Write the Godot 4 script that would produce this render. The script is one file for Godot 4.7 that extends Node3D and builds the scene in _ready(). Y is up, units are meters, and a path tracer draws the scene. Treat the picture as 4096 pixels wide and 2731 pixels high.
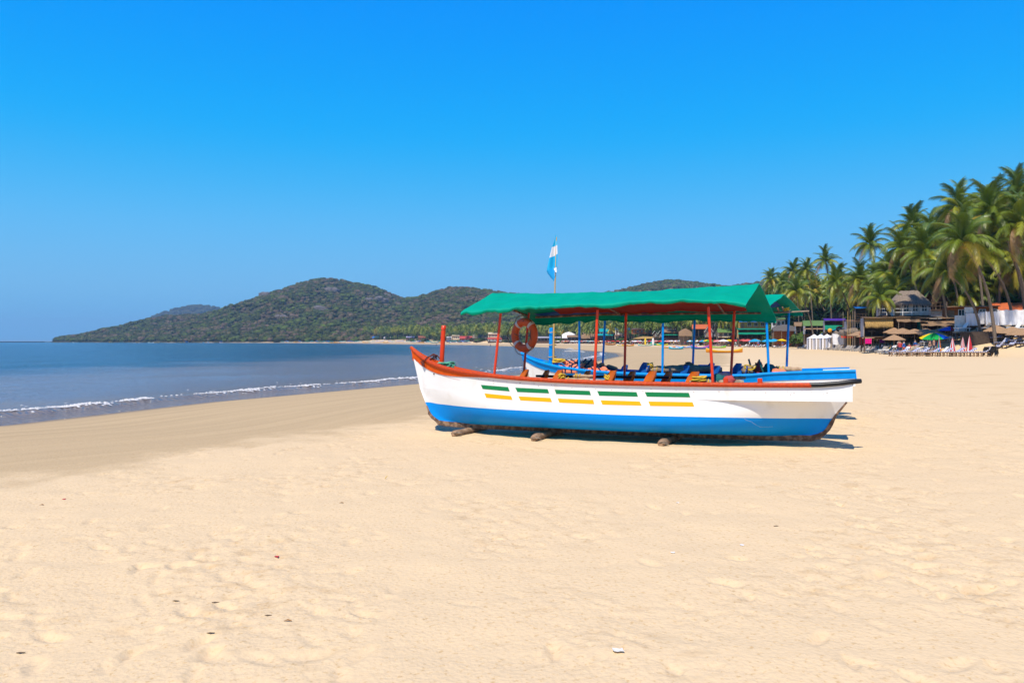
extends Node3D
# A sandy bay: two wooden tour boats on rollers, a curved beach with huts, parasols and palms, wooded hills behind.
const F := 3100.0          # focal length in photograph pixels (4096 wide)
const EYE := 1.65
const WL := -0.35          # sea level; the sand under the boats is 0
var M := {}
var rng := RandomNumberGenerator.new()
var nz := FastNoiseLite.new()
var nz2 := FastNoiseLite.new()
var counts := {}

func _ready():
	rng.seed = 7
	nz.seed = 3; nz.frequency = 1.0; nz.fractal_octaves = 3
	nz2.seed = 11; nz2.frequency = 1.0; nz2.fractal_octaves = 4
	var cam := Camera3D.new(); cam.name = "camera"
	cam.position = Vector3(0, EYE, 0)
	cam.fov = rad_to_deg(2.0 * atan(1365.5 / F))
	cam.near = 0.1; cam.far = 30000.0
	add_child(cam); cam.current = true
	var sky_mat := PanoramaSkyMaterial.new()      # clear air: one gradient with height, the same all round
	sky_mat.panorama = ImageTexture.create_from_image(clear_sky(1.55))
	var sky := Sky.new(); sky.sky_material = sky_mat
	var env := Environment.new()
	env.background_mode = Environment.BG_SKY
	env.sky = sky
	env.tonemap_mode = Environment.TONE_MAPPER_LINEAR
	env.tonemap_exposure = 1.55
	env.sdfgi_enabled = true; env.ssao_enabled = true; env.ssil_enabled = true
	env.fog_enabled = true
	env.fog_density = 0.00012
	env.fog_light_color = lin(0.36, 0.62, 0.92)
	var we := WorldEnvironment.new(); we.name = "environment"; we.environment = env
	add_child(we)
	var sun := DirectionalLight3D.new(); sun.name = "sun"
	sun.light_energy = 1.15
	sun.light_color = Color(1.0, 0.96, 0.89)
	sun.light_angular_distance = 0.53
	sun.shadow_enabled = true
	add_child(sun)
	sun.look_at_from_position(Vector3.ZERO, Vector3(0.30, -1.0, -0.62), Vector3.UP)
	materials()
	setting()
	boats()
	coast()
	debris()

func clear_sky(exposure: float) -> Image:
	var stops := [[-90.0, 150, 140, 125], [-3.0, 150, 160, 165], [-0.5, 104, 178, 230], [0.0, 108, 180, 232], [2.0, 114, 186, 237], [4.0, 118, 191, 242], [8.0, 96, 190, 250], [12.1, 55, 181, 252], [15.3, 18, 173, 254], [19.0, 4, 162, 254], [23.8, 0, 150, 254], [40.0, 0, 122, 236], [90.0, 0, 88, 190]]
	var im := Image.create_empty(16, 1024, false, Image.FORMAT_RGBF)
	for j in 1024:
		var e := 90.0 - 180.0 * (j + 0.5) / 1024.0
		var c := Color()
		for ch in 3:
			var tab := []
			for q in stops: tab.append([q[0], q[1 + ch] / 255.0])
			c[ch] = clampf(smooth_interp(tab, e), 0.0, 1.0)
		c = c.srgb_to_linear()
		for i in 16: im.set_pixel(i, j, Color(c.r / exposure, c.g / exposure, c.b / exposure))
	return im

# ---------- small helpers ----------
func lin(r, g, b) -> Color:
	return Color(r, g, b).linear_to_srgb()

func P(px, py, d) -> Vector3:      # a point d metres in front of the place where the photographer stood
	return Vector3((px - 2048.0) / F * d, EYE - (py - 1366.0) / F * d, -d)

func G(px, d) -> Vector3:          # the same, on the ground
	var x = (px - 2048.0) / F * d
	return Vector3(x, ground(x, -d), -d)

func numbered(called: String) -> String:
	if not counts.has(called):
		counts[called] = 0
		return called
	counts[called] += 1
	return "%s_%03d" % [called, counts[called]]

func thing(called: String, label: String, category: String, at := Vector3.ZERO, turn := 0.0, group := "") -> Node3D:
	var o := Node3D.new(); o.name = numbered(called); add_child(o)
	o.position = at; o.rotation.y = turn
	tag(o, label, category, group)
	return o

func tag(o: Node, label: String, category: String, group := "", kind := ""):
	o.set_meta("label", label)
	if category: o.set_meta("category", category)
	if group: o.set_meta("group", group)
	if kind: o.set_meta("kind", kind)

func dup(o: Node3D, base: String, at: Vector3, turn := 0.0, label := "", size := 1.0) -> Node3D:
	var c: Node3D = o.duplicate(); c.name = numbered(base); add_child(c)
	c.transform = Transform3D(Basis(Vector3.UP, turn).scaled(Vector3.ONE * size), at)
	if label: c.set_meta("label", label)
	return c

func st() -> SurfaceTool:
	var s := SurfaceTool.new(); s.begin(Mesh.PRIMITIVE_TRIANGLES); s.set_smooth_group(-1); s.set_color(Color.WHITE); return s

func obj(s: SurfaceTool, called: String, m: Material, parent: Node = null, at := Vector3.ZERO) -> MeshInstance3D:
	s.generate_normals(); s.index()
	return inst(s.commit(), called, m, parent, at)

func inst(mesh: Mesh, called: String, m: Material, parent: Node = null, at := Vector3.ZERO) -> MeshInstance3D:
	var o := MeshInstance3D.new(); o.mesh = mesh; o.material_override = m
	if parent == null:
		o.name = numbered(called); add_child(o)
	else:
		o.name = called; parent.add_child(o, true)
	o.position = at
	return o

func mesh_of(s: SurfaceTool) -> ArrayMesh:
	s.generate_normals(); s.index(); return s.commit()

func tri(s: SurfaceTool, a: Vector3, b: Vector3, c: Vector3):
	s.add_vertex(a); s.add_vertex(b); s.add_vertex(c)

func quad(s: SurfaceTool, a: Vector3, b: Vector3, c: Vector3, d: Vector3):
	tri(s, a, b, c); tri(s, a, c, d)

func box(s: SurfaceTool, c: Vector3, size: Vector3, b := Basis.IDENTITY, ch := 0.0):   # ch: chamfered upright and level edges
	s.set_smooth_group(-1)
	var h := size * 0.5
	if ch <= 0.0:
		var p := []
		for i in 8: p.append(c + b * Vector3(h.x if i & 1 else -h.x, h.y if i & 2 else -h.y, h.z if i & 4 else -h.z))
		quad(s, p[0], p[2], p[3], p[1]); quad(s, p[5], p[7], p[6], p[4])
		quad(s, p[4], p[6], p[2], p[0]); quad(s, p[1], p[3], p[7], p[5])
		quad(s, p[2], p[6], p[7], p[3]); quad(s, p[4], p[0], p[1], p[5])
		return
	var prof := [[-h.y, ch], [-h.y + ch, 0.0], [h.y - ch, 0.0], [h.y, ch]]
	var rings := []
	for q in prof:
		var w = h.x - q[1]; var l = h.z - q[1]; var r := []
		for k in [[-w, -l + ch], [-w + ch, -l], [w - ch, -l], [w, -l + ch], [w, l - ch], [w - ch, l], [-w + ch, l], [-w, l - ch]]:
			r.append(c + b * Vector3(k[0], q[0], k[1]))
		rings.append(r)
	for i in 3:
		for k in 8: quad(s, rings[i][k], rings[i + 1][k], rings[i + 1][(k + 1) % 8], rings[i][(k + 1) % 8])
	for k in range(1, 7):
		tri(s, rings[0][0], rings[0][k], rings[0][k + 1]); tri(s, rings[3][0], rings[3][k + 1], rings[3][k])

func tube(s: SurfaceTool, pts: Array, rad, sides := 8, caps := true):    # rad: a number or one per point
	s.set_smooth_group(1)
	var rings := []
	var n := pts.size()
	var side := Vector3.ZERO
	for i in n:
		var t: Vector3 = (pts[min(i + 1, n - 1)] - pts[max(i - 1, 0)]).normalized()
		if side == Vector3.ZERO:
			side = t.cross(Vector3.UP if absf(t.y) < 0.9 else Vector3.RIGHT).normalized()
		side = (side - t * side.dot(t)).normalized()
		var up := t.cross(side)
		var r = rad[i] if rad is Array else rad
		var ring := []
		for k in sides:
			var a := TAU * k / sides
			ring.append(pts[i] + (side * cos(a) + up * sin(a)) * r)
		rings.append(ring)
	for i in n - 1:
		for k in sides:
			quad(s, rings[i][k], rings[i][(k + 1) % sides], rings[i + 1][(k + 1) % sides], rings[i + 1][k])
	if caps:
		s.set_smooth_group(-1)
		for k in range(1, sides - 1):
			tri(s, rings[0][0], rings[0][k + 1], rings[0][k]); tri(s, rings[n - 1][0], rings[n - 1][k], rings[n - 1][k + 1])

func bar(s: SurfaceTool, a: Vector3, b: Vector3, r: float, sides := 6):
	tube(s, [a, b], r, sides)

func sheet(s: SurfaceTool, rows: Array, smooth := true, closed := false):    # rows of points, joined as a surface
	s.set_smooth_group(2 if smooth else -1)
	for i in rows.size() - 1:
		var n: int = rows[i].size()
		for k in (n if closed else n - 1):
			var q := (k + 1) % n
			quad(s, rows[i][k], rows[i][q], rows[i + 1][q], rows[i + 1][k])

func thick(s: SurfaceTool, rows: Array, off: Vector3):     # a sheet with a thickness
	var low := []
	for r in rows:
		var l := []
		for p in r: l.append(p + off)
		low.append(l)
	sheet(s, rows)
	s.set_smooth_group(3)
	for i in rows.size() - 1:
		for k in rows[i].size() - 1: quad(s, low[i][k], low[i + 1][k], low[i + 1][k + 1], low[i][k + 1])
	s.set_smooth_group(-1)
	var nr := rows.size() - 1
	for k in rows[0].size() - 1:
		quad(s, rows[0][k], low[0][k], low[0][k + 1], rows[0][k + 1]); quad(s, rows[nr][k], rows[nr][k + 1], low[nr][k + 1], low[nr][k])
	var nc: int = rows[0].size() - 1
	for i in nr:
		quad(s, rows[i][0], rows[i + 1][0], low[i + 1][0], low[i][0]); quad(s, rows[i][nc], low[i][nc], low[i + 1][nc], rows[i + 1][nc])

func lathe(s: SurfaceTool, prof: Array, c: Vector3, sides := 16, smooth := true, b := Basis.IDENTITY):    # prof: [radius, height]
	var rows := []
	for q in prof:
		var r := []
		for k in sides:
			var a: float = TAU * k / sides
			r.append(c + b * Vector3(cos(a) * q[0], q[1], sin(a) * q[0]))
		rows.append(r)
	sheet(s, rows, smooth, true)

func interp(table: Array, x: float) -> float:      # table of [x, y]
	if x <= table[0][0]: return table[0][1]
	for i in table.size() - 1:
		if x <= table[i + 1][0]:
			return lerpf(table[i][1], table[i + 1][1], (x - table[i][0]) / (table[i + 1][0] - table[i][0]))
	return table[-1][1]

func smooth_interp(table: Array, x: float) -> float:    # Catmull-Rom through [x, y]
	var n := table.size()
	if x <= table[0][0]: return table[0][1]
	if x >= table[n - 1][0]: return table[n - 1][1]
	for i in n - 1:
		if x <= table[i + 1][0]:
			var t: float = (x - table[i][0]) / (table[i + 1][0] - table[i][0])
			var w: float = table[i + 1][0] - table[i][0]
			var m0: float = (table[i + 1][1] - table[max(i - 1, 0)][1]) / (table[i + 1][0] - table[max(i - 1, 0)][0]) * w
			var m1: float = (table[min(i + 2, n - 1)][1] - table[i][1]) / (table[min(i + 2, n - 1)][0] - table[i][0]) * w
			var t2 := t * t; var t3 := t2 * t
			return (2 * t3 - 3 * t2 + 1) * table[i][1] + (t3 - 2 * t2 + t) * m0 + (3 * t2 - 2 * t3) * table[i + 1][1] + (t3 - t2) * m1
	return table[n - 1][1]

# ---------- materials ----------
func mat(c: Color, rough := 0.8, spec := 0.4) -> StandardMaterial3D:     # c: linear base colour
	var m := StandardMaterial3D.new()
	m.albedo_color = c.linear_to_srgb(); m.roughness = rough; m.metallic_specular = spec
	return m

func noise_tex(freq: float, oct: int, size := 512, seed_ := 1, ramp: Gradient = null, type := FastNoiseLite.TYPE_SIMPLEX_SMOOTH, normal := false, bump := 4.0) -> NoiseTexture2D:
	var f := FastNoiseLite.new(); f.noise_type = type; f.frequency = freq; f.fractal_octaves = oct; f.seed = seed_
	var t := NoiseTexture2D.new(); t.width = size; t.height = size; t.seamless = true; t.noise = f
	if ramp: t.color_ramp = ramp
	t.as_normal_map = normal; t.bump_strength = bump
	t.generate_mipmaps = false
	return t

func ramp(stops: Array) -> Gradient:     # [offset, linear colour]
	var g := Gradient.new()
	var o := PackedFloat32Array(); var c := PackedColorArray()
	for q in stops:
		o.append(q[0]); c.append(q[1].linear_to_srgb() if q.size() < 3 else q[1])
	g.offsets = o; g.colors = c
	return g

func worn(c: Color, c2: Color, rough: float, scale: float, share := 0.3, seed_ := 1, bump := 0.0, spec := 0.4) -> StandardMaterial3D:
	# paint or cloth of colour c with faded or soiled patches of colour c2
	var m := StandardMaterial3D.new()
	m.albedo_texture = noise_tex(0.012, 5, 512, seed_, ramp([[0.0, c], [clampf(0.62 - share, 0.05, 0.9), c], [clampf(0.78 - share * 0.6, 0.1, 0.97), c.lerp(c2, 0.6)], [1.0, c2]]))
	m.roughness = rough; m.metallic_specular = spec
	m.uv1_triplanar = true; m.uv1_scale = Vector3.ONE * scale
	if bump > 0.0:
		m.heightmap_enabled = true; m.heightmap_scale = bump; m.heightmap_texture = M.bump_tex
	return m
func materials():
	M.bump_tex = noise_tex(0.03, 5, 512, 21)
	# sand: vertex colours say dry or damp, the texture paints grain and small dent shadows
	var sand := StandardMaterial3D.new()
	sand.vertex_color_use_as_albedo = true
	sand.albedo_texture = noise_tex(0.03, 6, 1024, 5, ramp([[0.0, Color(0.70, 0.62, 0.50)], [0.18, Color(0.86, 0.80, 0.70)], [0.28, Color(0.97, 0.955, 0.925)], [0.45, Color(1, 1, 1)], [1.0, Color(1, 1, 1)]]))  # low tail: ochre flecks, part grain, mostly shade of dents put into colour
	sand.roughness = 0.95; sand.metallic_specular = 0.15
	sand.uv1_triplanar = true; sand.uv1_world_triplanar = true; sand.uv1_scale = Vector3.ONE * 0.6
	sand.heightmap_enabled = true; sand.heightmap_scale = 0.45
	sand.heightmap_texture = noise_tex(0.035, 6, 1024, 9)
	M.sand = sand
	var water := StandardMaterial3D.new()
	water.vertex_color_use_as_albedo = true
	water.roughness = 0.12; water.metallic_specular = 0.45
	water.uv1_triplanar = true; water.uv1_world_triplanar = true; water.uv1_scale = Vector3(0.11, 0.11, 0.22)
	water.heightmap_enabled = true; water.heightmap_scale = 14.0
	water.heightmap_texture = noise_tex(0.02, 5, 1024, 31)
	M.water = water
	M.foam = mat(Color(0.60, 0.585, 0.56), 0.85)
	var forest := StandardMaterial3D.new()
	forest.vertex_color_use_as_albedo = true
	forest.roughness = 0.9; forest.metallic_specular = 0.2
	M.forest = forest
	M.hillsoil = mat(Color(0.055, 0.052, 0.026), 0.95, 0.1)
	M.rock = worn(Color(0.17, 0.145, 0.13), Color(0.08, 0.07, 0.065), 0.9, 0.04, 0.45, 14)

# ---------- the lie of the land ----------
const SHORE := [[-60.0, 12.0], [-26.0, -4.0], [-12.1, -18.3], [-10.0, -25.4], [-4.4, -36.7], [0.8, -47.0], [7.4, -74.0], [14.6, -105.0], [17.5, -130.0], [17.0, -151.0], [12.0, -248.0], [-20.0, -413.0], [-58.0, -516.0], [-172.0, -826.0], [-381.0, -1127.0], [-688.0, -1378.0], [-924.0, -1545.0], [-990.0, -1640.0], [-1000.0, -1900.0], [-700.0, -3800.0], [-700.0, -9000.0]]
const BACK := [[36.0, 60.0], [52.0, -30.0], [57.0, -60.0], [56.0, -80.0], [54.0, -86.0], [49.5, -93.0], [48.5, -100.0], [53.5, -114.0], [60.0, -132.0], [69.0, -165.0], [77.0, -205.0], [82.0, -250.0], [88.0, -370.0], [68.0, -525.0], [38.0, -665.0], [-95.0, -880.0], [-260.0, -1060.0], [-600.0, -1400.0], [-850.0, -1700.0]]

func line_dist(line: Array, x: float, z: float) -> float:     # signed: above zero to the right of the line
	var best := 1e20
	var sgn := 1.0
	for i in line.size() - 1:
		var ax: float = line[i][0]; var az: float = line[i][1]
		var bx: float = line[i + 1][0] - ax; var bz: float = line[i + 1][1] - az
		var t := clampf(((x - ax) * bx + (z - az) * bz) / (bx * bx + bz * bz), 0.0, 1.0)
		var dx := x - ax - bx * t; var dz := z - az - bz * t
		var d := dx * dx + dz * dz
		if d < best:
			best = d
			sgn = 1.0 if bx * (z - az) - bz * (x - ax) > 0.0 else -1.0
	return sqrt(best) * sgn

const CX := 26.0; const CZ0 := 6.0; const CN := 106; const CM := 160     # half-metre tables of the distances near the boats
var shore_near := PackedFloat32Array()
var damp_cache := PackedFloat32Array()

func fill_tables():
	var a: Array = SHORE.slice(0, 9); var b: Array = DAMP.slice(0, 10)
	for j in CM:
		for i in CN:
			shore_near.append(line_dist(a, -CX + i * 0.5, CZ0 - j * 0.5)); damp_cache.append(line_dist(b, -CX + i * 0.5, CZ0 - j * 0.5))

func look_up(table: PackedFloat32Array, x: float, z: float) -> float:
	var u := (x + CX) * 2.0; var v := (CZ0 - z) * 2.0
	var i := int(u); var j := int(v)
	u -= i; v -= j
	var k := j * CN + i
	return (table[k] * (1.0 - u) + table[k + 1] * u) * (1.0 - v) + (table[k + CN] * (1.0 - u) + table[k + CN + 1] * u) * v

func ground(x: float, z: float) -> float:
	var s := look_up(shore_near, x, z) if z > -72.0 and z < 5.0 and absf(x) < 25.0 else line_dist(SHORE, x, z)
	if s < 0.0: return WL + maxf(s * 0.045, -4.0)
	var h := WL + 0.35 * (1.0 - exp(-s / 4.2)) * 1.02
	if z < -6.0 and z > -24.0 and absf(x - 1.8) < 12.0:      # the sand is scoured a little round the near boat
		h -= 0.075 * exp(-pow((x - 1.8) / 6.5, 2.0) - pow((z + 13.4 - 0.3 * (x - 1.8)) / 2.4, 2.0))
	if x > 25.0 or z < -110.0:
		var b := line_dist(BACK, x, z)
		if b > -1.0:
			h += 1.8 * smoothstep(-1.0, 6.0, b) + 2.0 * smoothstep(8.0, 16.0, b) + 0.035 * minf(maxf(b - 14.0, 0.0), 200.0)
	return h

const RIDGE := [[180, 1370], [240, 1360], [300, 1345], [420, 1319], [560, 1285], [680, 1260], [800, 1254], [900, 1234], [960, 1218], [1010, 1196], [1060, 1178], [1150, 1150], [1230, 1122], [1310, 1112], [1400, 1126], [1500, 1146], [1560, 1172], [1625, 1192], [1700, 1180], [1780, 1152], [1850, 1147], [1950, 1158], [2050, 1172], [2200, 1185], [2400, 1172], [2500, 1154], [2580, 1134], [2680, 1118], [2780, 1128], [2900, 1143], [2990, 1132], [3050, 1124], [3150, 1130], [3400, 1150], [3700, 1170], [4500, 1190]]
var ridge_table := []

func hill_base(x: float) -> float:
	return interp([[-1060.0, 1790.0], [-1000.0, 1690.0], [-924.0, 1552.0], [-688.0, 1390.0], [-381.0, 1150.0], [-230.0, 1010.0], [-80.0, 940.0], [100.0, 900.0], [700.0, 900.0]], x)

func hill(x: float, z: float) -> float:
	if ridge_table.is_empty():
		for q in RIDGE: ridge_table.append([(q[0] - 2048.0) / F * 1750.0, (1366.0 - q[1]) / F * 1750.0 - 4.0])
	var r := smooth_interp(ridge_table, x)
	var zb := hill_base(x)
	var t := (-z - zb) / (1750.0 - zb)
	if t <= 0.0: return -3.0 + t * 20.0
	var h := 0.0
	if t < 1.0:
		var w := t * (1.0 - t) * 4.0
		var spur := nz2.get_noise_2d(x * 0.0045, z * 0.0016)
		var q := clampf(t + 0.16 * w * spur, 0.0, 1.0)
		h = r * (0.72 * q + 0.28 * q * q * (3.0 - 2.0 * q))
		h += w * 9.0 * nz.get_noise_2d(x * 0.012, z * 0.009)
	else:
		h = r * maxf(0.0, 1.0 - (t - 1.0) * 0.6)
	return h + 1.2 * minf(1.0, t * 12.0)

func struct(o: Node, label: String):
	o.set_meta("kind", "structure"); o.set_meta("label", label)

func grid_mesh(xs: Array, zs: Array, hs: PackedFloat32Array, cols: PackedColorArray, m: Material) -> ArrayMesh:
	var nx := xs.size(); var nzr := zs.size()
	var v := PackedVector3Array(); var n := PackedVector3Array(); var idx := PackedInt32Array()
	v.resize(nx * nzr); n.resize(nx * nzr)
	for j in nzr:
		var j0 := maxi(j - 1, 0); var j1 := mini(j + 1, nzr - 1)
		for i in nx:
			var k := j * nx + i
			v[k] = Vector3(xs[i], hs[k], zs[j])
			var i0 := maxi(i - 1, 0); var i1 := mini(i + 1, nx - 1)
			n[k] = Vector3(-(hs[j * nx + i1] - hs[j * nx + i0]) / (xs[i1] - xs[i0]), 1.0, -(hs[j1 * nx + i] - hs[j0 * nx + i]) / (zs[j1] - zs[j0])).normalized()
	idx.resize((nx - 1) * (nzr - 1) * 6)
	var w := 0
	for j in nzr - 1:
		for i in nx - 1:
			var a := j * nx + i
			idx[w] = a; idx[w + 1] = a + nx + 1; idx[w + 2] = a + 1; idx[w + 3] = a; idx[w + 4] = a + nx; idx[w + 5] = a + nx + 1
			w += 6
	idx.resize(w)
	var arr := []; arr.resize(Mesh.ARRAY_MAX)
	arr[Mesh.ARRAY_VERTEX] = v; arr[Mesh.ARRAY_NORMAL] = n; arr[Mesh.ARRAY_COLOR] = cols; arr[Mesh.ARRAY_INDEX] = idx
	var am := ArrayMesh.new(); am.add_surface_from_arrays(Mesh.PRIMITIVE_TRIANGLES, arr)
	am.surface_set_material(0, m)
	return am

# ---------- sand, sea, hills ----------
func setting():
	fill_tables()
	sand_sheet()
	sea()
	hills()

const DAMP := [[-30.0, 4.0], [-9.0, -5.5], [-6.2, -9.0], [-5.0, -10.8], [-4.0, -13.2], [-2.0, -16.2], [3.0, -23.0], [8.5, -35.0], [17.0, -60.0], [27.0, -95.0], [36.0, -130.0], [44.0, -180.0], [46.0, -260.0], [30.0, -420.0], [0.0, -520.0], [-120.0, -830.0], [-330.0, -1130.0], [-700.0, -1400.0]]

func sand_sheet():
	var xs := []; var zs := []
	var x := -10.5
	var far := []
	var step := 0.03; var q := -10.5
	while q > -6000.0:
		step = step * 1.16; q -= step; far.append(q)
	far.reverse(); xs.append_array(far)
	var x0 := xs.size()
	while x <= 10.5:
		xs.append(x); x += 0.03
	step = 0.03; q = 10.5
	while q < 6000.0:
		step = step * (1.10 if q < 120.0 else 1.3); q += step; xs.append(q)
	# rows run away from the photographer and become wider apart
	var d := -60.0
	while d < 3.0:
		zs.append(-d); d += 8.0 if d < -8.0 else 0.5
	d = 3.0
	while d < 6500.0:
		zs.append(-d)
		d += d * 0.006 if d < 19.0 else (d * 0.012 if d < 36.0 else d * 0.03)
	var nx := xs.size(); var nr := zs.size()
	var hs := PackedFloat32Array(); var cols := PackedColorArray()
	hs.resize(nx * nr); cols.resize(nx * nr)
	var dry := Color(0.675, 0.505, 0.298); var damp := Color(0.50, 0.365, 0.205); var wet := Color(0.24, 0.19, 0.14)
	for j in nr:
		var z: float = zs[j]
		for i in nx:
			x = xs[i]
			var k := j * nx + i
			var h := ground(x, z)
			var n1 := nz.get_noise_2d(x * 0.35, z * 0.35)
			var n2 := nz2.get_noise_2d(x * 1.3, z * 1.3)
			var b := (look_up(damp_cache, x, z) if z > -72.0 and z < 5.0 and absf(x) < 25.0 else line_dist(DAMP, x, z)) + n1 * 1.1 + n2 * 0.5
			var dryness := smoothstep(-0.9, 0.5, b)
			# damp sand is laid down in thin bands that follow the water's edge
			var off := look_up(shore_near, x, z) if z > -72.0 and z < 5.0 and absf(x) < 25.0 else 30.0
			var band := nz2.get_noise_2d(off * 1.6, (x - z) * 0.04) + 0.6 * nz.get_noise_2d(off * 5.0, (x - z) * 0.10)
			var c := damp.lerp(dry, dryness)
			c = c.lerp(damp * 0.86, clampf(0.35 + 0.9 * band, 0.0, 1.0) * (1.0 - dryness) * (1.0 - 0.5 * smoothstep(3.0, 11.0, off)))
			var above := h - WL
			c = wet.lerp(c, smoothstep(0.01, 0.10 + 0.02 * n1, above))
			cols[k] = c
			if above > 0.0 and z > -70.0 and absf(x) < 25.0:
				var rough := 0.25 + 0.75 * dryness
				var lump := nz.get_noise_2d(x * 0.7, z * 0.7) * 0.02 + n2 * 0.008
				var side := x / (3.0 - z * 0.66)
				var trod := smoothstep(-0.15, 0.45, nz2.get_noise_2d(x * 0.45 + 40.0, z * 0.45) + 0.25 * smoothstep(0.25, 0.9, absf(side + 0.12)))
				var pit := smoothstep(0.16, 0.42, nz.get_noise_2d(x * 3.3, z * 3.3)) + 0.7 * smoothstep(0.2, 0.45, nz2.get_noise_2d(x * 6.5, z * 6.5))
				# ochre streaks on churned sand: coarser grains plus painted shadows of small lumps
				var grain_shade := smoothstep(0.12, 0.5, nz2.get_noise_2d(x * 2.6 + 50.0, z * 4.2)) * (0.15 + 0.85 * trod) * dryness
				cols[k] = c.lerp(Color(0.52, 0.355, 0.185), 0.5 * grain_shade)
				lump += (0.12 + 0.88 * trod) * (-0.014 * pit + nz2.get_noise_2d(x * 9.0, z * 9.0) * 0.008)
				h += lump * rough * minf(1.0, above * 5.0)
			hs[k] = h
	# footprints: pressed hollows with a raised rim, thicker on the left and along the right edge
	var r := RandomNumberGenerator.new(); r.seed = 5
	for f in 1100:
		var fd := 2.6 + 25.0 * pow(r.randf(), 1.6)
		var fx := (r.randf() * 2.0 - 1.0) * (fd * 0.70 + 0.5)
		var side := fx / (fd * 0.66)
		if r.randf() > (0.9 if side < -0.25 or side > 0.62 else 0.22): continue
		if absf(fx) > 10.0: continue
		var ang := r.randf() * PI; var deep := 0.007 + 0.016 * r.randf()
		var la := 0.07 + 0.05 * r.randf(); var lb := 0.03 + 0.02 * r.randf()
		if look_up(damp_cache, fx, -fd) < 0.0: deep *= 0.35
		stamp(xs, zs, hs, nx, x0, fx, -fd, ang, la, lb, deep)
	sand_xs = xs; sand_zs = zs; sand_hs = hs; sand_x0 = x0
	var o := MeshInstance3D.new(); o.name = "sand_ground"
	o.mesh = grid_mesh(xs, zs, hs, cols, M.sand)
	add_child(o); struct(o, "pale trodden beach sand with a damp strip along the water")

var sand_xs := []; var sand_zs := []; var sand_hs := PackedFloat32Array(); var sand_x0 := 0

func sand_y(x: float, z: float) -> float:      # height of the trodden sand near the boats
	var i := sand_x0 + int((x + 10.5) / 0.03)
	var lo := 0; var hi: int = sand_zs.size() - 1
	while hi - lo > 1:
		var mid := (lo + hi) / 2
		if sand_zs[mid] > z: lo = mid
		else: hi = mid
	return sand_hs[lo * sand_xs.size() + i]

func stamp(xs, zs, hs: PackedFloat32Array, nx: int, x0: int, cx: float, cz: float, ang: float, la: float, lb: float, deep: float):
	var ca := cos(ang); var sa := sin(ang)
	var i0 := x0 + int((cx - 0.3 + 10.5) / 0.03)
	var lo := 0; var hi: int = zs.size() - 1
	while hi - lo > 1:
		var mid := (lo + hi) / 2
		if zs[mid] > cz + 0.3: lo = mid
		else: hi = mid
	var j := lo
	while j < zs.size() and zs[j] > cz - 0.3:
		for i in range(maxi(i0, x0), mini(i0 + 20, nx - 1)):
			var dx: float = xs[i] - cx; var dz: float = zs[j] - cz
			var u := (dx * ca + dz * sa) / la; var w := (-dx * sa + dz * ca) / lb
			var e := u * u + w * w
			if e < 6.0:
				hs[j * nx + i] += -deep * exp(-e * e * 0.8) + deep * 0.22 * exp(-(sqrt(e) - 1.5) * (sqrt(e) - 1.5) * 6.0) * (1.0 if w > 0.0 else 0.5)
		j += 1

func sea():
	# the sea is one sheet, finer towards the shore, with a low swell; it ends where the sand rises through it
	var xs := []; var zs := []
	var q := -6000.0
	while q < -70.0:
		xs.append(q); q *= 0.9
	q = -70.0
	while q < 24.0:
		xs.append(q); q += 0.22
	while q < 6000.0:
		xs.append(q); q += maxf(1.0, q * 0.2)
	var d := -30.0
	while d < 10.0:
		zs.append(-d); d += 4.0
	while d < 6500.0:
		zs.append(-d); d += maxf(0.12, d * 0.012) if d < 400.0 else d * 0.06
	var nx := xs.size(); var nr := zs.size()
	var hs := PackedFloat32Array(); var cols := PackedColorArray()
	hs.resize(nx * nr); cols.resize(nx * nr)
	var deep := Color(0.012, 0.062, 0.115); var shoal := Color(0.150, 0.155, 0.180); var silt := Color(0.19, 0.16, 0.135)
	for j in nr:
		var z: float = zs[j]
		for i in nx:
			var x: float = xs[i]
			var k := j * nx + i
			var s := -line_dist(SHORE, x, z) if z > -1500.0 and x > -1200.0 else 500.0
			var patch := nz.get_noise_2d(x * 0.012, z * 0.05)
			var off := s + patch * 10.0
			var c := silt.lerp(shoal, smoothstep(1.0, 7.0, off)).lerp(deep, smoothstep(20.0, 42.0, off))
			c = c.lerp(deep * 0.8, 0.5 * maxf(0.0, patch) * smoothstep(20.0, 40.0, off))
			cols[k] = c
			var h := WL
			if s < 120.0 and s > -5.0:
				h += 0.045 * smoothstep(2.0, 12.0, s) * sin(s * 0.55 + 3.0 * nz.get_noise_2d(x * 0.03, z * 0.03)) * smoothstep(120.0, 40.0, s)
				h += 0.02 * nz2.get_noise_2d(x * 0.5, z * 0.9) * smoothstep(0.0, 8.0, s)
				h += breaker(x, z, s)
			hs[k] = h
	var o := MeshInstance3D.new(); o.name = "sea_water"
	o.mesh = grid_mesh(xs, zs, hs, cols, M.water)
	add_child(o); struct(o, "calm blue sea turning grey over the shallows")
	foam()

func breaker(x: float, z: float, s: float) -> float:
	var c := 2.2 + 0.7 * nz.get_noise_2d(x * 0.12, z * 0.12)
	return (0.11 + 0.04 * nz2.get_noise_2d(x * 0.5, z * 0.5)) * exp(-pow((s - c) / (0.30 if s < c else 0.85), 2.0))

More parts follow.
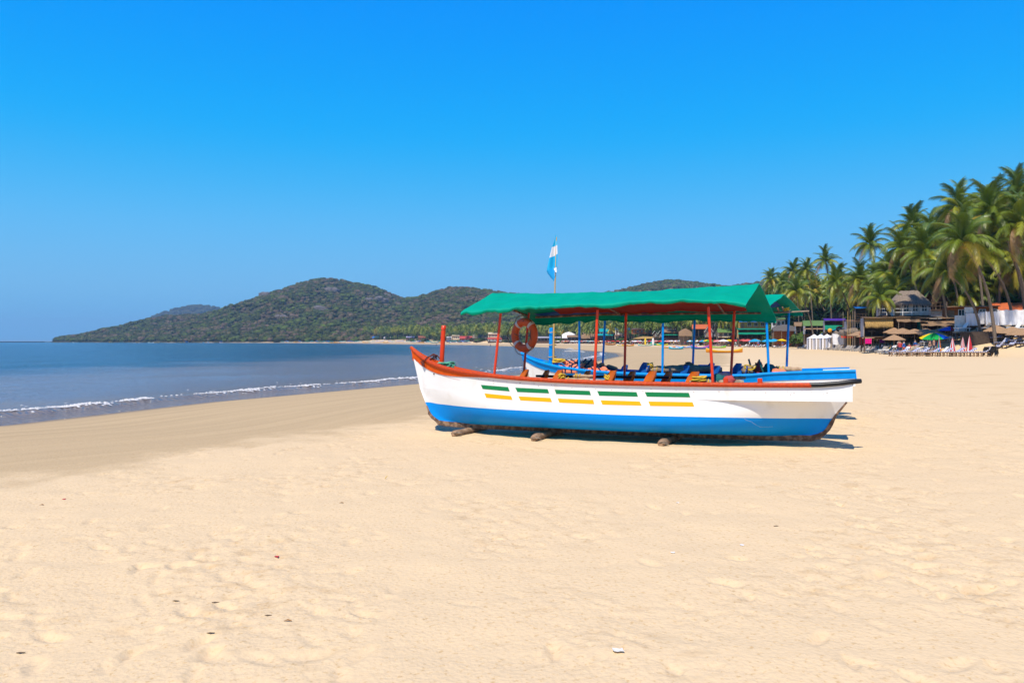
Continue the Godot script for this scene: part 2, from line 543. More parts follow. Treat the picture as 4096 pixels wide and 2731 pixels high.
func foam():
	# lacy foam on the low breaker, laid as real flecks: cells of a fine strip are kept where the lather is thick
	var s := st(); s.set_smooth_group(4)
	var r := RandomNumberGenerator.new(); r.seed = 9
	for seg in range(1, 8):
		var a := Vector2(SHORE[seg][0], SHORE[seg][1]); var b := Vector2(SHORE[seg + 1][0], SHORE[seg + 1][1])
		var len_ := a.distance_to(b); var dir := (b - a) / len_; var out := Vector2(dir.y, -dir.x)
		var cell := 0.07 if seg < 4 else 0.16
		for i in int(len_ / cell):
			for k in int(6.0 / cell):
				var w := 1.0 + k * cell
				var p := a + dir * (i * cell) + out * w
				var sd := -look_up(shore_near, p.x, p.y) if p.y > -72.0 and absf(p.x) < 25.0 and p.y < 5.0 else -line_dist(SHORE, p.x, p.y)
				var c := 2.2 + 0.7 * nz.get_noise_2d(p.x * 0.12, p.y * 0.12)
				var e := sd - c
				var gap := clampf(0.5 + 0.9 * nz.get_noise_2d(p.x * 0.35, p.y * 0.35), 0.1, 1.0)
				var dense := exp(-pow((e + 0.02) / 0.34, 2.0)) * 0.78 * gap + (0.50 * exp(-e / 1.5) if e > 0.0 else 0.0) * (0.4 + 0.6 * gap)
				var n := 0.5 + 0.45 * nz2.get_noise_2d(p.x * 3.2, p.y * 3.2) + 0.45 * nz.get_noise_2d(p.x * 8.0, p.y * 8.0)
				if n < 1.0 - dense * 0.72: continue
				var pts := []
				var lift := 0.010 + 0.06 * dense * r.randf()
				for m in [[0, 0], [1, 0], [1, 1], [0, 1]]:
					var v: Vector2 = p + dir * (m[0] * cell * 1.1) + out * (m[1] * cell * 1.1)
					var sv: float = sd + m[1] * cell
					pts.append(Vector3(v.x, WL + breaker(v.x, v.y, sv) + 0.045 * smoothstep(2.0, 12.0, sv) * sin(sv * 0.55 + 3.0 * nz.get_noise_2d(v.x * 0.03, v.y * 0.03)) + 0.012, v.y))
				var top: Vector3 = (pts[0] + pts[1] + pts[2] + pts[3]) * 0.25 + Vector3(r.randf_range(-0.4, 0.4) * cell, lift, r.randf_range(-0.4, 0.4) * cell)
				for m in 4: tri(s, pts[m], pts[(m + 1) % 4], top)
	var o := obj(s, "sea_foam", M.foam)
	tag(o, "white lacy foam along the low breaking wave", "foam", "", "stuff")
	# two small crests breaking farther out
	for q in [[2268.0, 2292.0, 195.0, 5.0, "small white crest breaking beyond the blue post"], [2262.0, 2336.0, 148.0, 0.8, "thin white crest breaking before the far sand"]]:
		var c := st(); c.set_smooth_group(-1)
		for i in 900:
			var u := r.randf()
			var p := P(lerpf(q[0], q[1], u), 1366, q[2] + (r.randf() - 0.5) * q[3] * sin(PI * u) + 10.0 * (0.5 - u))
			p.y = WL + 0.05 + 0.22 * r.randf() * sin(PI * u)
			var a := Vector3(r.randf_range(0.1, 0.35), 0, r.randf_range(-0.05, 0.05))
			tri(c, p - a, p + Vector3(0, 0.06 + 0.08 * r.randf(), 0), p + a)
		var w := obj(c, "wave_crest", M.foam); tag(w, q[4], "foam", "", "stuff")

func hills():
	var xs := []; var zs := []
	var x := -1080.0
	while x < 1500.0:
		xs.append(x); x += 9.0
	var d := 850.0
	while d < 2600.0:
		zs.append(-d); d += 9.0 if d < 1760.0 else 60.0
	var nx := xs.size(); var nr := zs.size()
	var hs := PackedFloat32Array(); var cols := PackedColorArray()
	hs.resize(nx * nr); cols.resize(nx * nr)
	for j in nr:
		for i in nx:
			hs[j * nx + i] = hill(xs[i], zs[j]); cols[j * nx + i] = Color.WHITE
	var o := MeshInstance3D.new(); o.name = "hill_terrain"
	o.mesh = grid_mesh(xs, zs, hs, cols, M.hillsoil)
	add_child(o); struct(o, "long wooded hill with two summits across the bay")
	# the farther hill that shows over its shoulder
	xs = []; zs = []; x = -2000.0
	while x < -800.0:
		xs.append(x); x += 25.0
	d = 3300.0
	while d < 4400.0:
		zs.append(-d); d += 40.0
	nx = xs.size(); nr = zs.size(); hs.resize(nx * nr); cols.resize(nx * nr)
	var far_ridge := [[-2000.0, 0.0], [-1800.0, 60.0], [-1690.0, 132.0], [-1600.0, 162.0], [-1520.0, 172.0], [-1450.0, 169.0], [-1380.0, 152.0], [-1260.0, 140.0], [-1100.0, 120.0], [-900.0, 60.0]]
	for j in nr:
		for i in nx:
			var rise := smoothstep(3300.0, 3750.0, -zs[j]) * (1.0 - smoothstep(3750.0, 4500.0, -zs[j]))
			hs[j * nx + i] = smooth_interp(far_ridge, xs[i]) * rise + 6.0 * nz.get_noise_2d(xs[i] * 0.02, zs[j] * 0.02) * rise - 2.0
			cols[j * nx + i] = Color.WHITE
	o = MeshInstance3D.new(); o.name = "hill_terrain_001"
	o.mesh = grid_mesh(xs, zs, hs, cols, M.hillsoil)
	add_child(o); struct(o, "hazy low hill far beyond the headland")
	# woodland: crowns of many tones over both hills, one far-off wood
	var kinds := []
	for v in 4: kinds.append(crown_mesh(v))
	var r := RandomNumberGenerator.new(); r.seed = 77
	var put := [[], [], [], []]
	var tint := [[], [], [], []]
	var gap := 8.5
	x = -1060.0
	while x < 760.0:
		d = 860.0
		while d < 1790.0:
			var px := x + r.randf_range(-0.5, 0.5) * gap; var pz := -d + r.randf_range(-0.5, 0.5) * gap
			d += gap
			var zb := hill_base(px)
			if -pz < zb + 6.0: continue
			var h := hill(px, pz)
			if h < 1.0: continue
			var bare := nz2.get_noise_2d(px * 0.011 + 9.0, pz * 0.011)
			if bare > 0.5: continue
			var size := r.randf_range(3.6, 6.2) * (1.15 if r.randf() < 0.12 else 1.0)
			var kd := r.randi() % 4
			put[kd].append(Transform3D(Basis(Vector3.UP, r.randf() * TAU).scaled(Vector3(size, size * r.randf_range(0.75, 1.05), size)), Vector3(px, h + size * 0.35, pz)))
			var tone := r.randf() + 0.7 * nz.get_noise_2d(px * 0.008, pz * 0.008)
			var c := Color(0.050, 0.060, 0.016)
			if tone > 0.95: c = Color(0.130, 0.092, 0.060)
			elif tone > 0.72: c = Color(0.100, 0.085, 0.036)
			elif tone < 0.0: c = Color(0.085, 0.115, 0.020)
			elif tone < 0.20: c = Color(0.066, 0.088, 0.018)
			tint[kd].append(c * r.randf_range(0.85, 1.15))
		x += gap
	var far_r := 0
	while far_r < 900:
		var px := r.randf_range(-1980.0, -880.0); var pz := -r.randf_range(3450.0, 3760.0)
		var rise := smoothstep(3300.0, 3750.0, -pz)
		var kd := r.randi() % 4
		put[kd].append(Transform3D(Basis(Vector3.UP, r.randf() * TAU).scaled(Vector3.ONE * r.randf_range(7.0, 12.0)), Vector3(px, smooth_interp(far_ridge, px) * rise, pz)))
		tint[kd].append(Color(0.06, 0.065, 0.03)); far_r += 1
	for kd in 4:
		var mm := MultiMesh.new(); mm.transform_format = MultiMesh.TRANSFORM_3D; mm.use_colors = true
		mm.mesh = kinds[kd]; mm.instance_count = put[kd].size()
		for i in put[kd].size():
			mm.set_instance_transform(i, put[kd][i]); mm.set_instance_color(i, tint[kd][i])
		var mi := MultiMeshInstance3D.new(); mi.multimesh = mm; mi.name = numbered("hill_woodland"); mi.material_override = M.forest
		add_child(mi)
		tag(mi, ["dense dry-season woodland covering the hills across the bay", "bushy tree crowns scattered over the hillside woodland", "low broad crowns filling the hillside woodland", "taller crowns standing out of the hillside woodland"][kd], "woodland", "", "stuff")
	# bare rock faces that show between the trees
	for q in [[1068, 1186, 20.0, "grey rock knob on the left shoulder of the higher summit"], [1310, 1165, 22.0, "pale rock face just below the higher summit"], [1505, 1205, 26.0, "broad rock face on the right flank of the higher summit"], [1560, 1190, 16.0, "small rock face near the saddle between the summits"], [1295, 1245, 26.0, "brown rock face halfway down under the higher summit"], [1120, 1275, 14.0, "small pale rock low on the wooded slope"], [390, 1357, 7.0, "larger grey boulder at the foot of the headland"], [425, 1360, 5.0, "smaller grey boulder at the foot of the headland"]]:
		outcrop(q[0], q[1], q[2], q[3])

func outcrop(px: float, py: float, size: float, label: String):
	var d := 1000.0
	while d < 1745.0:       # where the line of sight meets the hillside
		var p := P(px, py, d)
		if hill(p.x, p.z) > p.y: break
		d += 4.0
	var c := P(px, py, d)
	var s := st(); s.set_smooth_group(-1)
	var r := RandomNumberGenerator.new(); r.seed = int(px)
	for k in 4:
		var off := Vector3(r.randf_range(-0.6, 0.6) * size, r.randf_range(-0.15, 0.2) * size, r.randf_range(-0.1, 0.3) * size)
		blob(s, c + off, Vector3(1.0, 0.62, 0.8) * size * r.randf_range(0.35, 0.6), 7, 10, 0.35, int(px) + k)
	var o := obj(s, "rock_outcrop", M.rock)
	tag(o, label, "rock", "rocks on the hillside" if py < 1300 else "boulders along the headland")

func blob(s: SurfaceTool, c: Vector3, size: Vector3, rings: int, sides: int, rough: float, seed_: int):
	var rows := []
	for i in rings + 1:
		var row := []
		var th := PI * i / rings
		for k in sides:
			var a := TAU * (k + 0.5 * (i % 2)) / sides
			var dir := Vector3(sin(th) * cos(a), cos(th), sin(th) * sin(a))
			var n := 1.0 + rough * nz.get_noise_3d(dir.x * 1.7 + seed_ * 3.1, dir.y * 1.7, dir.z * 1.7 + seed_)
			row.append(c + dir * size * n)
		rows.append(row)
	for i in rings:
		for k in sides:
			var q := (k + 1) % sides
			if i > 0: tri(s, rows[i][k], rows[i][q], rows[i + 1][k])
			if i < rings - 1: tri(s, rows[i][q], rows[i + 1][q], rows[i + 1][k])

func crown_mesh(v: int) -> ArrayMesh:     # a far tree crown one unit in radius: lobes with ragged leaf clumps around them
	var s := st(); s.set_smooth_group(1)
	var r := RandomNumberGenerator.new(); r.seed = 100 + v
	for k in 5:
		var o := Vector3(r.randf_range(-0.5, 0.5), r.randf_range(-0.1, 0.35), r.randf_range(-0.5, 0.5))
		blob(s, o, Vector3(0.55, 0.5, 0.55) * r.randf_range(0.8, 1.1), 5, 7, 0.5, v * 10 + k)
	s.set_smooth_group(-1)
	for k in 70:
		var dir := Vector3(r.randfn(), r.randfn() * 0.7 + 0.3, r.randfn()).normalized()
		var p := dir * Vector3(0.92, 0.72, 0.92) * r.randf_range(0.8, 1.12)
		var a := Vector3(r.randfn(), r.randfn(), r.randfn()).normalized() * 0.22
		var b := a.cross(dir).normalized() * 0.2
		tri(s, p - a, p + a, p + b)
	return mesh_of(s)
# ---------- the two wooden tour boats ----------
# hull space: x from bow to stern, y up, z towards the side that faces the viewer
var H := {}     # the tables of the hull now being built

func hull_tables(sx: float, sheer: Array) -> Dictionary:
	var t := {
		"sheer": sheer,
		"beam": [[0.0, 0.02], [0.3, 0.13], [0.7, 0.31], [1.2, 0.49], [2.0, 0.66], [3.0, 0.755], [4.4, 0.80], [6.0, 0.80], [7.9, 0.76]],
		"knuckle_y": [[0.2, 0.82], [1.0, 0.76], [2.5, 0.72], [4.5, 0.70], [6.0, 0.705], [7.9, 0.73]],
		"knuckle_b": [[0.22, 0.012], [0.5, 0.13], [0.8, 0.26], [1.2, 0.41], [2.0, 0.60], [3.0, 0.71], [4.4, 0.765], [5.6, 0.765], [6.2, 0.71], [6.8, 0.57], [7.3, 0.36], [7.7, 0.14], [7.87, 0.02]],
		"top_b": [[0.22, 0.012], [0.5, 0.13], [0.8, 0.26], [1.2, 0.41], [2.0, 0.60], [3.0, 0.71], [4.4, 0.765], [5.6, 0.768], [6.8, 0.768], [7.9, 0.745]],
		"keel": [[0.5, 0.20], [0.8, 0.16], [1.5, 0.14], [4.5, 0.125], [6.5, 0.13], [7.25, 0.15]],
		"stem_x": [[0.0, 0.66], [0.08, 0.54], [0.2, 0.46], [0.45, 0.38], [0.75, 0.29], [1.0, 0.22]],
		"stern_x": [[0.0, 7.32], [0.08, 7.47], [0.2, 7.56], [0.5, 7.66], [1.0, 7.87]],
		"paint_y": [[0.3, 0.535], [1.2, 0.475], [2.5, 0.44], [4.5, 0.42], [6.5, 0.435], [7.8, 0.455]],
		"full": [[0.3, 1.1], [0.9, 1.6], [1.8, 2.7], [3.0, 3.8], [5.0, 4.4], [6.2, 3.2], [7.0, 2.0], [7.8, 1.2]],
	}
	for k in t:
		if k == "stem_x" or k == "stern_x":
			for q in t[k]: q[1] *= sx
		else:
			for q in t[k]: q[0] *= sx
	return t

func low_pt(t: float, f: float, side: float) -> Vector3:     # bottom of the hull: f from keel (0) to knuckle (1)
	var x := lerpf(smooth_interp(H.stem_x, f), smooth_interp(H.stern_x, f), t)
	var xk := lerpf(H.stem_x[-1][1], H.stern_x[-1][1], t)
	var y := lerpf(smooth_interp(H.keel, x), smooth_interp(H.knuckle_y, xk), f)
	var n := smooth_interp(H.full, xk)
	var b := maxf(smooth_interp(H.knuckle_b, xk), 0.0) * pow(1.0 - pow(1.0 - f, n), 1.0 / n)
	return Vector3(x, y, maxf(b, 0.022) * side)

func top_pt(t: float, g: float, side: float, inset := 0.0) -> Vector3:    # topsides: g from knuckle (0) to gunwale (1)
	var last: float = H.sheer[-1][0]
	var x0 := lerpf(H.stem_x[-1][1], last, t); var x1 := last * t
	var x := lerpf(x0, x1, g)
	var y := lerpf(smooth_interp(H.knuckle_y, x0), smooth_interp(H.sheer, x1), g)
	var b := lerpf(smooth_interp(H.top_b, x0), smooth_interp(H.beam, x1), g) - inset
	return Vector3(x, y, maxf(b, 0.012) * side)

func side_pt(x: float, y: float, side: float, off := 0.0) -> Vector3:     # a point on the planking amidships
	var last: float = H.sheer[-1][0]
	var kn := smooth_interp(H.knuckle_y, x)
	if y >= kn:
		var g := (y - kn) / (smooth_interp(H.sheer, x) - kn)
		var a := lerpf(H.stem_x[-1][1], 0.0, g)
		var p := top_pt((x - a) / (last - a), g, side)
		p.z += off * side
		return p
	var k := smooth_interp(H.keel, x)
	var f := (y - k) / (kn - k)
	var xs := smooth_interp(H.stem_x, f); var xe := smooth_interp(H.stern_x, f)
	var p := low_pt(clampf((x - xs) / (xe - xs), 0.0, 1.0), f, side)
	p.z += off * side
	return p

func paint_split(t: float) -> float:
	var xk := lerpf(H.stem_x[-1][1], H.stern_x[-1][1], t)
	var k := smooth_interp(H.keel, xk)
	return clampf((smooth_interp(H.paint_y, xk) - k) / (smooth_interp(H.knuckle_y, xk) - k), 0.05, 0.95)

func crowd(u: float) -> float:      # stations crowd towards both ends
	return lerpf(u, 0.5 - 0.5 * cos(PI * u), 0.75)

func make_boat(node: Node3D, c: Dictionary):
	var last: float = H.sheer[-1][0]
	var n := 64
	var low := st(); var mid := st()
	for side in [1.0, -1.0]:
		var ra := []; var rb := []; var rt := []
		for i in n + 1:
			var t := crowd(float(i) / n)
			var fb := paint_split(t)
			var a := []; var b := []; var u := []
			for k in 11: a.append(low_pt(t, fb * pow(k / 10.0, 1.6), side))
			for k in 6: b.append(low_pt(t, lerpf(fb, 1.0, k / 5.0), side))
			for k in 6: u.append(top_pt(t, k / 5.0, side))
			ra.append(a); rb.append(b); rt.append(u)
		sheet(low, ra); sheet(mid, rb); sheet(mid, rt)
		# underside of the side decks, where the hull draws in towards the sternpost
		var ru := []
		for i in 21:
			var x := lerpf(H.knuckle_b[7][0], last, i / 20.0)
			var y := smooth_interp(H.knuckle_y, x)
			var inner := maxf(smooth_interp(H.knuckle_b, x) - 0.01, 0.40 * smoothstep(7.0, 7.4, x))
			ru.append([Vector3(x, y + 0.001, inner * side), Vector3(x, y, smooth_interp(H.top_b, x) * side)])
		sheet(mid, ru, false)
		# inner cheek and end board of the side deck
		var rc := []
		for i in 9:
			var x := lerpf(last * 0.925, last, i / 8.0)
			rc.append([Vector3(x, smooth_interp(H.knuckle_y, x), 0.40 * side), Vector3(x, smooth_interp(H.sheer, x), 0.40 * side)])
		sheet(mid, rc, false)
		var e0 := Vector3(last, smooth_interp(H.knuckle_y, last), smooth_interp(H.top_b, last) * side)
		var e1 := Vector3(last, smooth_interp(H.sheer, last), smooth_interp(H.beam, last) * side)
		mid.set_smooth_group(-1)
		quad(mid, e0, e1, Vector3(last, e1.y, 0.40 * side), Vector3(last, e0.y, 0.40 * side))
	obj(low, "lower_hull", c.bottom, node)
	obj(mid, "topsides", c.side, node)
	# inner lining, floor boards and side-deck tops
	var inn := st()
	for side in [1.0, -1.0]:
		var r := []
		for i in n + 1:
			var t := lerpf(0.03, 0.925, float(i) / n)
			var x := last * t
			var y := smooth_interp(H.sheer, x) - 0.012
			var b := maxf(smooth_interp(H.beam, x) - 0.05, 0.012)
			var col := [Vector3(x, y, (b + 0.04) * side), Vector3(x, y, b * side)]
			for yy in [0.86, 0.78, 0.56, 0.42]:
				var q := side_pt(x, minf(yy, y), side)
				if absf(q.x - x) < 0.02 and absf(q.z) > 0.09 and not (x > last * 0.69 and yy < 0.77): col.append(Vector3(x, minf(yy, y), (absf(q.z) - 0.05) * side))
				else: col.append(col[-1])
			r.append(col)
		sheet(inn, r, false)
		var deck := []
		for i in 7:
			var x := lerpf(last * 0.925, last, i / 6.0)
			var y := smooth_interp(H.sheer, x) - 0.006
			deck.append([Vector3(x, y, 0.40 * side), Vector3(x, y, (smooth_interp(H.beam, x) - 0.01) * side)])
		sheet(inn, deck, false)
	box(inn, Vector3(last * 0.925, 0.86, 0), Vector3(0.05, 0.26, 1.46))
	obj(inn, "inner_lining", c.inside, node)
	for k in 7:
		var fl := st()
		var w := 0.17
		box(fl, Vector3(last * 0.51, 0.37, (k - 3) * (w + 0.012)), Vector3(last * (0.58 - 0.075 * absf(k - 3)), 0.03, w))
		obj(fl, "floor_board", c.floor, node)
	# stem, keel and sternpost in bare wood
	var kl := st()
	var line := []
	for f in [0.42, 0.3, 0.2, 0.1, 0.04, 0.0]: line.append(low_pt(0.0, f, 0.0) * Vector3(1, 1, 0))
	for i in 25: line.append(low_pt(lerpf(0.02, 0.98, i / 24.0), 0.0, 0.0) * Vector3(1, 1, 0))
	for f in [0.0, 0.06, 0.14, 0.25, 0.4, 0.6, 0.8, 1.0]: line.append(low_pt(1.0, f, 0.0) * Vector3(1, 1, 0))
	var kr := []
	for i in line.size():
		var d: Vector3 = (line[min(i + 1, line.size() - 1)] - line[max(i - 1, 0)]).normalized()
		var out := Vector3(d.y, -d.x, 0)
		var deep := 0.075 if i > 4 and i < line.size() - 6 else (0.045 if i > 1 and i < line.size() - 3 else 0.016)
		var p: Vector3 = line[i] - out * 0.02
		kr.append([p + Vector3(0, 0, 0.034), p + out * (deep + 0.015) + Vector3(0, 0, 0.034), p + out * (deep + 0.02) + Vector3(0, 0, 0.02), p + out * (deep + 0.02) - Vector3(0, 0, 0.02), p + out * (deep + 0.015) - Vector3(0, 0, 0.034), p - Vector3(0, 0, 0.034)])
	sheet(kl, kr, false)
	obj(kl, "keel", c.keel, node)
	# gunwales: a round rub rail along each side, deepening to a broad painted cap at the bow
	for side in [1.0, -1.0]:
		var pts := []; var rad := []
		var end: float = c.rail_end
		for i in 61:
			var x := last * lerpf(0.0, end, crowd(i / 60.0))
			pts.append(Vector3(x, smooth_interp(H.sheer, x) - 0.012, (smooth_interp(H.beam, x) + 0.012) * side))
			rad.append(c.rail_r * (0.55 + 0.45 * smoothstep(0.0, 0.6, x)))
		var s := st(); tube(s, pts, rad, 10)
		obj(s, "gunwale_rail", c.rail, node)
		s = st()
		var rows := []
		for i in 41:
			var x: float = last * c.cap_to * pow(i / 40.0, 1.4)
			var sh := smooth_interp(H.sheer, x)
			var deep: float = lerpf(c.cap_deep, c.cap_low, smoothstep(0.0, last * c.cap_to * 0.9, x))
			var lo := side_pt(x + 0.25 * deep * maxf(0.0, 1.0 - x * 1.4), sh - deep, side, 0.014) if x > 0.12 else Vector3(x + 0.28 * deep, sh - deep, maxf(0.03, smooth_interp(H.beam, x)) * side)
			var b := smooth_interp(H.beam, x)
			rows.append([lo, Vector3(x, sh, (b + 0.022) * side), Vector3(x, sh + 0.02, (b + 0.008) * side), Vector3(x + 0.01, sh + 0.02, maxf(0.0, b - 0.045) * side), Vector3(x + 0.03, sh - deep * 1.15, maxf(0.0, b - 0.05) * side)])
		sheet(s, rows, false)
		obj(s, "bow_cap", c.cap, node)
	# foredeck
	var fd := st()
	var fr := []
	for i in 9:
		var x := lerpf(0.25, 1.25, i / 8.0)
		fr.append([Vector3(x, smooth_interp(H.sheer, x) - 0.17, maxf(0.01, smooth_interp(H.beam, x) - 0.03)), Vector3(x, smooth_interp(H.sheer, x) - 0.17, -maxf(0.01, smooth_interp(H.beam, x) - 0.03))])
	sheet(fd, fr, false)
	obj(fd, "foredeck", c.cap, node)

func stern_pipe(node: Node3D, m: Material):      # black pipe that carries the rail on round the quarter
	var last: float = H.sheer[-1][0]
	for side in [1.0, -1.0]:
		var s := st()
		var p := []
		for q in [[7.20, 0.0, 0.0], [7.45, 0.004, 0.004], [7.7, 0.022, 0.004], [7.86, 0.042, -0.005], [7.96, 0.056, -0.02], [8.02, 0.062, -0.04]]:
			p.append(Vector3(q[0], smooth_interp(H.sheer, q[0]) - 0.012 + q[1], (smooth_interp(H.beam, minf(q[0], 7.9)) + 0.012 + q[2]) * side))
		tube(s, p, [0.038, 0.038, 0.038, 0.039, 0.04, 0.036], 10)
		obj(s, "rail_end", m, node)

func canopy(node: Node3D, c: Dictionary):
	# tarpaulin over a ridge: q runs from the near eave (0) over the ridge (0.5) to the far eave (1)
	var na := 90; var nq := 30
	var top := []; var lining := []
	for i in na + 1:
		var a := float(i) / na
		var row := []; var under := []
		for k in nq + 1:
			var q := float(k) / nq
			row.append(tarp(c, a, q)); 
			if q > 0.01 and q < 0.99: under.append(tarp(c, lerpf(0.02, 0.985, a), q) - Vector3(0, 0.035 + 0.012 * nz.get_noise_2d(a * 9.0 + 5.0, q * 4.0), 0))
		# hems hang down and tuck in
		var h0: float = 0.045 + 0.03 * nz.get_noise_2d(a * 11.0, 3.0)
		var first: Vector3 = row[0]; var lastp: Vector3 = row[nq]
		row.push_front(first + Vector3(0, -h0 * 0.7, 0.008)); row.push_front(first + Vector3(0, -h0, -0.025)); row.push_front(first + Vector3(0, -h0 * 0.8, -0.07))
		row.append(lastp + Vector3(0, -h0 - c.far_hem * 0.6, -0.012)); row.append(lastp + Vector3(0, -h0 * 1.1 - c.far_hem, 0.02))
		top.append(row); lining.append(under)
	var s := st(); thick(s, top, Vector3(0, -0.012, 0))
	obj(s, "tarpaulin", c.tarp, node)
	# linings: coloured sheets under the tarpaulin
	for piece in c.linings:
		s = st()
		var rows := []
		for i in range(int(piece.a0 * na), int(piece.a1 * na) + 1):
			var r := []
			var n: int = lining[i].size() - 1
			for k in range(int(piece.q0 * n), int(piece.q1 * n) + 1): r.append(lining[i][k] + Vector3(0, piece.drop, 0))
			rows.append(r)
		sheet(s, rows)
		var o := obj(s, "lining", piece.mat, node)
		o.set_meta("label", piece.label)
	# ridge pole, eave poles and cross bars
	for q in [0.5, 0.13, 0.87]:
		s = st()
		tube(s, [tarp(c, 0.06, q) - Vector3(0, 0.075, 0), tarp(c, 0.35, q) - Vector3(0, 0.08, 0), tarp(c, 0.7, q) - Vector3(0, 0.08, 0), tarp(c, 0.96, q) - Vector3(0, 0.075, 0)], 0.02, 7)
		obj(s, "roof_pole", c.wood, node)
	for p in c.posts:
		s = st()
		tube(s, [Vector3(p.x0, p.y0, p.z), Vector3((p.x0 + p.x1) * 0.5, (p.y0 + p.y1) * 0.5, p.z * 1.005), Vector3(p.x1, p.y1, p.z * 1.02)], c.post_r, 8)
		var o := obj(s, "roof_post", c.post, node)
	for k in c.bars:
		s = st(); bar(s, Vector3(k[0], k[1], 0.56), Vector3(k[0] + 0.03, k[1] - 0.02, -0.72), 0.018)
		obj(s, "cross_bar", c.wood, node)

func tarp(c: Dictionary, a: float, q: float) -> Vector3:
	var xf := interp([[0.0, c.front[0]], [0.5, c.front[1]], [1.0, c.front[2]]], q)
	var xr := interp([[0.0, c.rear[0]], [0.5, c.rear[1]], [1.0, c.rear[2]]], q)
	var x := lerpf(xf, xr, a)
	var yn := smooth_interp(c.near_y, a); var yr := smooth_interp(c.ridge_y, a); var yf := smooth_interp(c.far_y, a)
	var z := 0.0; var y := 0.0
	if q < 0.5:
		var u := q * 2.0
		z = lerpf(c.near_z, 0.0, u); y = lerpf(yn, yr, pow(u, 0.92))
	else:
		var u := (q - 0.5) * 2.0
		z = lerpf(0.0, -c.far_z, u); y = lerpf(yr, yf, pow(u, 1.06))
	var w := absf(q - 0.5) * 2.0
	var bay := 0.5 - 0.5 * cos(a * TAU * 2.9 + 0.6)
	y += -0.022 * bay * (0.4 + 0.6 * w) + 0.022 * nz.get_noise_2d(x * 1.4 + c.seed, q * 3.0) + 0.010 * nz2.get_noise_2d(x * 4.0, q * 7.0 + c.seed) + 0.006 * w * nz2.get_noise_2d(x * 9.0 + c.seed, q * 5.0)
	y += 0.02 * w * w * nz.get_noise_2d(x * 2.6, 7.0 + c.seed + (5.0 if q > 0.5 else 0.0))
	# corners droop
	y -= c.droop * w * (exp(-a * 14.0) + 0.7 * exp(-(1.0 - a) * 12.0)) * 0.5
	z += 0.02 * w * nz.get_noise_2d(x * 1.8, 17.0 + c.seed)
	return Vector3(x, y, z)

func seat(node_at: Transform3D, m: Material, label: String, group: String, size := 1.0):
	# moulded plastic bucket seat with a curved back and side wings, on a short box pedestal
	var o := Node3D.new(); o.name = numbered("boat_seat"); add_child(o); o.transform = node_at
	tag(o, label, "seat", group)
	var rows := []
	for i in 15:
		var u := i / 14.0
		var row := []
		for k in 11:
			var w := (k - 5) / 5.0
			var wing := pow(absf(w), 3.0)
			var half := lerpf(0.21, 0.185, u) * (1.0 - 0.35 * pow(maxf(0.0, (u - 0.86) / 0.14), 2.0))
			var p: Vector3
			if u < 0.42:
				p = Vector3(-0.20 + u / 0.42 * 0.36, 0.02 - 0.05 * sin(u / 0.42 * PI) + 0.05 * wing, half * w)
			else:
				var v := (u - 0.42) / 0.58
				p = Vector3(0.16 + 0.07 * sin(v * PI * 0.5) + 0.09 * v - 0.085 * wing * (0.4 + 0.6 * sin(v * PI * 0.9)), 0.02 + 0.43 * v, half * w)
			row.append(p * size)
		rows.append(row)
	var s := st(); thick(s, rows, Vector3(0.012, -0.012, 0))
	obj(s, "shell", m, o)
	s = st(); box(s, Vector3(0, -0.17, 0) * size, Vector3(0.3, 0.3, 0.3) * size, Basis.IDENTITY, 0.012)
	obj(s, "pedestal", M.grey_wood, o)

func rope_coil(at: Vector3, size: Vector3, turns: int, r_: float, m: Material, label: String, category := "rope", group := "", called := "rope_coil"):
	var o := thing(called, label, category, at, 0.0, group)
	var s := st()
	var r := RandomNumberGenerator.new(); r.seed = int(at.x * 1000.0) + turns
	var c := Curve3D.new()
	var n := turns * 4
	for i in n:
		var a := TAU * i / 4.0 + r.randf_range(-0.5, 0.5)
		var e := r.randf_range(0.45, 1.0)
		c.add_point(Vector3(cos(a) * size.x * e, size.y * (0.15 + 0.8 * r.randf()), sin(a) * size.z * e))
	for i in n:
		var t: Vector3 = (c.get_point_position(min(i + 1, n - 1)) - c.get_point_position(max(i - 1, 0))) * 0.22
		c.set_point_in(i, -t); c.set_point_out(i, t)
	var pts := []
	for i in n * 5: pts.append(c.samplef(i / 5.0))
	tube(s, pts, r_, 6)
	obj(s, "strand", m, o)

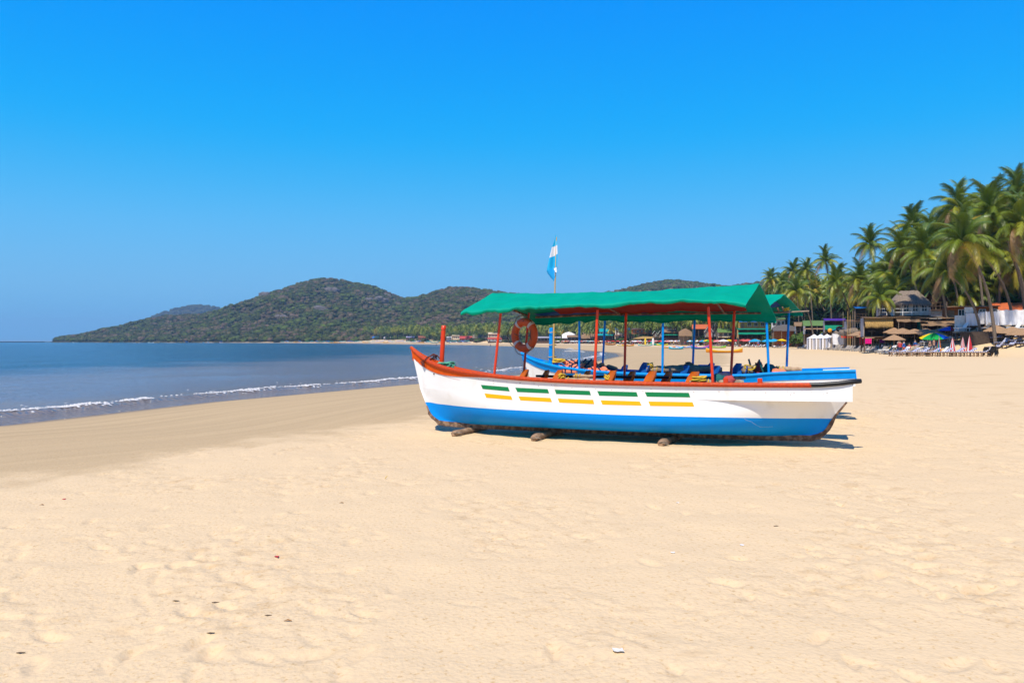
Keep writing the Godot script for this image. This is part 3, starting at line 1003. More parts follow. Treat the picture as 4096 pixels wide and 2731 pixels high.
func log_beam(label: String, a: Vector3, b: Vector3, r0: float, r1: float, m: Material, lash: Material = null, group := "", category := "log", called := "wooden_log"):
	var o := thing(called, label, category, a, 0.0, group)
	var s := st()
	var pts := []; var rad := []
	var r := RandomNumberGenerator.new(); r.seed = int(a.x * 777.0 + b.z * 31.0)
	for i in 13:
		var u := i / 12.0
		pts.append((b - a) * u + Vector3(0, r.randf_range(-0.12, 0.12) * r0, r.randf_range(-0.12, 0.12) * r0))
		rad.append(lerpf(r0, r1, u) * r.randf_range(0.93, 1.07) * (0.82 if i == 0 or i == 12 else 1.0))
	if called == "roller_log":      # hewn with an axe: flat faces, blunt ends
		rad[0] = r0 * 0.9; rad[12] = r1 * 0.9
		tube(s, pts, rad, 6)
		s.set_smooth_group(-1)
		box(s, Vector3(0, 0.0, 0) + (b - a).normalized() * 0.02, Vector3(r0 * 1.5, r0 * 1.35, r0 * 1.5), Basis(Vector3.UP, -0.32) * Basis(Vector3.BACK, 0.25), r0 * 0.28)
	else:
		tube(s, pts, rad, 9)
	obj(s, "timber", m, o)
	if lash:
		var dir := (b - a).normalized()
		var sd := dir.cross(Vector3.UP).normalized(); var up := sd.cross(dir)
		for u in [0.12, 0.2, 0.34]:
			s = st()
			var ring := []
			for k in 13:
				var an := TAU * k / 12.0
				ring.append((b - a) * (u + 0.012 * sin(an)) + (sd * cos(an) + up * sin(an)) * (lerpf(r0, r1, u) + 0.008))
			tube(s, ring, 0.009, 5)
			obj(s, "lashing", lash, o)

func paint(c: Color, rough := 0.35, spec := 0.45) -> StandardMaterial3D:
	var m := mat(c, rough, spec)
	m.heightmap_enabled = true; m.heightmap_scale = 0.12; m.heightmap_texture = M.bump_tex
	m.uv1_triplanar = true; m.uv1_scale = Vector3.ONE * 0.8
	return m

func boats():
	M.grey_wood = worn(Color(0.36, 0.28, 0.20), Color(0.18, 0.13, 0.095), 0.85, 1.4, 0.35, 41, 0.4)
	M.bare_wood = worn(Color(0.42, 0.27, 0.16), Color(0.15, 0.085, 0.05), 0.85, 1.1, 0.4, 42, 0.5)
	M.dark_wood = worn(Color(0.10, 0.06, 0.04), Color(0.30, 0.19, 0.12), 0.85, 1.3, 0.25, 43, 0.4)
	M.white_paint = worn(Color(0.80, 0.80, 0.795), Color(0.70, 0.67, 0.62), 0.4, 0.35, -0.06, 44, 0.18)
	M.blue_paint = worn(Color(0.0, 0.26, 0.78), Color(0.005, 0.24, 0.70), 0.5, 0.5, 0.12, 45, 0.15, 0.25)
	M.sky_paint = worn(Color(0.0, 0.27, 0.75), Color(0.0, 0.22, 0.66), 0.5, 0.6, 0.15, 46, 0.15, 0.25)
	M.rail_red = worn(Color(0.40, 0.048, 0.012), Color(0.58, 0.065, 0.008), 0.45, 2.2, 0.22, 47, 0.35, 0.3)
	M.cap_orange = worn(Color(0.72, 0.10, 0.006), Color(0.56, 0.075, 0.010), 0.5, 1.6, 0.25, 48, 0.2, 0.25)
	M.post_red = paint(Color(0.62, 0.042, 0.004))
	M.green_paint = mat(Color(0.0, 0.20, 0.062), 0.35); M.yellow_paint = mat(Color(0.80, 0.40, 0.0), 0.35)
	M.seat_orange = mat(Color(0.55, 0.12, 0.004), 0.32); M.seat_blue = mat(Color(0.01, 0.10, 0.36), 0.32)
	M.black = mat(Color(0.012, 0.013, 0.015), 0.35); M.rust = worn(Color(0.16, 0.03, 0.018), Color(0.05, 0.025, 0.02), 0.8, 2.0, 0.4, 49, 0.3)
	M.green_rope = mat(Color(0.10, 0.42, 0.27), 0.8); M.yellow_rope = mat(Color(0.62, 0.40, 0.035), 0.8)
	M.pale_wood = worn(Color(0.50, 0.34, 0.20), Color(0.28, 0.18, 0.11), 0.8, 1.5, 0.35, 50, 0.4)
	M.bamboo = mat(Color(0.55, 0.36, 0.13), 0.5)
	M.jacket = mat(Color(0.75, 0.22, 0.11), 0.75); M.navy = mat(Color(0.015, 0.02, 0.06), 0.7)
	M.pink = mat(Color(0.75, 0.05, 0.25), 0.35); M.ring = mat(Color(0.58, 0.10, 0.025), 0.5); M.tape = mat(Color(0.62, 0.58, 0.54), 0.5)
	M.cord = mat(Color(0.12, 0.10, 0.085), 0.9)
	M.cloth_red = mat(Color(0.40, 0.06, 0.06), 0.9); M.cloth_teal = mat(Color(0.01, 0.11, 0.11), 0.9)
	var tarp_m := worn(Color(0.0, 0.305, 0.195), Color(0.0, 0.265, 0.17), 0.6, 0.4, 0.25, 51, 0.25, 0.2)
	tarp_m.backlight_enabled = true; tarp_m.backlight = lin(0.0, 0.05, 0.03)
	M.tarp = tarp_m
	var lin_red := mat(Color(0.24, 0.022, 0.012), 0.8); lin_red.backlight_enabled = true; lin_red.backlight = lin(0.06, 0.004, 0.002)
	var lin_blue := mat(Color(0.0, 0.07, 0.30), 0.6); lin_blue.backlight_enabled = true; lin_blue.backlight = lin(0.0, 0.012, 0.05)

	# --- the near boat: white topsides, blue bottom, red rail
	H = hull_tables(1.0, [[0.0, 1.60], [0.25, 1.43], [0.7, 1.25], [1.2, 1.145], [2.0, 1.052], [3.0, 0.992], [4.4, 0.962], [6.0, 0.965], [7.0, 0.978], [7.9, 1.0]])
	# she leans a little away from the viewer on her rollers
	var at := Transform3D(Basis(Vector3.UP, -asin(0.3306)), Vector3(-2.02, 0, -15.1)) * Transform3D(Basis(Vector3.RIGHT, -0.078), Vector3(0, -0.058, 0))
	var b := thing("tour_boat", "white wooden tour boat with blue bottom, red rail and green tarpaulin roof", "boat")
	b.transform = at
	make_boat(b, {"bottom": M.blue_paint, "side": M.white_paint, "inside": M.cap_orange, "floor": M.dark_wood, "keel": M.dark_wood, "rail": M.rail_red, "rail_r": 0.040, "rail_end": 0.925, "cap": M.cap_orange, "cap_to": 0.34, "cap_deep": 0.215, "cap_low": 0.03})
	stern_pipe(b, M.black)
	for side in [1.0, -1.0]:
		for q in STRIPES:
			var s := st()
			var rows := []
			for i in 9:
				var u := i / 8.0
				var r := []
				for k in 5:
					var v := k / 4.0
					var x: float = lerpf(lerpf(q[0], q[2], u), lerpf(q[6], q[4], u), v); var y := lerpf(lerpf(q[1], q[3], u), lerpf(q[7], q[5], u), v)
					r.append(side_pt(x, y, side, 0.0035))
				rows.append(r)
			thick(s, rows, Vector3(0, 0, -0.002 * side))
			obj(s, "stripe", M.green_paint if q[8] == 0 else M.yellow_paint, b)
	var chips := st()
	var cr := RandomNumberGenerator.new(); cr.seed = 77
	for i in 70:
		var x := cr.randf_range(0.9, 7.6); var y := smooth_interp(H.sheer, x) - cr.randf_range(0.085, 0.15)
		if i > 48: y = cr.randf_range(0.55, 0.95)
		if i > 58: x = cr.randf_range(6.9, 7.8); y = cr.randf_range(0.76, 0.9)
		var l := cr.randf_range(0.008, 0.05) if i < 50 else cr.randf_range(0.004, 0.018)
		chips.set_smooth_group(-1)
		var p0 := side_pt(x, y, 1.0, 0.0025); var p1 := side_pt(x + l, y + cr.randf_range(-0.006, 0.006), 1.0, 0.0025); var p2 := side_pt(x + l * 0.5, y - cr.randf_range(0.003, 0.008), 1.0, 0.0025)
		tri(chips, p0, p1, p2)
	obj(chips, "paint_chips", M.grey_wood, b).set_meta("kind", "stuff")
	var crack := st()
	var cpts := []
	for q in [[6.30, 0.43], [6.33, 0.40], [6.42, 0.37], [6.47, 0.33], [6.55, 0.29], [6.66, 0.295], [6.74, 0.30]]: cpts.append(side_pt(q[0], q[1], 1.0, 0.001))
	tube(crack, cpts, 0.0012, 4); obj(crack, "hairline_crack", M.tape, b)
	# mooring post at the bow
	var s := st()
	var pa := Vector3(0.66, 1.06, 0); var pb := Vector3(0.70, 1.92, 0.05)
	tube(s, [pa, pb], 0.047, 8); tube(s, [pb + Vector3(0, 0.002, 0), pb + Vector3(0.004, 0.012, 0)], 0.044, 8); tube(s, [pb + Vector3(0.001, 0.012, 0), pb + Vector3(0.008, 0.09, 0), pb + Vector3(0.008, 0.098, 0)], [0.049, 0.049, 0.036], 8)
	s.set_smooth_group(-1)
	obj(s, "mooring_post", M.post_red, b)
	s = st(); lathe(s, [[0.0, 0.0], [0.014, 0.0], [0.014, 0.012], [0.0, 0.014]], Vector3.ZERO, 10)
	var ring := obj(s, "bolt_head", M.rust, b); ring.transform = Transform3D(Basis(Vector3.RIGHT, PI / 2), side_pt(0.62, 1.06, 1.0, 0.002))
	canopy(b, {"front": [1.42, 1.68, 2.15], "rear": [6.34, 6.52, 6.78], "near_z": 0.91, "far_z": 1.0, "near_y": [[0.0, 2.225], [0.12, 2.235], [0.22, 2.275], [0.35, 2.262], [0.5, 2.305], [0.65, 2.315], [0.8, 2.345], [0.9, 2.335], [1.0, 2.265]], "ridge_y": [[0.0, 2.635], [0.3, 2.62], [0.6, 2.615], [0.85, 2.665], [1.0, 2.69]], "far_y": [[0.0, 2.24], [0.3, 2.27], [0.7, 2.27], [1.0, 2.26]], "far_hem": 0.03, "droop": 0.11, "seed": 2.0, "tarp": M.tarp, "wood": M.dark_wood, "post": M.post_red, "post_r": 0.024,
		"linings": [{"a0": 0.16, "a1": 0.93, "q0": 0.03, "q1": 0.90, "drop": -0.012, "mat": lin_red, "label": "dark red cloth lining under the tarpaulin"}, {"a0": 0.05, "a1": 0.56, "q0": 0.89, "q1": 0.985, "drop": 0.006, "mat": lin_blue, "label": "blue plastic lining along the far eave"}, {"a0": 0.87, "a1": 0.94, "q0": 0.62, "q1": 0.85, "drop": 0.006, "mat": lin_blue, "label": "blue plastic lining at the stern end"}],
		"posts": [{"x0": 1.97, "y0": 0.9, "x1": 2.08, "y1": 2.22, "z": 0.60}, {"x0": 3.85, "y0": 0.85, "x1": 3.89, "y1": 2.20, "z": 0.72}, {"x0": 5.83, "y0": 0.85, "x1": 5.74, "y1": 2.22, "z": 0.72}, {"x0": 2.13, "y0": 0.9, "x1": 2.21, "y1": 2.32, "z": -0.60}, {"x0": 4.09, "y0": 0.85, "x1": 4.10, "y1": 2.32, "z": -0.72}, {"x0": 6.00, "y0": 0.85, "x1": 6.07, "y1": 2.32, "z": -0.72}],
		"bars": [[2.12, 2.30], [3.98, 2.29], [5.86, 2.31]]})
	# seats
	var near_x := [2.40, 3.05, 4.02, 4.72, 5.44]
	for i in near_x.size(): seat(at * Transform3D(Basis(Vector3.UP, 0.55), Vector3(near_x[i] - 0.19, 0.735, 0.35)), M.seat_orange, "orange moulded plastic seat in the near row of the white boat", "orange seats in the white boat")
	for x in [2.60, 3.4, 4.24, 4.90]: seat(at * Transform3D(Basis(Vector3.UP, 0.45), Vector3(x - 0.19, 0.755, -0.30)), M.seat_orange, "orange moulded plastic seat in the far row of the white boat", "orange seats in the white boat")
	for z in [0.35, -0.30]:
		s = st(); box(s, Vector3(4.0, 0.37 + 0.09, z), Vector3(4.2, 0.14, 0.34), Basis.IDENTITY, 0.01)
		obj(s, "seat_bench", M.dark_wood, b)
	# things lying in the white boat
	log_beam("long black pole laid along the inside of the white boat", at * Vector3(2.45, 1.085, -0.42), at * Vector3(5.80, 1.10, -0.42), 0.027, 0.024, M.black, null, "", "pole", "black_pole")
	log_beam("pale round wooden pole lying beside the black pole", at * Vector3(5.70, 1.11, -0.5), at * Vector3(6.28, 1.115, -0.52), 0.028, 0.03, M.pale_wood, null, "", "pole", "wooden_pole")
	log_beam("short pale log lashed with yellow rope in the white boat", at * Vector3(3.12, 0.99, 0.46), at * Vector3(3.70, 0.99, 0.44), 0.045, 0.05, M.pale_wood, M.yellow_rope)
	log_beam("thin pale branch lashed on top of the short log", at * Vector3(3.40, 1.07, 0.40), at * Vector3(3.76, 1.07, 0.42), 0.034, 0.03, M.pale_wood, M.yellow_rope)
	rope_coil(at * Vector3(3.22, 1.0, 0.50), Vector3(0.07, 0.12, 0.06), 5, 0.011, M.yellow_rope, "yellow rope knot around the end of the short log")
	rope_coil(at * Vector3(3.98, 1.0, 0.30), Vector3(0.06, 0.13, 0.06), 4, 0.010, M.yellow_rope, "frayed yellow rope hanging behind the middle roof post")
	log_beam("stubby log tied with yellow rope beside the last orange seat", at * Vector3(5.42, 0.985, 0.44), at * Vector3(6.28, 1.0, 0.30), 0.05, 0.055, M.grey_wood, M.yellow_rope)
	rope_coil(at * Vector3(5.58, 1.0, 0.46), Vector3(0.13, 0.11, 0.08), 7, 0.013, M.yellow_rope, "tangle of yellow rope beside the last orange seat")
	bundle(at * Vector3(5.88, 1.04, 0.28), Vector3(0.15, 0.09, 0.12), M.cloth_teal, "dark teal cloth bundle in the stern of the white boat")
	bundle(at * Vector3(6.05, 1.03, 0.34), Vector3(0.10, 0.08, 0.09), M.cloth_red, "faded red cloth bundle in the stern of the white boat")
	bundle(at * Vector3(5.95, 1.10, 0.15), Vector3(0.16, 0.07, 0.10), M.navy, "dark net bundle on the logs of the white boat")
	for x in [6.02, 6.55]:
		s = st(); box(s, Vector3(x, 0.99, 0.66), Vector3(0.075, 0.16, 0.05), Basis(Vector3.BACK, 0.05), 0.008)
		obj(s, "cleat", M.post_red, b)
	anchor(at)
	rope_coil(at * Vector3(0.84, 1.165, 0.14), Vector3(0.20, 0.15, 0.12), 9, 0.012, M.green_rope, "coil of pale green rope on the bow of the white boat")
	life_ring(at)
	# rollers under the keel
	var lg := [["short bored log wedged under the bow of the white boat", 1.24, 0.62, -0.55], ["knotty bored log under the keel amidships", 2.80, 0.74, -0.5], ["pale stubby log under the keel towards the stern", 5.0, 0.74, -0.5]]
	for i in 3:
		var a: Vector3 = at * Vector3(lg[i][1], 0.0, lg[i][2]); var e: Vector3 = at * Vector3(lg[i][1] + 0.16, 0.0, lg[i][3])
		a.y = ground(a.x, a.z) + 0.045; e.y = ground(e.x, e.z) + 0.03
		log_beam(lg[i][0], a, e, 0.072, 0.07, M.bare_wood, null, "rollers under the white boat", "log", "roller_log")
		rope_coil(a + Vector3(0.05, -0.03, 0.03), Vector3(0.10, 0.07, 0.05), 2, 0.008, M.grey_wood, ["thin frayed cord on the log under the bow", "thin frayed cord on the knotty log amidships", "thin frayed cord on the log towards the stern"][i])
	blue_boat(lin_blue)

const STRIPES := [[1.719, 0.875, 2.275, 0.845, 2.303, 0.771, 1.753, 0.804, 0], [2.418, 0.838, 3.03, 0.824, 3.057, 0.752, 2.455, 0.764, 0], [3.161, 0.818, 3.786, 0.81, 3.808, 0.738, 3.187, 0.746, 0], [3.92, 0.809, 4.59, 0.806, 4.615, 0.732, 3.955, 0.733, 0], [4.731, 0.809, 5.445, 0.813, 5.469, 0.74, 4.764, 0.736, 0],
	[1.786, 0.728, 2.331, 0.692, 2.36, 0.622, 1.825, 0.649, 1], [2.473, 0.69, 3.08, 0.674, 3.111, 0.602, 2.515, 0.617, 1], [3.214, 0.669, 3.847, 0.659, 3.869, 0.587, 3.246, 0.597, 1], [3.976, 0.658, 4.644, 0.654, 4.677, 0.584, 4.011, 0.583, 1], [4.789, 0.658, 5.505, 0.664, 5.533, 0.591, 4.818, 0.584, 1]]

func bundle(at: Vector3, size: Vector3, m: Material, label: String, called := "cloth_bundle", category := "bundle", group := ""):
	var s := st(); s.set_smooth_group(1)
	blob(s, Vector3.ZERO, size, 9, 12, 0.55, int(at.x * 97.0 + at.z * 13.0))
	var o := obj(s, called, m, null, at)
	tag(o, label, category, group)

func anchor(at: Transform3D):
	var o := thing("grapnel_anchor", "rusty red grapnel anchor lying on the bow of the white boat", "anchor")
	o.transform = at * Transform3D(Basis(Vector3.UP, 0.3), Vector3(0.50, 1.325, 0.10))
	var s := st()
	tube(s, [Vector3(-0.16, -0.05, 0.02), Vector3(-0.05, 0.03, 0), Vector3(0.10, 0.11, 0), Vector3(0.20, 0.0, -0.02)], 0.014, 7); obj(s, "shank", M.rust, o)
	for k in 3:
		s = st()
		var a := k * 1.9 - 0.6
		tube(s, [Vector3(0.1, 0.11, 0), Vector3(0.02 + 0.02 * k, 0.10 + 0.05 * cos(a), 0.10 * sin(a)), Vector3(-0.08, 0.05 + 0.04 * cos(a), 0.14 * sin(a)), Vector3(-0.14, -0.03 + 0.02 * cos(a), 0.13 * sin(a))], [0.012, 0.012, 0.011, 0.007], 6)
		obj(s, "fluke_arm", M.rust, o)
	s = st(); box(s, Vector3(-0.17, -0.05, 0.03), Vector3(0.05, 0.10, 0.07), Basis(Vector3.BACK, 0.5)); obj(s, "fluke", M.rust, o)
	s = st()
	var pts := []
	for k in 13: pts.append(Vector3(0.06 + 0.035 * cos(TAU * k / 12.0), 0.06 + 0.05 * sin(TAU * k / 12.0), 0.03))
	tube(s, pts, 0.008, 6); obj(s, "ring", M.black, o)

func life_ring(at: Transform3D):
	var o := thing("life_ring", "orange life ring with pale bands tied to a red roof post", "life ring")
	o.transform = Transform3D(Basis(Vector3.UP, -0.78), at * Vector3(2.17, 1.875, -0.50))
	var rr := 0.255; var r := 0.082
	var s := st()
	var rows := []
	for i in 49:
		var a := TAU * i / 48.0; var row := []
		for k in 14:
			var b := TAU * k / 14.0
			row.append(Vector3(cos(a) * (rr + r * cos(b)), sin(a) * (rr + r * cos(b)), 0.85 * r * sin(b)))
		rows.append(row)
	sheet(s, rows, true, true)
	obj(s, "ring_body", M.ring, o)
	for q in [0.8, 2.2, 3.85, 5.35]:
		s = st(); rows = []
		for i in 5:
			var a: float = q + (i - 2) * 0.055; var row := []
			for k in 14:
				var b := TAU * k / 14.0
				row.append(Vector3(cos(a) * (rr + (r + 0.003) * cos(b)), sin(a) * (rr + (r + 0.003) * cos(b)), 0.85 * (r + 0.003) * sin(b)))
			rows.append(row)
		sheet(s, rows, true, true); obj(s, "band", M.tape, o)
	for q in 4:
		s = st(); var pts := []
		for i in 13:
			var a := 0.8 + TAU * q / 4.0 + (TAU / 4.0) * i / 12.0
			var slack := sin(PI * i / 12.0) * (0.05 if q < 3 else -0.10)
			pts.append(Vector3(cos(a) * (rr + r * 0.9 + slack), sin(a) * (rr + r * 0.9 + slack), 0.03 + 0.05 * sin(PI * i / 12.0)))
		tube(s, pts, 0.007, 6); obj(s, "grab_line", M.cord, o)
	s = st(); tube(s, [Vector3(-0.20, 0.03, 0.085), Vector3(-0.08, -0.02, 0.06), Vector3(0.06, -0.02, 0.05), Vector3(0.19, 0.05, 0.09)], 0.006, 6); obj(s, "grab_line", M.cord, o)
	s = st(); tube(s, [Vector3(0.03, 0.26, 0.08), Vector3(0.07, 0.36, 0.0), Vector3(0.05, 0.42, -0.06)], 0.008, 6); obj(s, "hanging_cord", M.cord, o)

func blue_boat(lin_blue: Material):
	var sx := 7.46 / 7.9
	H = hull_tables(sx, [[0.0, 1.375], [0.25, 1.26], [0.7, 1.14], [1.2, 1.055], [2.0, 0.98], [3.0, 0.94], [4.4, 0.925], [5.6, 0.935], [6.2, 0.985], [7.46, 1.055]])
	H.sheer[-1][0] = 7.46
	var at := Transform3D(Basis(Vector3.UP, -asin(0.3217)), Vector3(0.227, 0, -19.0))
	var b := thing("tour_boat", "white boat with broad blue gunwale and blue posts behind the red railed one", "boat")
	b.transform = at
	make_boat(b, {"bottom": M.green_paint, "side": M.white_paint, "inside": M.sky_paint, "floor": M.dark_wood, "keel": M.dark_wood, "rail": M.sky_paint, "rail_r": 0.03, "rail_end": 1.0, "cap": M.sky_paint, "cap_to": 1.0, "cap_deep": 0.17, "cap_low": 0.165})
	canopy(b, {"front": [1.2, 1.35, 1.6], "rear": [5.80, 6.10, 6.50], "near_z": 0.97, "far_z": 1.0, "near_y": [[0.0, 2.30], [0.5, 2.34], [1.0, 2.40]], "ridge_y": [[0.0, 2.6], [0.5, 2.62], [1.0, 2.685]], "far_y": [[0.0, 2.26], [0.5, 2.28], [1.0, 2.30]], "far_hem": 0.0, "droop": 0.03, "seed": 9.0, "tarp": M.tarp, "wood": M.dark_wood, "post": M.sky_paint, "post_r": 0.026,
		"linings": [{"a0": 0.05, "a1": 0.96, "q0": 0.06, "q1": 0.82, "drop": -0.005, "mat": lin_blue, "label": "blue plastic lining under the second tarpaulin"}],
		"posts": [{"x0": 1.60, "y0": 0.85, "x1": 1.61, "y1": 2.40, "z": 0.58}, {"x0": 3.53, "y0": 0.82, "x1": 3.55, "y1": 2.42, "z": 0.72}, {"x0": 5.78, "y0": 0.82, "x1": 5.71, "y1": 2.46, "z": 0.72}, {"x0": 1.89, "y0": 0.85, "x1": 1.97, "y1": 2.36, "z": -0.60}, {"x0": 4.04, "y0": 0.82, "x1": 4.10, "y1": 2.36, "z": -0.72}, {"x0": 6.14, "y0": 0.82, "x1": 6.20, "y1": 2.36, "z": -0.72}],
		"bars": [[1.75, 2.38], [3.8, 2.38], [5.95, 2.36], [6.05, 2.38]]})
	var s := st()
	box(s, Vector3(0.76, 1.50, 0.0), Vector3(0.09, 0.96, 0.09), Basis(Vector3.BACK, -0.02), 0.012)
	obj(s, "mooring_post", M.sky_paint, b)
	for y in [1.28, 1.57, 1.87]:
		s = st()
		var pts := []
		for k in 17:
			var a := TAU * k / 16.0
			pts.append(Vector3(0.80 + 0.095 * cos(a), y + 0.01 * sin(a * 2.0), 0.02 + 0.07 * sin(a)))
		tube(s, pts, 0.008, 5); obj(s, "lashing", M.yellow_rope, b)
	# bamboo flag staff lashed to the post, with its flag
	var f := thing("flag_staff", "bamboo staff lashed to the blue mooring post", "pole")
	f.transform = at
	s = st(); tube(s, [Vector3(0.84, 1.05, 0.07), Vector3(0.85, 1.9, 0.07), Vector3(0.88, 2.9, 0.08), Vector3(0.92, 4.16, 0.09)], [0.026, 0.023, 0.018, 0.012], 7)
	obj(s, "cane", M.bamboo, f)
	flag(at)
	rope_coil(at * Vector3(0.98, 1.12, 0.12), Vector3(0.17, 0.12, 0.10), 6, 0.016, M.yellow_rope, "yellow rope heaped at the foot of the blue mooring post")
	rope_coil(at * Vector3(0.62, 1.12, 0.17), Vector3(0.12, 0.05, 0.05), 3, 0.007, M.green_rope, "thin green cord on the bow of the blue boat")
	var jackets := [[1.22, 1.03, 0.22, 0.5, 0.1], [1.40, 1.00, 0.40, -0.2, 0.25], [1.30, 1.10, -0.05, 0.9, 0.35], [1.62, 0.98, 0.10, 0.2, 0.1], [1.78, 1.02, -0.22, -0.6, 0.3], [1.95, 0.96, 0.30, 0.4, 0.2], [2.12, 0.98, -0.1, 1.2, 0.25], [1.55, 1.08, -0.35, -0.3, 0.5]]
	for q in jackets: jacket(at * Transform3D(Basis(Vector3.UP, q[3]) * Basis(Vector3.RIGHT, q[4]), Vector3(q[0], q[1], q[2])))
	for x in [2.55, 3.05, 3.95, 4.62, 5.2]: seat(at * Transform3D(Basis(Vector3.UP, 0.45), Vector3(x - 0.19, 0.66, 0.32)), M.seat_blue, "blue moulded plastic seat in the near row of the blue boat", "blue seats in the blue boat")
	for x in [2.9, 4.45, 5.05]: seat(at * Transform3D(Basis(Vector3.UP, 0.45), Vector3(x - 0.19, 0.70, -0.32)), M.seat_blue, "blue moulded plastic seat in the far row of the blue boat", "blue seats in the blue boat")
	s = st(); box(s, Vector3(4.35, 0.955, -0.62), Vector3(0.36, 0.30, 0.05), Basis.IDENTITY, 0.02)
	obj(s, "backboard", M.sky_paint, b)
	for z in [0.32, -0.32]:
		s = st(); box(s, Vector3(3.9, 0.45, z), Vector3(3.6, 0.13, 0.34), Basis.IDENTITY, 0.01); obj(s, "seat_bench", M.dark_wood, b)
	log_beam("thick grey log lashed with yellow rope across the blue boat", at * Vector3(3.08, 0.99, 0.10), at * Vector3(4.25, 1.03, -0.05), 0.085, 0.09, M.grey_wood, M.yellow_rope)
	log_beam("second grey log lying behind the lashed log", at * Vector3(3.75, 1.04, -0.30), at * Vector3(4.75, 1.0, -0.32), 0.08, 0.07, M.grey_wood, null)
	rope_coil(at * Vector3(3.18, 1.03, 0.12), Vector3(0.08, 0.14, 0.08), 4, 0.011, M.yellow_rope, "yellow rope knot on the thick grey log")
	bundle(at * Vector3(4.02, 1.12, -0.1), Vector3(0.10, 0.06, 0.08), M.cord, "dark knotted net on the grey logs")
	bundle(at * Vector3(5.32, 1.0, 0.12), Vector3(0.13, 0.13, 0.12), M.grey_wood, "round grey stone weight tied with yellow rope", "stone_weight", "stone")
	rope_coil(at * Vector3(5.36, 1.0, 0.15), Vector3(0.15, 0.14, 0.12), 4, 0.012, M.yellow_rope, "yellow rope around the grey stone weight")
	bundle(at * Vector3(5.55, 1.03, -0.05), Vector3(0.10, 0.17, 0.12), M.cloth_red, "dull red bag leaning among the frames in the blue boat", "cloth_bag", "bag")
	bundle(at * Vector3(5.78, 1.02, -0.08), Vector3(0.14, 0.14, 0.12), M.cloth_teal, "dark teal bag leaning among the frames in the blue boat", "cloth_bag", "bag")
	for q in [[5.42, 0.25], [5.66, 0.32]]:
		var fr := thing("empty_crate", "open dark crate end leaning by the dull red bag" if q[0] < 5.5 else "open dark crate end leaning by the dark teal bag", "crate")
		fr.transform = at * Transform3D(Basis(Vector3.BACK, q[1]), Vector3(q[0], 0.95, 0.0))
		for e in [[0, 0.0, 0.30], [0, 0.30, 0.30], [1, -0.14, 0.3], [1, 0.14, 0.3]]:
			s = st()
			if e[0] == 0: box(s, Vector3(0, e[1], 0), Vector3(0.03, 0.035, 0.31))
			else: box(s, Vector3(0, 0.15, e[1]), Vector3(0.03, 0.265, 0.035))
			obj(s, "slat", M.cloth_teal, fr)
	log_beam("pale log tied with yellow rope at the stern of the blue boat", at * Vector3(5.86, 1.03, -0.20), at * Vector3(6.45, 1.02, -0.35), 0.065, 0.06, M.pale_wood, M.yellow_rope)
	bundle(at * Vector3(5.98, 0.96, 0.12), Vector3(0.17, 0.09, 0.12), M.jacket, "faded orange cloth heap at the stern of the blue boat")
	s = st(); bar(s, Vector3(5.9, 2.30, -0.50), Vector3(6.62, 2.33, -0.52), 0.02); obj(s, "cross_bar", M.grey_wood, b)
	rope_coil(at * Vector3(6.15, 2.33, -0.51), Vector3(0.10, 0.09, 0.06), 4, 0.013, M.yellow_rope, "yellow rope tied to the roof bar of the blue boat")
	# rollers that carry the blue boat
	for x in [1.5, 5.6]:
		var a: Vector3 = at * Vector3(x, 0, 0.6); var e: Vector3 = at * Vector3(x, 0, -0.6)
		a.y = ground(a.x, a.z) + 0.03; e.y = ground(e.x, e.z) + 0.03
		log_beam("bare roller log under the keel of the blue boat", a, e, 0.08, 0.08, M.bare_wood, null, "rollers under the blue boat", "log", "roller_log")
	# pink boards lying on the sand beyond
	kayak(G(2705, 24.0), 0.3, 2.6, [Color(0.75, 0.05, 0.30), Color(0.75, 0.50, 0.05)], "pink sit-on kayak with yellow edge lying behind the blue boat", 0.16, 0.55)
	kayak(G(2885, 22.0), 0.15, 2.9, [Color(0.80, 0.10, 0.22), Color(0.78, 0.05, 0.35)], "red and pink kayak lying behind the blue seats", 0.18, 0.6)
	kayak(G(2470, 26.0), 0.5, 2.4, [Color(0.75, 0.05, 0.30), Color(0.45, 0.6, 0.1)], "pink and lime kayak lying beyond the blue boat's bow seats", 0.12, 0.5)

func jacket(t: Transform3D):
	var o := Node3D.new(); o.name = numbered("life_jacket"); add_child(o); o.transform = t
	tag(o, "faded orange life jacket in the heap at the blue boat's bow", "life jacket", "life jackets heaped in the blue boat")
	for side in [-1.0, 1.0]:
		var s := st(); box(s, Vector3(0, 0.0, 0.11 * side), Vector3(0.42, 0.085, 0.18), Basis(Vector3.RIGHT, 0.15 * side), 0.03); obj(s, "foam_panel", M.jacket, o)
	var s := st(); box(s, Vector3(0.18, 0.05, 0), Vector3(0.12, 0.07, 0.30), Basis(Vector3.BACK, 0.3), 0.025); obj(s, "collar", M.jacket, o)
	for x in [-0.10, 0.06]:
		s = st(); box(s, Vector3(x, 0.012, 0), Vector3(0.035, 0.105, 0.42), Basis.IDENTITY, 0.01); obj(s, "strap", M.navy, o)

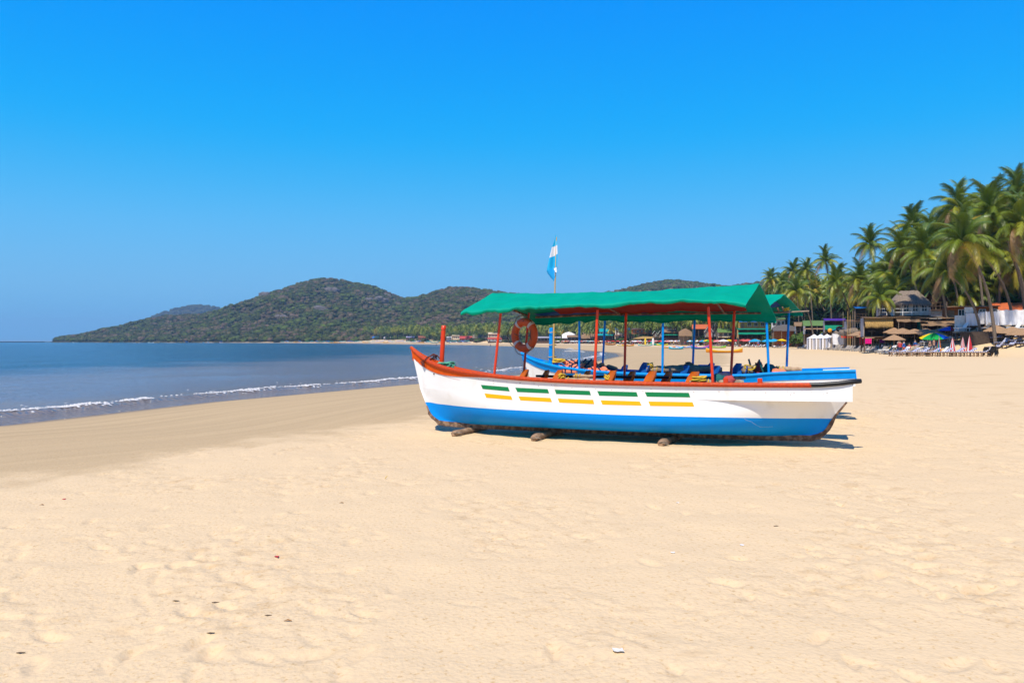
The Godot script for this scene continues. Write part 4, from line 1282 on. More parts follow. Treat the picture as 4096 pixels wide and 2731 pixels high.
func flag(at: Transform3D):
	# limp flag gathered at the top of the staff: three bands, light blue, white, light blue, folded over at the foot
	var o := thing("flag", "limp light blue and white striped flag on the bamboo staff", "flag")
	o.transform = at
	var cols := [Color(0.02, 0.52, 0.82), Color(0.82, 0.80, 0.82), Color(0.01, 0.46, 0.80), Color(0.01, 0.34, 0.72)]
	# half width to the left, to the right and depth of fold at each height down from the tip
	var prof := [[4.17, 0.012, 0.012], [4.08, 0.02, 0.014], [3.95, 0.055, 0.035], [3.86, 0.085, 0.045], [3.70, 0.115, 0.055], [3.58, 0.14, 0.065], [3.42, 0.165, 0.07], [3.30, 0.185, 0.07], [3.18, 0.20, 0.065], [3.08, 0.16, 0.06], [2.98, 0.10, 0.045], [2.90, 0.045, 0.02], [2.84, 0.015, 0.012]]
	for q in prof: q[0] = 4.17 - (4.17 - q[0]) * 0.76
	var bands := [[0, 3, cols[0], "light blue band"], [3, 5, cols[1], "white band"], [5, 9, cols[2], "light blue band"], [8, 12, cols[3], "blue fold"]]
	for bd in bands:
		var s := st()
		var rows := []
		for i in range(bd[0], bd[1] + 1):
			var q: Array = prof[i]
			var r := []
			for k in 15:
				var w := k / 14.0
				var x: float = 0.905 - 0.04 * (4.16 - q[0]) * 0.8 + lerpf(-q[1], q[2], w)
				var z: float = 0.09 + (q[1] + q[2]) * 0.16 * sin(w * PI * 2.2 + q[0] * 2.0) + (0.012 if bd[3] == "blue fold" else 0.0)
				r.append(Vector3(x, q[0] - 0.10 * (1.0 - w) * minf(1.0, (4.17 - q[0]) * 2.0) + 0.03, z))
			rows.append(r)
		thick(s, rows, Vector3(0.0, 0, -0.004))
		var m := mat(bd[2], 0.75); m.backlight_enabled = true; m.backlight = (Color(bd[2].r, bd[2].g, bd[2].b) * 0.25).linear_to_srgb()
		obj(s, "band", m, o).set_meta("label", bd[3])
	var s := st()
	thick(s, [[Vector3(0.87, 3.40, 0.15), Vector3(0.94, 3.43, 0.15)], [Vector3(0.91, 3.31, 0.16), Vector3(0.94, 3.30, 0.15)]], Vector3(0, 0, -0.004))
	obj(s, "folded_corner", mat(cols[1], 0.75), o).set_meta("label", "white folded corner")

func kayak(at: Vector3, turn: float, length: float, cols: Array, label: String, high := 0.22, wide := 0.7, group := ""):
	# moulded sit-on-top kayak: pointed ends that lift, a cockpit hollow, a rim of another colour
	var o := thing("kayak", label, "kayak", at, turn, group)
	var hull := []; var deck := []
	for i in 21:
		var u := i / 20.0 * 2.0 - 1.0
		var w := wide * 0.5 * pow(maxf(0.0, 1.0 - pow(absf(u), 2.4)), 0.75) + 0.012
		var lift := high * 0.75 * pow(absf(u), 3.0)
		var seam := high * 0.62 + lift
		var r := []; var d := []
		for k in 9:
			var a := PI * k / 8.0
			r.append(Vector3(u * length * 0.5, seam - (seam - 0.25 * lift) * pow(sin(a), 0.7), cos(a) * w))
			var well := 0.55 * high * exp(-pow(u / 0.42, 4.0)) * pow(sin(a), 2.0) * (0.75 + 0.35 * sin(u * 9.0))
			d.append(Vector3(u * length * 0.5, seam + 0.006 + high * 0.42 * pow(sin(a), 0.8) - well, cos(a) * w))
		hull.append(r); deck.append(d)
	var s := st(); sheet(s, hull); obj(s, "hull", mat(cols[0], 0.32), o)
	s = st(); sheet(s, deck); obj(s, "deck", mat(cols[1], 0.32), o)
# ---------- palms ----------
var frond_meshes := []
var far_crowns := []
var palm_count := 0

func frond_mesh(v: int, length: float, n: int, droop: float, wide: float) -> ArrayMesh:
	# one leaf: a bent midrib with two rows of narrow hanging leaflets
	var s := st()
	var r := RandomNumberGenerator.new(); r.seed = 300 + v
	var pts := []
	for i in 9:
		var u := i / 8.0
		pts.append(Vector3(length * (u - 0.22 * droop * u * u), length * (0.42 * (1.0 - droop * 0.5) * sin(u * 1.9) - droop * 0.62 * u * u), 0.0))
	tube(s, pts, [0.05, 0.04, 0.033, 0.028, 0.022, 0.018, 0.013, 0.009, 0.004], 4, false)
	s.set_smooth_group(-1)
	for i in n:
		var u := lerpf(0.10, 1.0, (i + 0.5) / n)
		var f := u * 8.0; var k := mini(int(f), 7)
		var p: Vector3 = pts[k].lerp(pts[k + 1], f - k)
		var t: Vector3 = (pts[k + 1] - pts[k]).normalized()
		var l := wide * (0.55 + 0.6 * sin(PI * pow(u, 0.75))) * r.randf_range(0.85, 1.1)
		var w := length / n * 0.85
		for side in [-1.0, 1.0]:
			var out := (Vector3(0, 0, side) * 0.80 + t * 0.62 + Vector3(0, 0.10 - 0.25 * droop, 0)).normalized()
			var sag := Vector3(0, -0.32 - 0.5 * droop, 0) * l * r.randf_range(0.7, 1.3)
			var a := p - t * w * 0.5; var b := p + t * w * 0.5
			var m := p + out * l * 0.55 + sag * 0.25; var e := p + out * l + sag
			tri(s, a, b, m + t * w * 0.45); tri(s, a, m + t * w * 0.45, m - t * w * 0.35); tri(s, m - t * w * 0.35, m + t * w * 0.45, e)
	return mesh_of(s)

func plant_materials():
	M.trunk = worn(Color(0.22, 0.17, 0.125), Color(0.10, 0.075, 0.055), 0.9, 0.6, 0.4, 61, 0.6)
	var cols := [Color(0.070, 0.115, 0.008), Color(0.12, 0.165, 0.010), Color(0.23, 0.245, 0.016), Color(0.32, 0.25, 0.022), Color(0.20, 0.115, 0.045)]
	M.fronds = []
	for i in 5:
		var m := mat(cols[i], 0.42, 0.45)
		m.backlight_enabled = true; m.backlight = (cols[i] * 0.55).linear_to_srgb()
		M.fronds.append(m)
	M.nuts = mat(Color(0.30, 0.19, 0.03), 0.6)
	var shrub := StandardMaterial3D.new(); shrub.vertex_color_use_as_albedo = true; shrub.roughness = 0.7; shrub.metallic_specular = 0.35
	M.shrub = shrub
	for v in 6: frond_meshes.append(frond_mesh(v, 1.0 * 4.2, 44, [0.15, 0.4, 0.65, 0.85, 1.05, 1.35][v], 0.85))
	var low := []
	for v in 5: low.append(frond_mesh(20 + v, 4.2, 9, [0.2, 0.5, 0.8, 1.1, 1.4][v], 0.95))
	# whole crowns for palms too far off for their leaves to be told apart
	for v in 4:
		var r := RandomNumberGenerator.new(); r.seed = 500 + v
		var s := SurfaceTool.new(); s.begin(Mesh.PRIMITIVE_TRIANGLES)
		for i in 22:
			var lv := clampi(int(i / 4.4), 0, 4)
			var tf := Transform3D(Basis(Vector3.UP, i * 2.4 + r.randf() * 0.4) * Basis(Vector3.BACK, lerpf(1.05, -0.35, i / 21.0) * r.randf_range(0.85, 1.15)), Vector3.ZERO).scaled_local(Vector3.ONE * r.randf_range(0.85, 1.1))
			s.append_from(low[lv], 0, tf)
		far_crowns.append(s.commit())

func palm(base: Vector3, top: Vector3, near: bool, label: String, group: String, size := 1.0):
	var o := thing("palm_tree", label, "palm tree", base, 0.0, group)
	var s := st()
	var d := top - base
	var pts := []; var rad := []
	for i in 8:
		var u := i / 7.0
		var bend := Vector3(d.x, 0, d.z) * (u * u * 0.75 + u * 0.25 - 0.0)
		pts.append(bend + Vector3(0, d.y * (u + 0.10 * sin(PI * u)), 0))
		rad.append(lerpf(0.20, 0.115, pow(u, 0.6)) * size)
	tube(s, pts, rad, 7)
	obj(s, "trunk", M.trunk, o)
	palm_count += 1
	var r := RandomNumberGenerator.new(); r.seed = 900 + palm_count
	if not near:
		var c := inst(far_crowns[palm_count % 4], "crown", M.fronds[[0, 1, 1, 2, 3][r.randi() % 5]], o, d)
		c.transform = Transform3D(Basis(Vector3.UP, r.randf() * TAU) * Basis(Vector3.RIGHT, r.randf_range(-0.15, 0.15)), d).scaled_local(Vector3(1, r.randf_range(0.85, 1.05), 1) * size * r.randf_range(0.9, 1.1))
		return
	var n := 26
	for i in n:
		var u := i / float(n - 1)
		var kind := clampi(int(u * 5.2 + r.randf_range(-0.6, 0.6)), 0, 5)
		var tone := clampi(int(u * 2.6 + r.randf_range(-0.7, 0.9)), 0, 3)
		if u > 0.93 and r.randf() < 0.6: tone = 4
		var f := inst(frond_meshes[kind], "frond", M.fronds[tone], o, d)
		f.transform = Transform3D(Basis(Vector3.UP, i * 2.3999 + r.randf_range(-0.25, 0.25)) * Basis(Vector3.BACK, lerpf(1.15, -0.30, u) * r.randf_range(0.85, 1.1)) * Basis(Vector3.RIGHT, r.randf_range(-0.35, 0.35)), d).scaled_local(Vector3.ONE * size * r.randf_range(0.88, 1.1))
	s = st(); s.set_smooth_group(1)
	for k in 7:
		var a := r.randf() * TAU
		blob(s, Vector3(cos(a) * 0.28, r.randf_range(-0.55, -0.15), sin(a) * 0.28) * size, Vector3(0.12, 0.15, 0.12) * size, 5, 7, 0.1, k)
	obj(s, "coconut_cluster", M.nuts, o, d)

const FRONT := [[1400.0, 1040.0], [1500.0, 980.0], [1700.0, 860.0], [1800.0, 810.0], [2000.0, 720.0], [2200.0, 610.0], [2350.0, 520.0], [2500.0, 440.0], [2700.0, 345.0], [2850.0, 280.0], [3000.0, 225.0], [3200.0, 178.0], [3400.0, 135.0], [3500.0, 112.0], [3600.0, 88.0], [3960.0, 84.0], [4096.0, 80.0], [4400.0, 70.0]]
const SKYLINE := [[1460.0, 1330.0], [1600.0, 1312.0], [1750.0, 1302.0], [1900.0, 1300.0], [2000.0, 1292.0], [2060.0, 1272.0], [2120.0, 1262.0], [2300.0, 1245.0], [2700.0, 1215.0], [3000.0, 1150.0], [3070.0, 1112.0], [3170.0, 1085.0], [3300.0, 1095.0], [3450.0, 1075.0], [3560.0, 1040.0], [3620.0, 960.0], [3700.0, 900.0], [3780.0, 850.0], [3850.0, 790.0], [3950.0, 740.0], [4096.0, 730.0], [4300.0, 720.0]]

func palms():
	plant_materials()
	var r := RandomNumberGenerator.new(); r.seed = 41
	# the ones that can be told apart: [crown px, crown py, metres away, foot px, size, label]
	var named := [
		[3962, 815, 92.0, 4110, 1.25, "tall leaning palm whose crown tops the near grove"],
		[3852, 962, 88.0, 3985, 1.2, "leaning palm with yellow nuts over the green gabled hut"],
		[3838, 790, 104.0, 3940, 1.0, "palm with a narrow dark crown behind the tallest one"],
		[4072, 740, 104.0, 4160, 1.1, "palm with an upright crown at the top of the grove"],
		[4085, 860, 90.0, 4200, 1.2, "palm with long drooping leaves over the white sheets"],
		[3735, 905, 108.0, 3850, 1.0, "slender palm rising behind the thatched house"],
		[3655, 905, 118.0, 3740, 0.95, "palm with ragged crown on the skyline above the thatched roof"],
		[3610, 985, 112.0, 3690, 0.95, "bushy palm behind the thatched roof"],
		[3700, 1010, 100.0, 3800, 1.0, "broad palm with pale leaves over the thatched roof"],
		[3790, 1080, 92.0, 3930, 0.95, "palm with hanging leaves over the flat roofed hut"],
		[3930, 1010, 92.0, 4060, 1.05, "palm with dark hanging leaves above the tiled roof"],
		[4010, 960, 96.0, 4120, 1.05, "palm with a dense crown above the tiled roof"],
		[3481, 972, 150.0, 3530, 1.05, "solitary tall palm standing clear against the sky"],
		[3304, 1038, 185.0, 3330, 0.95, "small palm crown standing clear above the green cabins"],
		[3521, 1188, 106.0, 3582, 0.72, "young bright green palm bending over the balcony"],
		[3350, 1125, 150.0, 3420, 1.0, "palm with heavy nuts above the purple awning"],
		[3440, 1110, 145.0, 3500, 1.0, "palm with spread leaves behind the blue tarpaulin"],
		[3175, 1080, 205.0, 3200, 0.9, "palm on the skyline above the grey tent"],
		[3228, 1075, 200.0, 3255, 0.9, "palm on the skyline above the long green roof"],
		[3083, 1110, 220.0, 3110, 0.9, "palm on the skyline beside the far tarpaulin roof"],
		[3190, 1160, 165.0, 3260, 1.0, "palm with a leaning pale trunk above the grey tent"],
		[3560, 1090, 125.0, 3630, 1.0, "palm with yellowing leaves left of the thatched roof"],
	]
	for q in named:
		var top := P(q[0], q[1] + (45.0 if q[2] < 115.0 and q[1] < 950.0 else 10.0), q[2])
		var foot := G(q[3], q[2] + r.randf_range(0.0, 4.0)); foot.y -= 0.3
		palm(foot, top, true, q[5], "palms along the near end of the beach", minf(q[4], 1.08))
	var spots := []
	for i in 72:       # the rest of the near grove
		var px := r.randf_range(3060.0, 4180.0)
		var sky := interp(SKYLINE, px)
		var d := interp(FRONT, px) * r.randf_range(1.10, 1.28) + (22.0 if px < 3500.0 else 16.0)
		var py := lerpf(sky + 3.0 * F / d, 1190.0, pow(r.randf(), 0.95))
		spots.append([px, py, d])
	for i in 60:       # fills the band above the huts
		var px := r.randf_range(3070.0, 3600.0) if i < 34 else r.randf_range(3600.0, 4200.0)
		var d := interp(FRONT, px) * r.randf_range(1.12, 1.35) + 24.0
		spots.append([px, lerpf(interp(SKYLINE, px) + 3.4 * F / d, 1215.0, r.randf()), d])
	for q in spots:
		var top := P(q[0], q[1], q[2])
		var foot := G(q[0] + r.randf_range(-20.0, 110.0), q[2] + r.randf_range(-3.0, 5.0)); foot.y -= 0.3
		if top.y - foot.y < 4.0: top.y = foot.y + 4.0 + r.randf() * 2.0
		palm(foot, top, q[2] < 175.0, "leaning coconut palm in the near grove behind the huts" if q[2] < 175.0 else "coconut palm in the middle of the beach grove", "palms in the beach grove")
	# palms farther round the bay
	var far := []
	for i in 170:
		var px := 3070.0 - pow(r.randf(), 0.9) * 1570.0
		var f := interp(FRONT, px)
		var d := f + 12.0 + r.randf() * lerpf(50.0, 90.0, clampf((f - 200.0) / 600.0, 0.0, 1.0))
		var foot := G(px, d); foot.y -= 0.3
		far.append([d, foot])
	for q in far:
		var h := r.randf_range(9.0, 15.0)
		palm(q[1], q[1] + Vector3(r.randf_range(-3.5, 1.0), h, r.randf_range(-1.0, 3.0)), false, "tall coconut palm in the long grove round the bay", "palms round the bay", 1.0)
	grove(r)
	back_rows()
	shrubs(r)

func grove(r: RandomNumberGenerator):
	# the rest of the long grove, which reads as one mass
	for v in 2:
		var trunk := SurfaceTool.new(); trunk.begin(Mesh.PRIMITIVE_TRIANGLES)
		var one := st(); tube(one, [Vector3.ZERO, Vector3(0.4, 5.0, 0), Vector3(1.2, 10.0, 0.2), Vector3(1.5, 12.0, 0.3)], [0.2, 0.15, 0.12, 0.11], 6)
		var tm := mesh_of(one)
		for part in 2:
			var mm := MultiMesh.new(); mm.transform_format = MultiMesh.TRANSFORM_3D
			mm.mesh = tm if part == 0 else far_crowns[v * 2 + 1]
			var rr := RandomNumberGenerator.new(); rr.seed = 60 + v
			mm.instance_count = 260
			for i in 260:
				var px := 2990.0 - pow(rr.randf(), 0.8) * 1540.0
				var f := interp(FRONT, px)
				var d := f + 20.0 + rr.randf() * 110.0
				var foot := G(px, d)
				var yaw := rr.randf() * TAU; var k := rr.randf_range(0.75, 1.15)
				var b := Basis(Vector3.UP, yaw).scaled(Vector3.ONE * k)
				mm.set_instance_transform(i, Transform3D(b, foot) if part == 0 else Transform3D(b, foot + b * Vector3(1.5, 12.0, 0.3)))
			var mi := MultiMeshInstance3D.new(); mi.multimesh = mm
			mi.name = numbered("palm_grove"); mi.material_override = M.trunk if part == 0 else M.fronds[v + 1]
			add_child(mi)
			tag(mi, ["pale trunks deep in the palm grove round the bay", "green crowns deep in the palm grove round the bay", "thin trunks at the back of the bay's palm grove", "olive crowns at the back of the bay's palm grove"][v * 2 + part], "palm grove", "", "stuff")

func back_rows():
	# the closed back of the near grove, where crowns run into one another
	for v in 2:
		var mm := MultiMesh.new(); mm.transform_format = MultiMesh.TRANSFORM_3D; mm.mesh = far_crowns[v + 1]
		var rr := RandomNumberGenerator.new(); rr.seed = 88 + v
		mm.instance_count = 130
		for i in 130:
			var px := rr.randf_range(3060.0, 4250.0)
			var d := interp(FRONT, px) * 1.3 + 34.0 + rr.randf() * 26.0
			var py := lerpf(interp(SKYLINE, px) + 4.2 * F / d, 1235.0, rr.randf())
			mm.set_instance_transform(i, Transform3D(Basis(Vector3.UP, rr.randf() * TAU).scaled(Vector3.ONE * rr.randf_range(0.8, 1.05)), P(px, py, d)))
		var mi := MultiMeshInstance3D.new(); mi.multimesh = mm; mi.name = numbered("palm_grove"); mi.material_override = M.fronds[v + 1]
		add_child(mi); tag(mi, ["dark green crowns closing the back of the near grove", "yellow green crowns closing the back of the near grove"][v], "palm grove", "", "stuff")

func shrubs(r: RandomNumberGenerator):
	# undergrowth on the slope behind the huts and along the far shore
	var kinds := []
	for v in 2: kinds.append(bush_mesh(v))
	for v in 2:
		var put := []; var tint := []
		for i in 700:
			var px := r.randf_range(1450.0, 4300.0)
			var f := interp(FRONT, px)
			var d := f + (26.0 if px < 3450.0 else 28.0) + pow(r.randf(), 1.3) * lerpf(60.0, 130.0, clampf((f - 200.0) / 600.0, 0.0, 1.0))
			var p := G(px, d)
			var k := r.randf_range(1.4, 3.4) * (1.0 + 1.2 * clampf((d - f - 40.0) / 40.0, 0.0, 1.0))
			put.append(Transform3D(Basis(Vector3.UP, r.randf() * TAU).scaled(Vector3(k * 1.2, k, k * 1.2)), p + Vector3(0, k * 0.4, 0)))
			tint.append([Color(0.030, 0.052, 0.010), Color(0.045, 0.085, 0.012), Color(0.07, 0.12, 0.015)][r.randi() % 3] * r.randf_range(0.7, 1.2))
		var mm := MultiMesh.new(); mm.transform_format = MultiMesh.TRANSFORM_3D; mm.use_colors = true
		mm.mesh = kinds[v]; mm.instance_count = put.size()
		for i in put.size():
			mm.set_instance_transform(i, put[i]); mm.set_instance_color(i, tint[i])
		var mi := MultiMeshInstance3D.new(); mi.multimesh = mm; mi.name = numbered("undergrowth"); mi.material_override = M.shrub
		add_child(mi); tag(mi, ["dark green undergrowth on the slope behind the huts", "leafy bushes among the palms behind the huts"][v], "undergrowth", "", "stuff")

func bush_mesh(v: int) -> ArrayMesh:
	var s := st()
	var r := RandomNumberGenerator.new(); r.seed = 700 + v
	for k in 420:
		var dir := Vector3(r.randfn(), absf(r.randfn()) * 0.8, r.randfn()).normalized()
		var p := dir * Vector3(1.0, 0.95, 1.0) * pow(r.randf(), 0.35)
		var a := Vector3(r.randfn(), r.randfn() * 0.5, r.randfn()).normalized() * 0.17
		var b := a.cross(dir).normalized() * 0.10
		tri(s, p - a, p + b, p + a); tri(s, p - a, p + a, p - b * 0.8)
	return mesh_of(s)
# ---------- huts, houses and shacks along the beach ----------
func hut_materials():
	M.thatch = worn(Color(0.26, 0.205, 0.16), Color(0.13, 0.10, 0.075), 0.95, 0.5, 0.35, 71, 1.2)
	M.straw = worn(Color(0.42, 0.27, 0.09), Color(0.25, 0.15, 0.05), 0.9, 0.7, 0.35, 72, 1.0)
	M.white_wall = worn(Color(0.74, 0.73, 0.70), Color(0.55, 0.51, 0.46), 0.8, 0.3, 0.2, 73)
	M.grey_wall = worn(Color(0.34, 0.33, 0.36), Color(0.24, 0.23, 0.25), 0.85, 0.3, 0.25, 74)
	M.cream_wall = worn(Color(0.66, 0.54, 0.36), Color(0.48, 0.38, 0.25), 0.85, 0.3, 0.2, 75)
	M.yellow_wall = worn(Color(0.68, 0.42, 0.10), Color(0.52, 0.32, 0.09), 0.8, 0.3, 0.2, 76)
	M.brick = worn(Color(0.26, 0.09, 0.045), Color(0.17, 0.065, 0.04), 0.9, 0.3, 0.3, 77)
	M.plank = worn(Color(0.13, 0.075, 0.045), Color(0.07, 0.045, 0.03), 0.85, 0.4, 0.35, 78)
	M.orange_wall = worn(Color(0.42, 0.14, 0.035), Color(0.28, 0.09, 0.03), 0.85, 0.35, 0.3, 79)
	M.green_roof = worn(Color(0.12, 0.22, 0.055), Color(0.09, 0.15, 0.05), 0.6, 0.3, 0.3, 80)
	M.tile_roof = worn(Color(0.56, 0.13, 0.035), Color(0.36, 0.09, 0.035), 0.75, 0.5, 0.3, 81)
	M.red_roof = mat(Color(0.42, 0.06, 0.045), 0.7); M.teal_roof = mat(Color(0.0, 0.28, 0.27), 0.55); M.blue_roof = mat(Color(0.005, 0.17, 0.55), 0.5)
	M.brown_cloth = worn(Color(0.27, 0.17, 0.095), Color(0.17, 0.105, 0.06), 0.95, 0.5, 0.3, 82)
	M.grey_cloth = mat(Color(0.10, 0.09, 0.085), 0.9); M.white_cloth = mat(Color(0.78, 0.77, 0.79), 0.85)
	M.white_cloth.backlight_enabled = true; M.white_cloth.backlight = lin(0.18, 0.18, 0.19)
	M.purple = mat(Color(0.06, 0.015, 0.24), 0.7); M.green_cloth = mat(Color(0.0, 0.19, 0.11), 0.7)
	M.glass = mat(Color(0.02, 0.03, 0.035), 0.08, 0.5); M.white_trim = mat(Color(0.78, 0.77, 0.75), 0.6)
	M.dark_in = worn(Color(0.30, 0.21, 0.14), Color(0.22, 0.15, 0.10), 0.9, 0.4, 0.3, 84); M.reed = worn(Color(0.085, 0.058, 0.042), Color(0.05, 0.036, 0.028), 0.9, 0.6, 0.3, 83); M.pink_roof = mat(Color(0.45, 0.20, 0.16), 0.8); M.lilac = mat(Color(0.45, 0.42, 0.58), 0.8)

func set_back(px: float, d: float) -> float:     # keeps the huts behind the row of parasols all round the bay
	return d * maxf(1.0, (interp(FRONT, px) + 15.0) / interp([[1300.0, 1030.0], [1500.0, 960.0], [1980.0, 684.0], [2200.0, 560.0], [2300.0, 488.0], [2420.0, 396.0], [2560.0, 340.0], [2690.0, 296.0], [2800.0, 255.0], [2880.0, 218.0], [3010.0, 196.0], [3140.0, 168.0], [3260.0, 150.0], [3450.0, 128.0], [3600.0, 103.0], [3700.0, 103.0]], px))

func hut(label: String, cat: String, px0: float, px1: float, d: float, y_top: float, y_eave: float, y_base: float, c: Dictionary) -> Node3D:
	# local space: x to the right, y up from sea height zero, z towards the beach; heights are taken from the photograph
	d = set_back((px0 + px1) * 0.5, d)
	var k := d / F
	var cx := ((px0 + px1) * 0.5 - 2048.0) * k
	var w := (px1 - px0) * k
	var yt := EYE - (y_top - 1366.0) * k; var ye := EYE - (y_eave - 1366.0) * k; var yb := EYE - (y_base - 1366.0) * k
	var called: String = c.get("name", "beach_hut")
	var dp: float = c.get("deep", minf(6.0, maxf(3.0, w * 0.8)))
	var turn: float = c.get("turn", atan2(-cx, d) * 0.75)
	var gy := ground(cx, -d) - 0.3
	var o := thing(called, label, cat, Vector3(cx, 0, -d), turn, c.get("group", "huts along the beach"))
	o.position += o.basis.z * (-dp * 0.5)
	var wall: Material = c.get("wall", M.plank); var roof: Material = c.get("roof", M.green_roof); var trim: Material = c.get("trim", M.white_trim)
	var s: SurfaceTool
	var hw := w * 0.5; var hd := dp * 0.5
	var over: float = c.get("over", 0.35)
	var hb: float = hw - (over if c.get("kind", "side") != "flat" else 0.05)     # half width of the body
	# what carries it
	if yb - gy > 0.5:
		if c.get("stilts", false):
			for x in [-hb + 0.1, 0.0, hb - 0.1]:
				for z in [-hd + 0.1, hd - 0.1]:
					s = st(); box(s, Vector3(x, (yb + gy) * 0.5 - 0.06, z), Vector3(0.16, yb - gy - 0.12, 0.16)); obj(s, "stilt", M.plank, o)
		else:
			s = st(); box(s, Vector3(0, (yb + gy) * 0.5 - 0.06, 0), Vector3(hb * 2.0, yb - gy - 0.12, dp - 0.1)); obj(s, "plinth", c.get("plinth", M.plank), o)
	s = st(); box(s, Vector3(0, yb - 0.05, 0.25), Vector3(hb * 2.0 + 0.2, 0.10, dp + 0.6)); obj(s, "floor_slab", c.get("floor", M.plank), o)
	var h := ye - yb
	if c.get("open", false):
		s = st(); box(s, Vector3(0, yb + h * 0.5, -hd + 0.05), Vector3(hb * 2.0, h, 0.1)); obj(s, "back_wall", c.get("back", M.dark_in), o)
		for sd in [-1.0, 1.0]:
			s = st(); box(s, Vector3(sd * (hb - 0.05), yb + h * 0.5, -0.4), Vector3(0.09, h, dp - 0.92)); obj(s, "side_wall", wall, o)
		var n := maxi(2, int(w / 2.4))
		for i in n + 1:
			s = st(); bar(s, Vector3(lerpf(-hb + 0.06, hb - 0.06, i / float(n)), yb, hd - 0.05), Vector3(lerpf(-hb + 0.06, hb - 0.06, i / float(n)), ye, hd - 0.05), 0.055); obj(s, "post", c.get("post", M.grey_wood), o)
		s = st(); box(s, Vector3(0, yb + 0.5, -hd * 0.3), Vector3(hb * 1.3, 0.95, 0.5)); obj(s, "counter", c.get("counter", M.plank), o)
		for i in mini(4, n):
			var tx := lerpf(-hb * 0.7, hb * 0.7, i / maxf(1.0, mini(4, n) - 1.0))
			s = st(); box(s, Vector3(tx, yb + 0.72, hd * 0.45), Vector3(0.9, 0.06, 0.7)); box(s, Vector3(tx, yb + 0.35, hd * 0.45), Vector3(0.1, 0.68, 0.1)); obj(s, "table", c.get("table", M.grey_wood), o)
	else:
		s = st(); box(s, Vector3(0, yb + h * 0.5, -0.3), Vector3(hb * 2.0, h, dp - 0.6)); obj(s, "wall", wall, o)
		var zf := hd - 0.6
		var nw: int = c.get("windows", 2)
		var slots := nw + (1 if c.get("door", true) else 0)
		var doors: int = c.get("door_at", 0)
		for i in slots:
			var x := lerpf(-hb, hb, (i + 0.5) / slots)
			var ww := minf(1.1, hb * 2.0 / slots * 0.6)
			if c.get("door", true) and i == doors:
				s = st(); box(s, Vector3(x, yb + h * 0.41, zf + 0.02), Vector3(minf(ww, 0.95), h * 0.80, 0.05)); var dr := obj(s, "door", c.get("door_m", M.dark_in), o)
				s = st(); box(s, Vector3(x + ww * 0.33, yb + h * 0.4, zf + 0.06), Vector3(0.04, 0.12, 0.03)); obj(s, "handle", trim, dr)
			else:
				var wy := yb + h * 0.58; var wh := minf(1.2, h * 0.5)
				s = st()
				box(s, Vector3(x - ww * 0.5, wy, zf + 0.03), Vector3(0.08, wh, 0.09)); box(s, Vector3(x + ww * 0.5, wy, zf + 0.03), Vector3(0.08, wh, 0.09))
				box(s, Vector3(x, wy + wh * 0.5 + 0.04, zf + 0.03), Vector3(ww + 0.08, 0.08, 0.09)); box(s, Vector3(x, wy - wh * 0.5 - 0.04, zf + 0.05), Vector3(ww + 0.16, 0.08, 0.13))
				box(s, Vector3(x, wy, zf + 0.03), Vector3(0.05, wh, 0.07))
				var wn := obj(s, "window", trim, o)
				for sd in [-1.0, 1.0]:
					s = st(); box(s, Vector3(x + sd * ww * 0.25, wy, zf + 0.012), Vector3(ww * 0.5 - 0.06, wh, 0.03)); obj(s, "pane", M.glass, wn)
	# roof
	var kind: String = c.get("kind", "side")
	if kind == "side":       # ridge runs along the front
		var rows := []
		for q in [[hd + over, ye - 0.12], [hd * 0.5, lerpf(ye, yt, 0.45)], [0.0, yt], [-hd * 0.5, lerpf(ye, yt, 0.45)], [-hd - over, ye - 0.12]]:
			var r := []
			for i in 9:
				var x := lerpf(-hw, hw, i / 8.0)
				r.append(Vector3(x, q[1] + 0.05 * nz.get_noise_2d(x * 0.8 + px0, q[0]), q[0]))
			rows.append(r)
		s = st(); thick(s, rows, Vector3(0, -0.10, 0)); obj(s, "roof", roof, o)
		for sd in [-1.0, 1.0]:
			s = st(); s.set_smooth_group(-1)
			var x: float = sd * (hb - 0.03)
			tri(s, Vector3(x, ye - 0.02, hd), Vector3(x, yt - 0.15, 0), Vector3(x, ye - 0.02, -hd)); obj(s, "gable_wall", wall, o)
	elif kind == "front":    # gables face the beach: one or several
		var n: int = c.get("gables", 1)
		for i in n:
			var x0 := lerpf(-hw, hw, i / float(n)); var x1 := lerpf(-hw, hw, (i + 1.0) / n); var xm := (x0 + x1) * 0.5
			var rows := []
			for q in [[x0 - 0.02, ye - 0.1], [xm, yt], [x1 + 0.02, ye - 0.1]]: rows.append([Vector3(q[0], q[1], hd + over), Vector3(q[0], q[1], -hd - over)])
			s = st(); thick(s, rows, Vector3(0, -0.09, 0)); var rf := obj(s, "roof", roof, o)
			s = st()
			for sd in [-1.0, 1.0]:
				var a := Vector3(xm, yt - 0.10, hd + over + 0.02); var b := Vector3(xm + sd * (x1 - x0) * 0.5, ye - 0.2, hd + over + 0.02)
				thick(s, [[a, b], [a + Vector3(0, -0.16, 0), b + Vector3(0, -0.16, 0)]], Vector3(0, 0, -0.04))
			obj(s, "bargeboard", trim, rf)
			s = st(); s.set_smooth_group(-1)
			thick(s, [[Vector3(x0 + 0.1, ye, hd - 0.62), Vector3(xm, ye, hd - 0.62), Vector3(x1 - 0.1, ye, hd - 0.62)], [Vector3(x0 + 0.1, ye + 0.02, hd - 0.62), Vector3(xm, yt - 0.2, hd - 0.62), Vector3(x1 - 0.1, ye + 0.02, hd - 0.62)]], Vector3(0, 0, -0.08))
			obj(s, "gable_wall", wall, o)
	elif kind == "hip":      # hipped thatch with a ragged fringe
		var rows := []
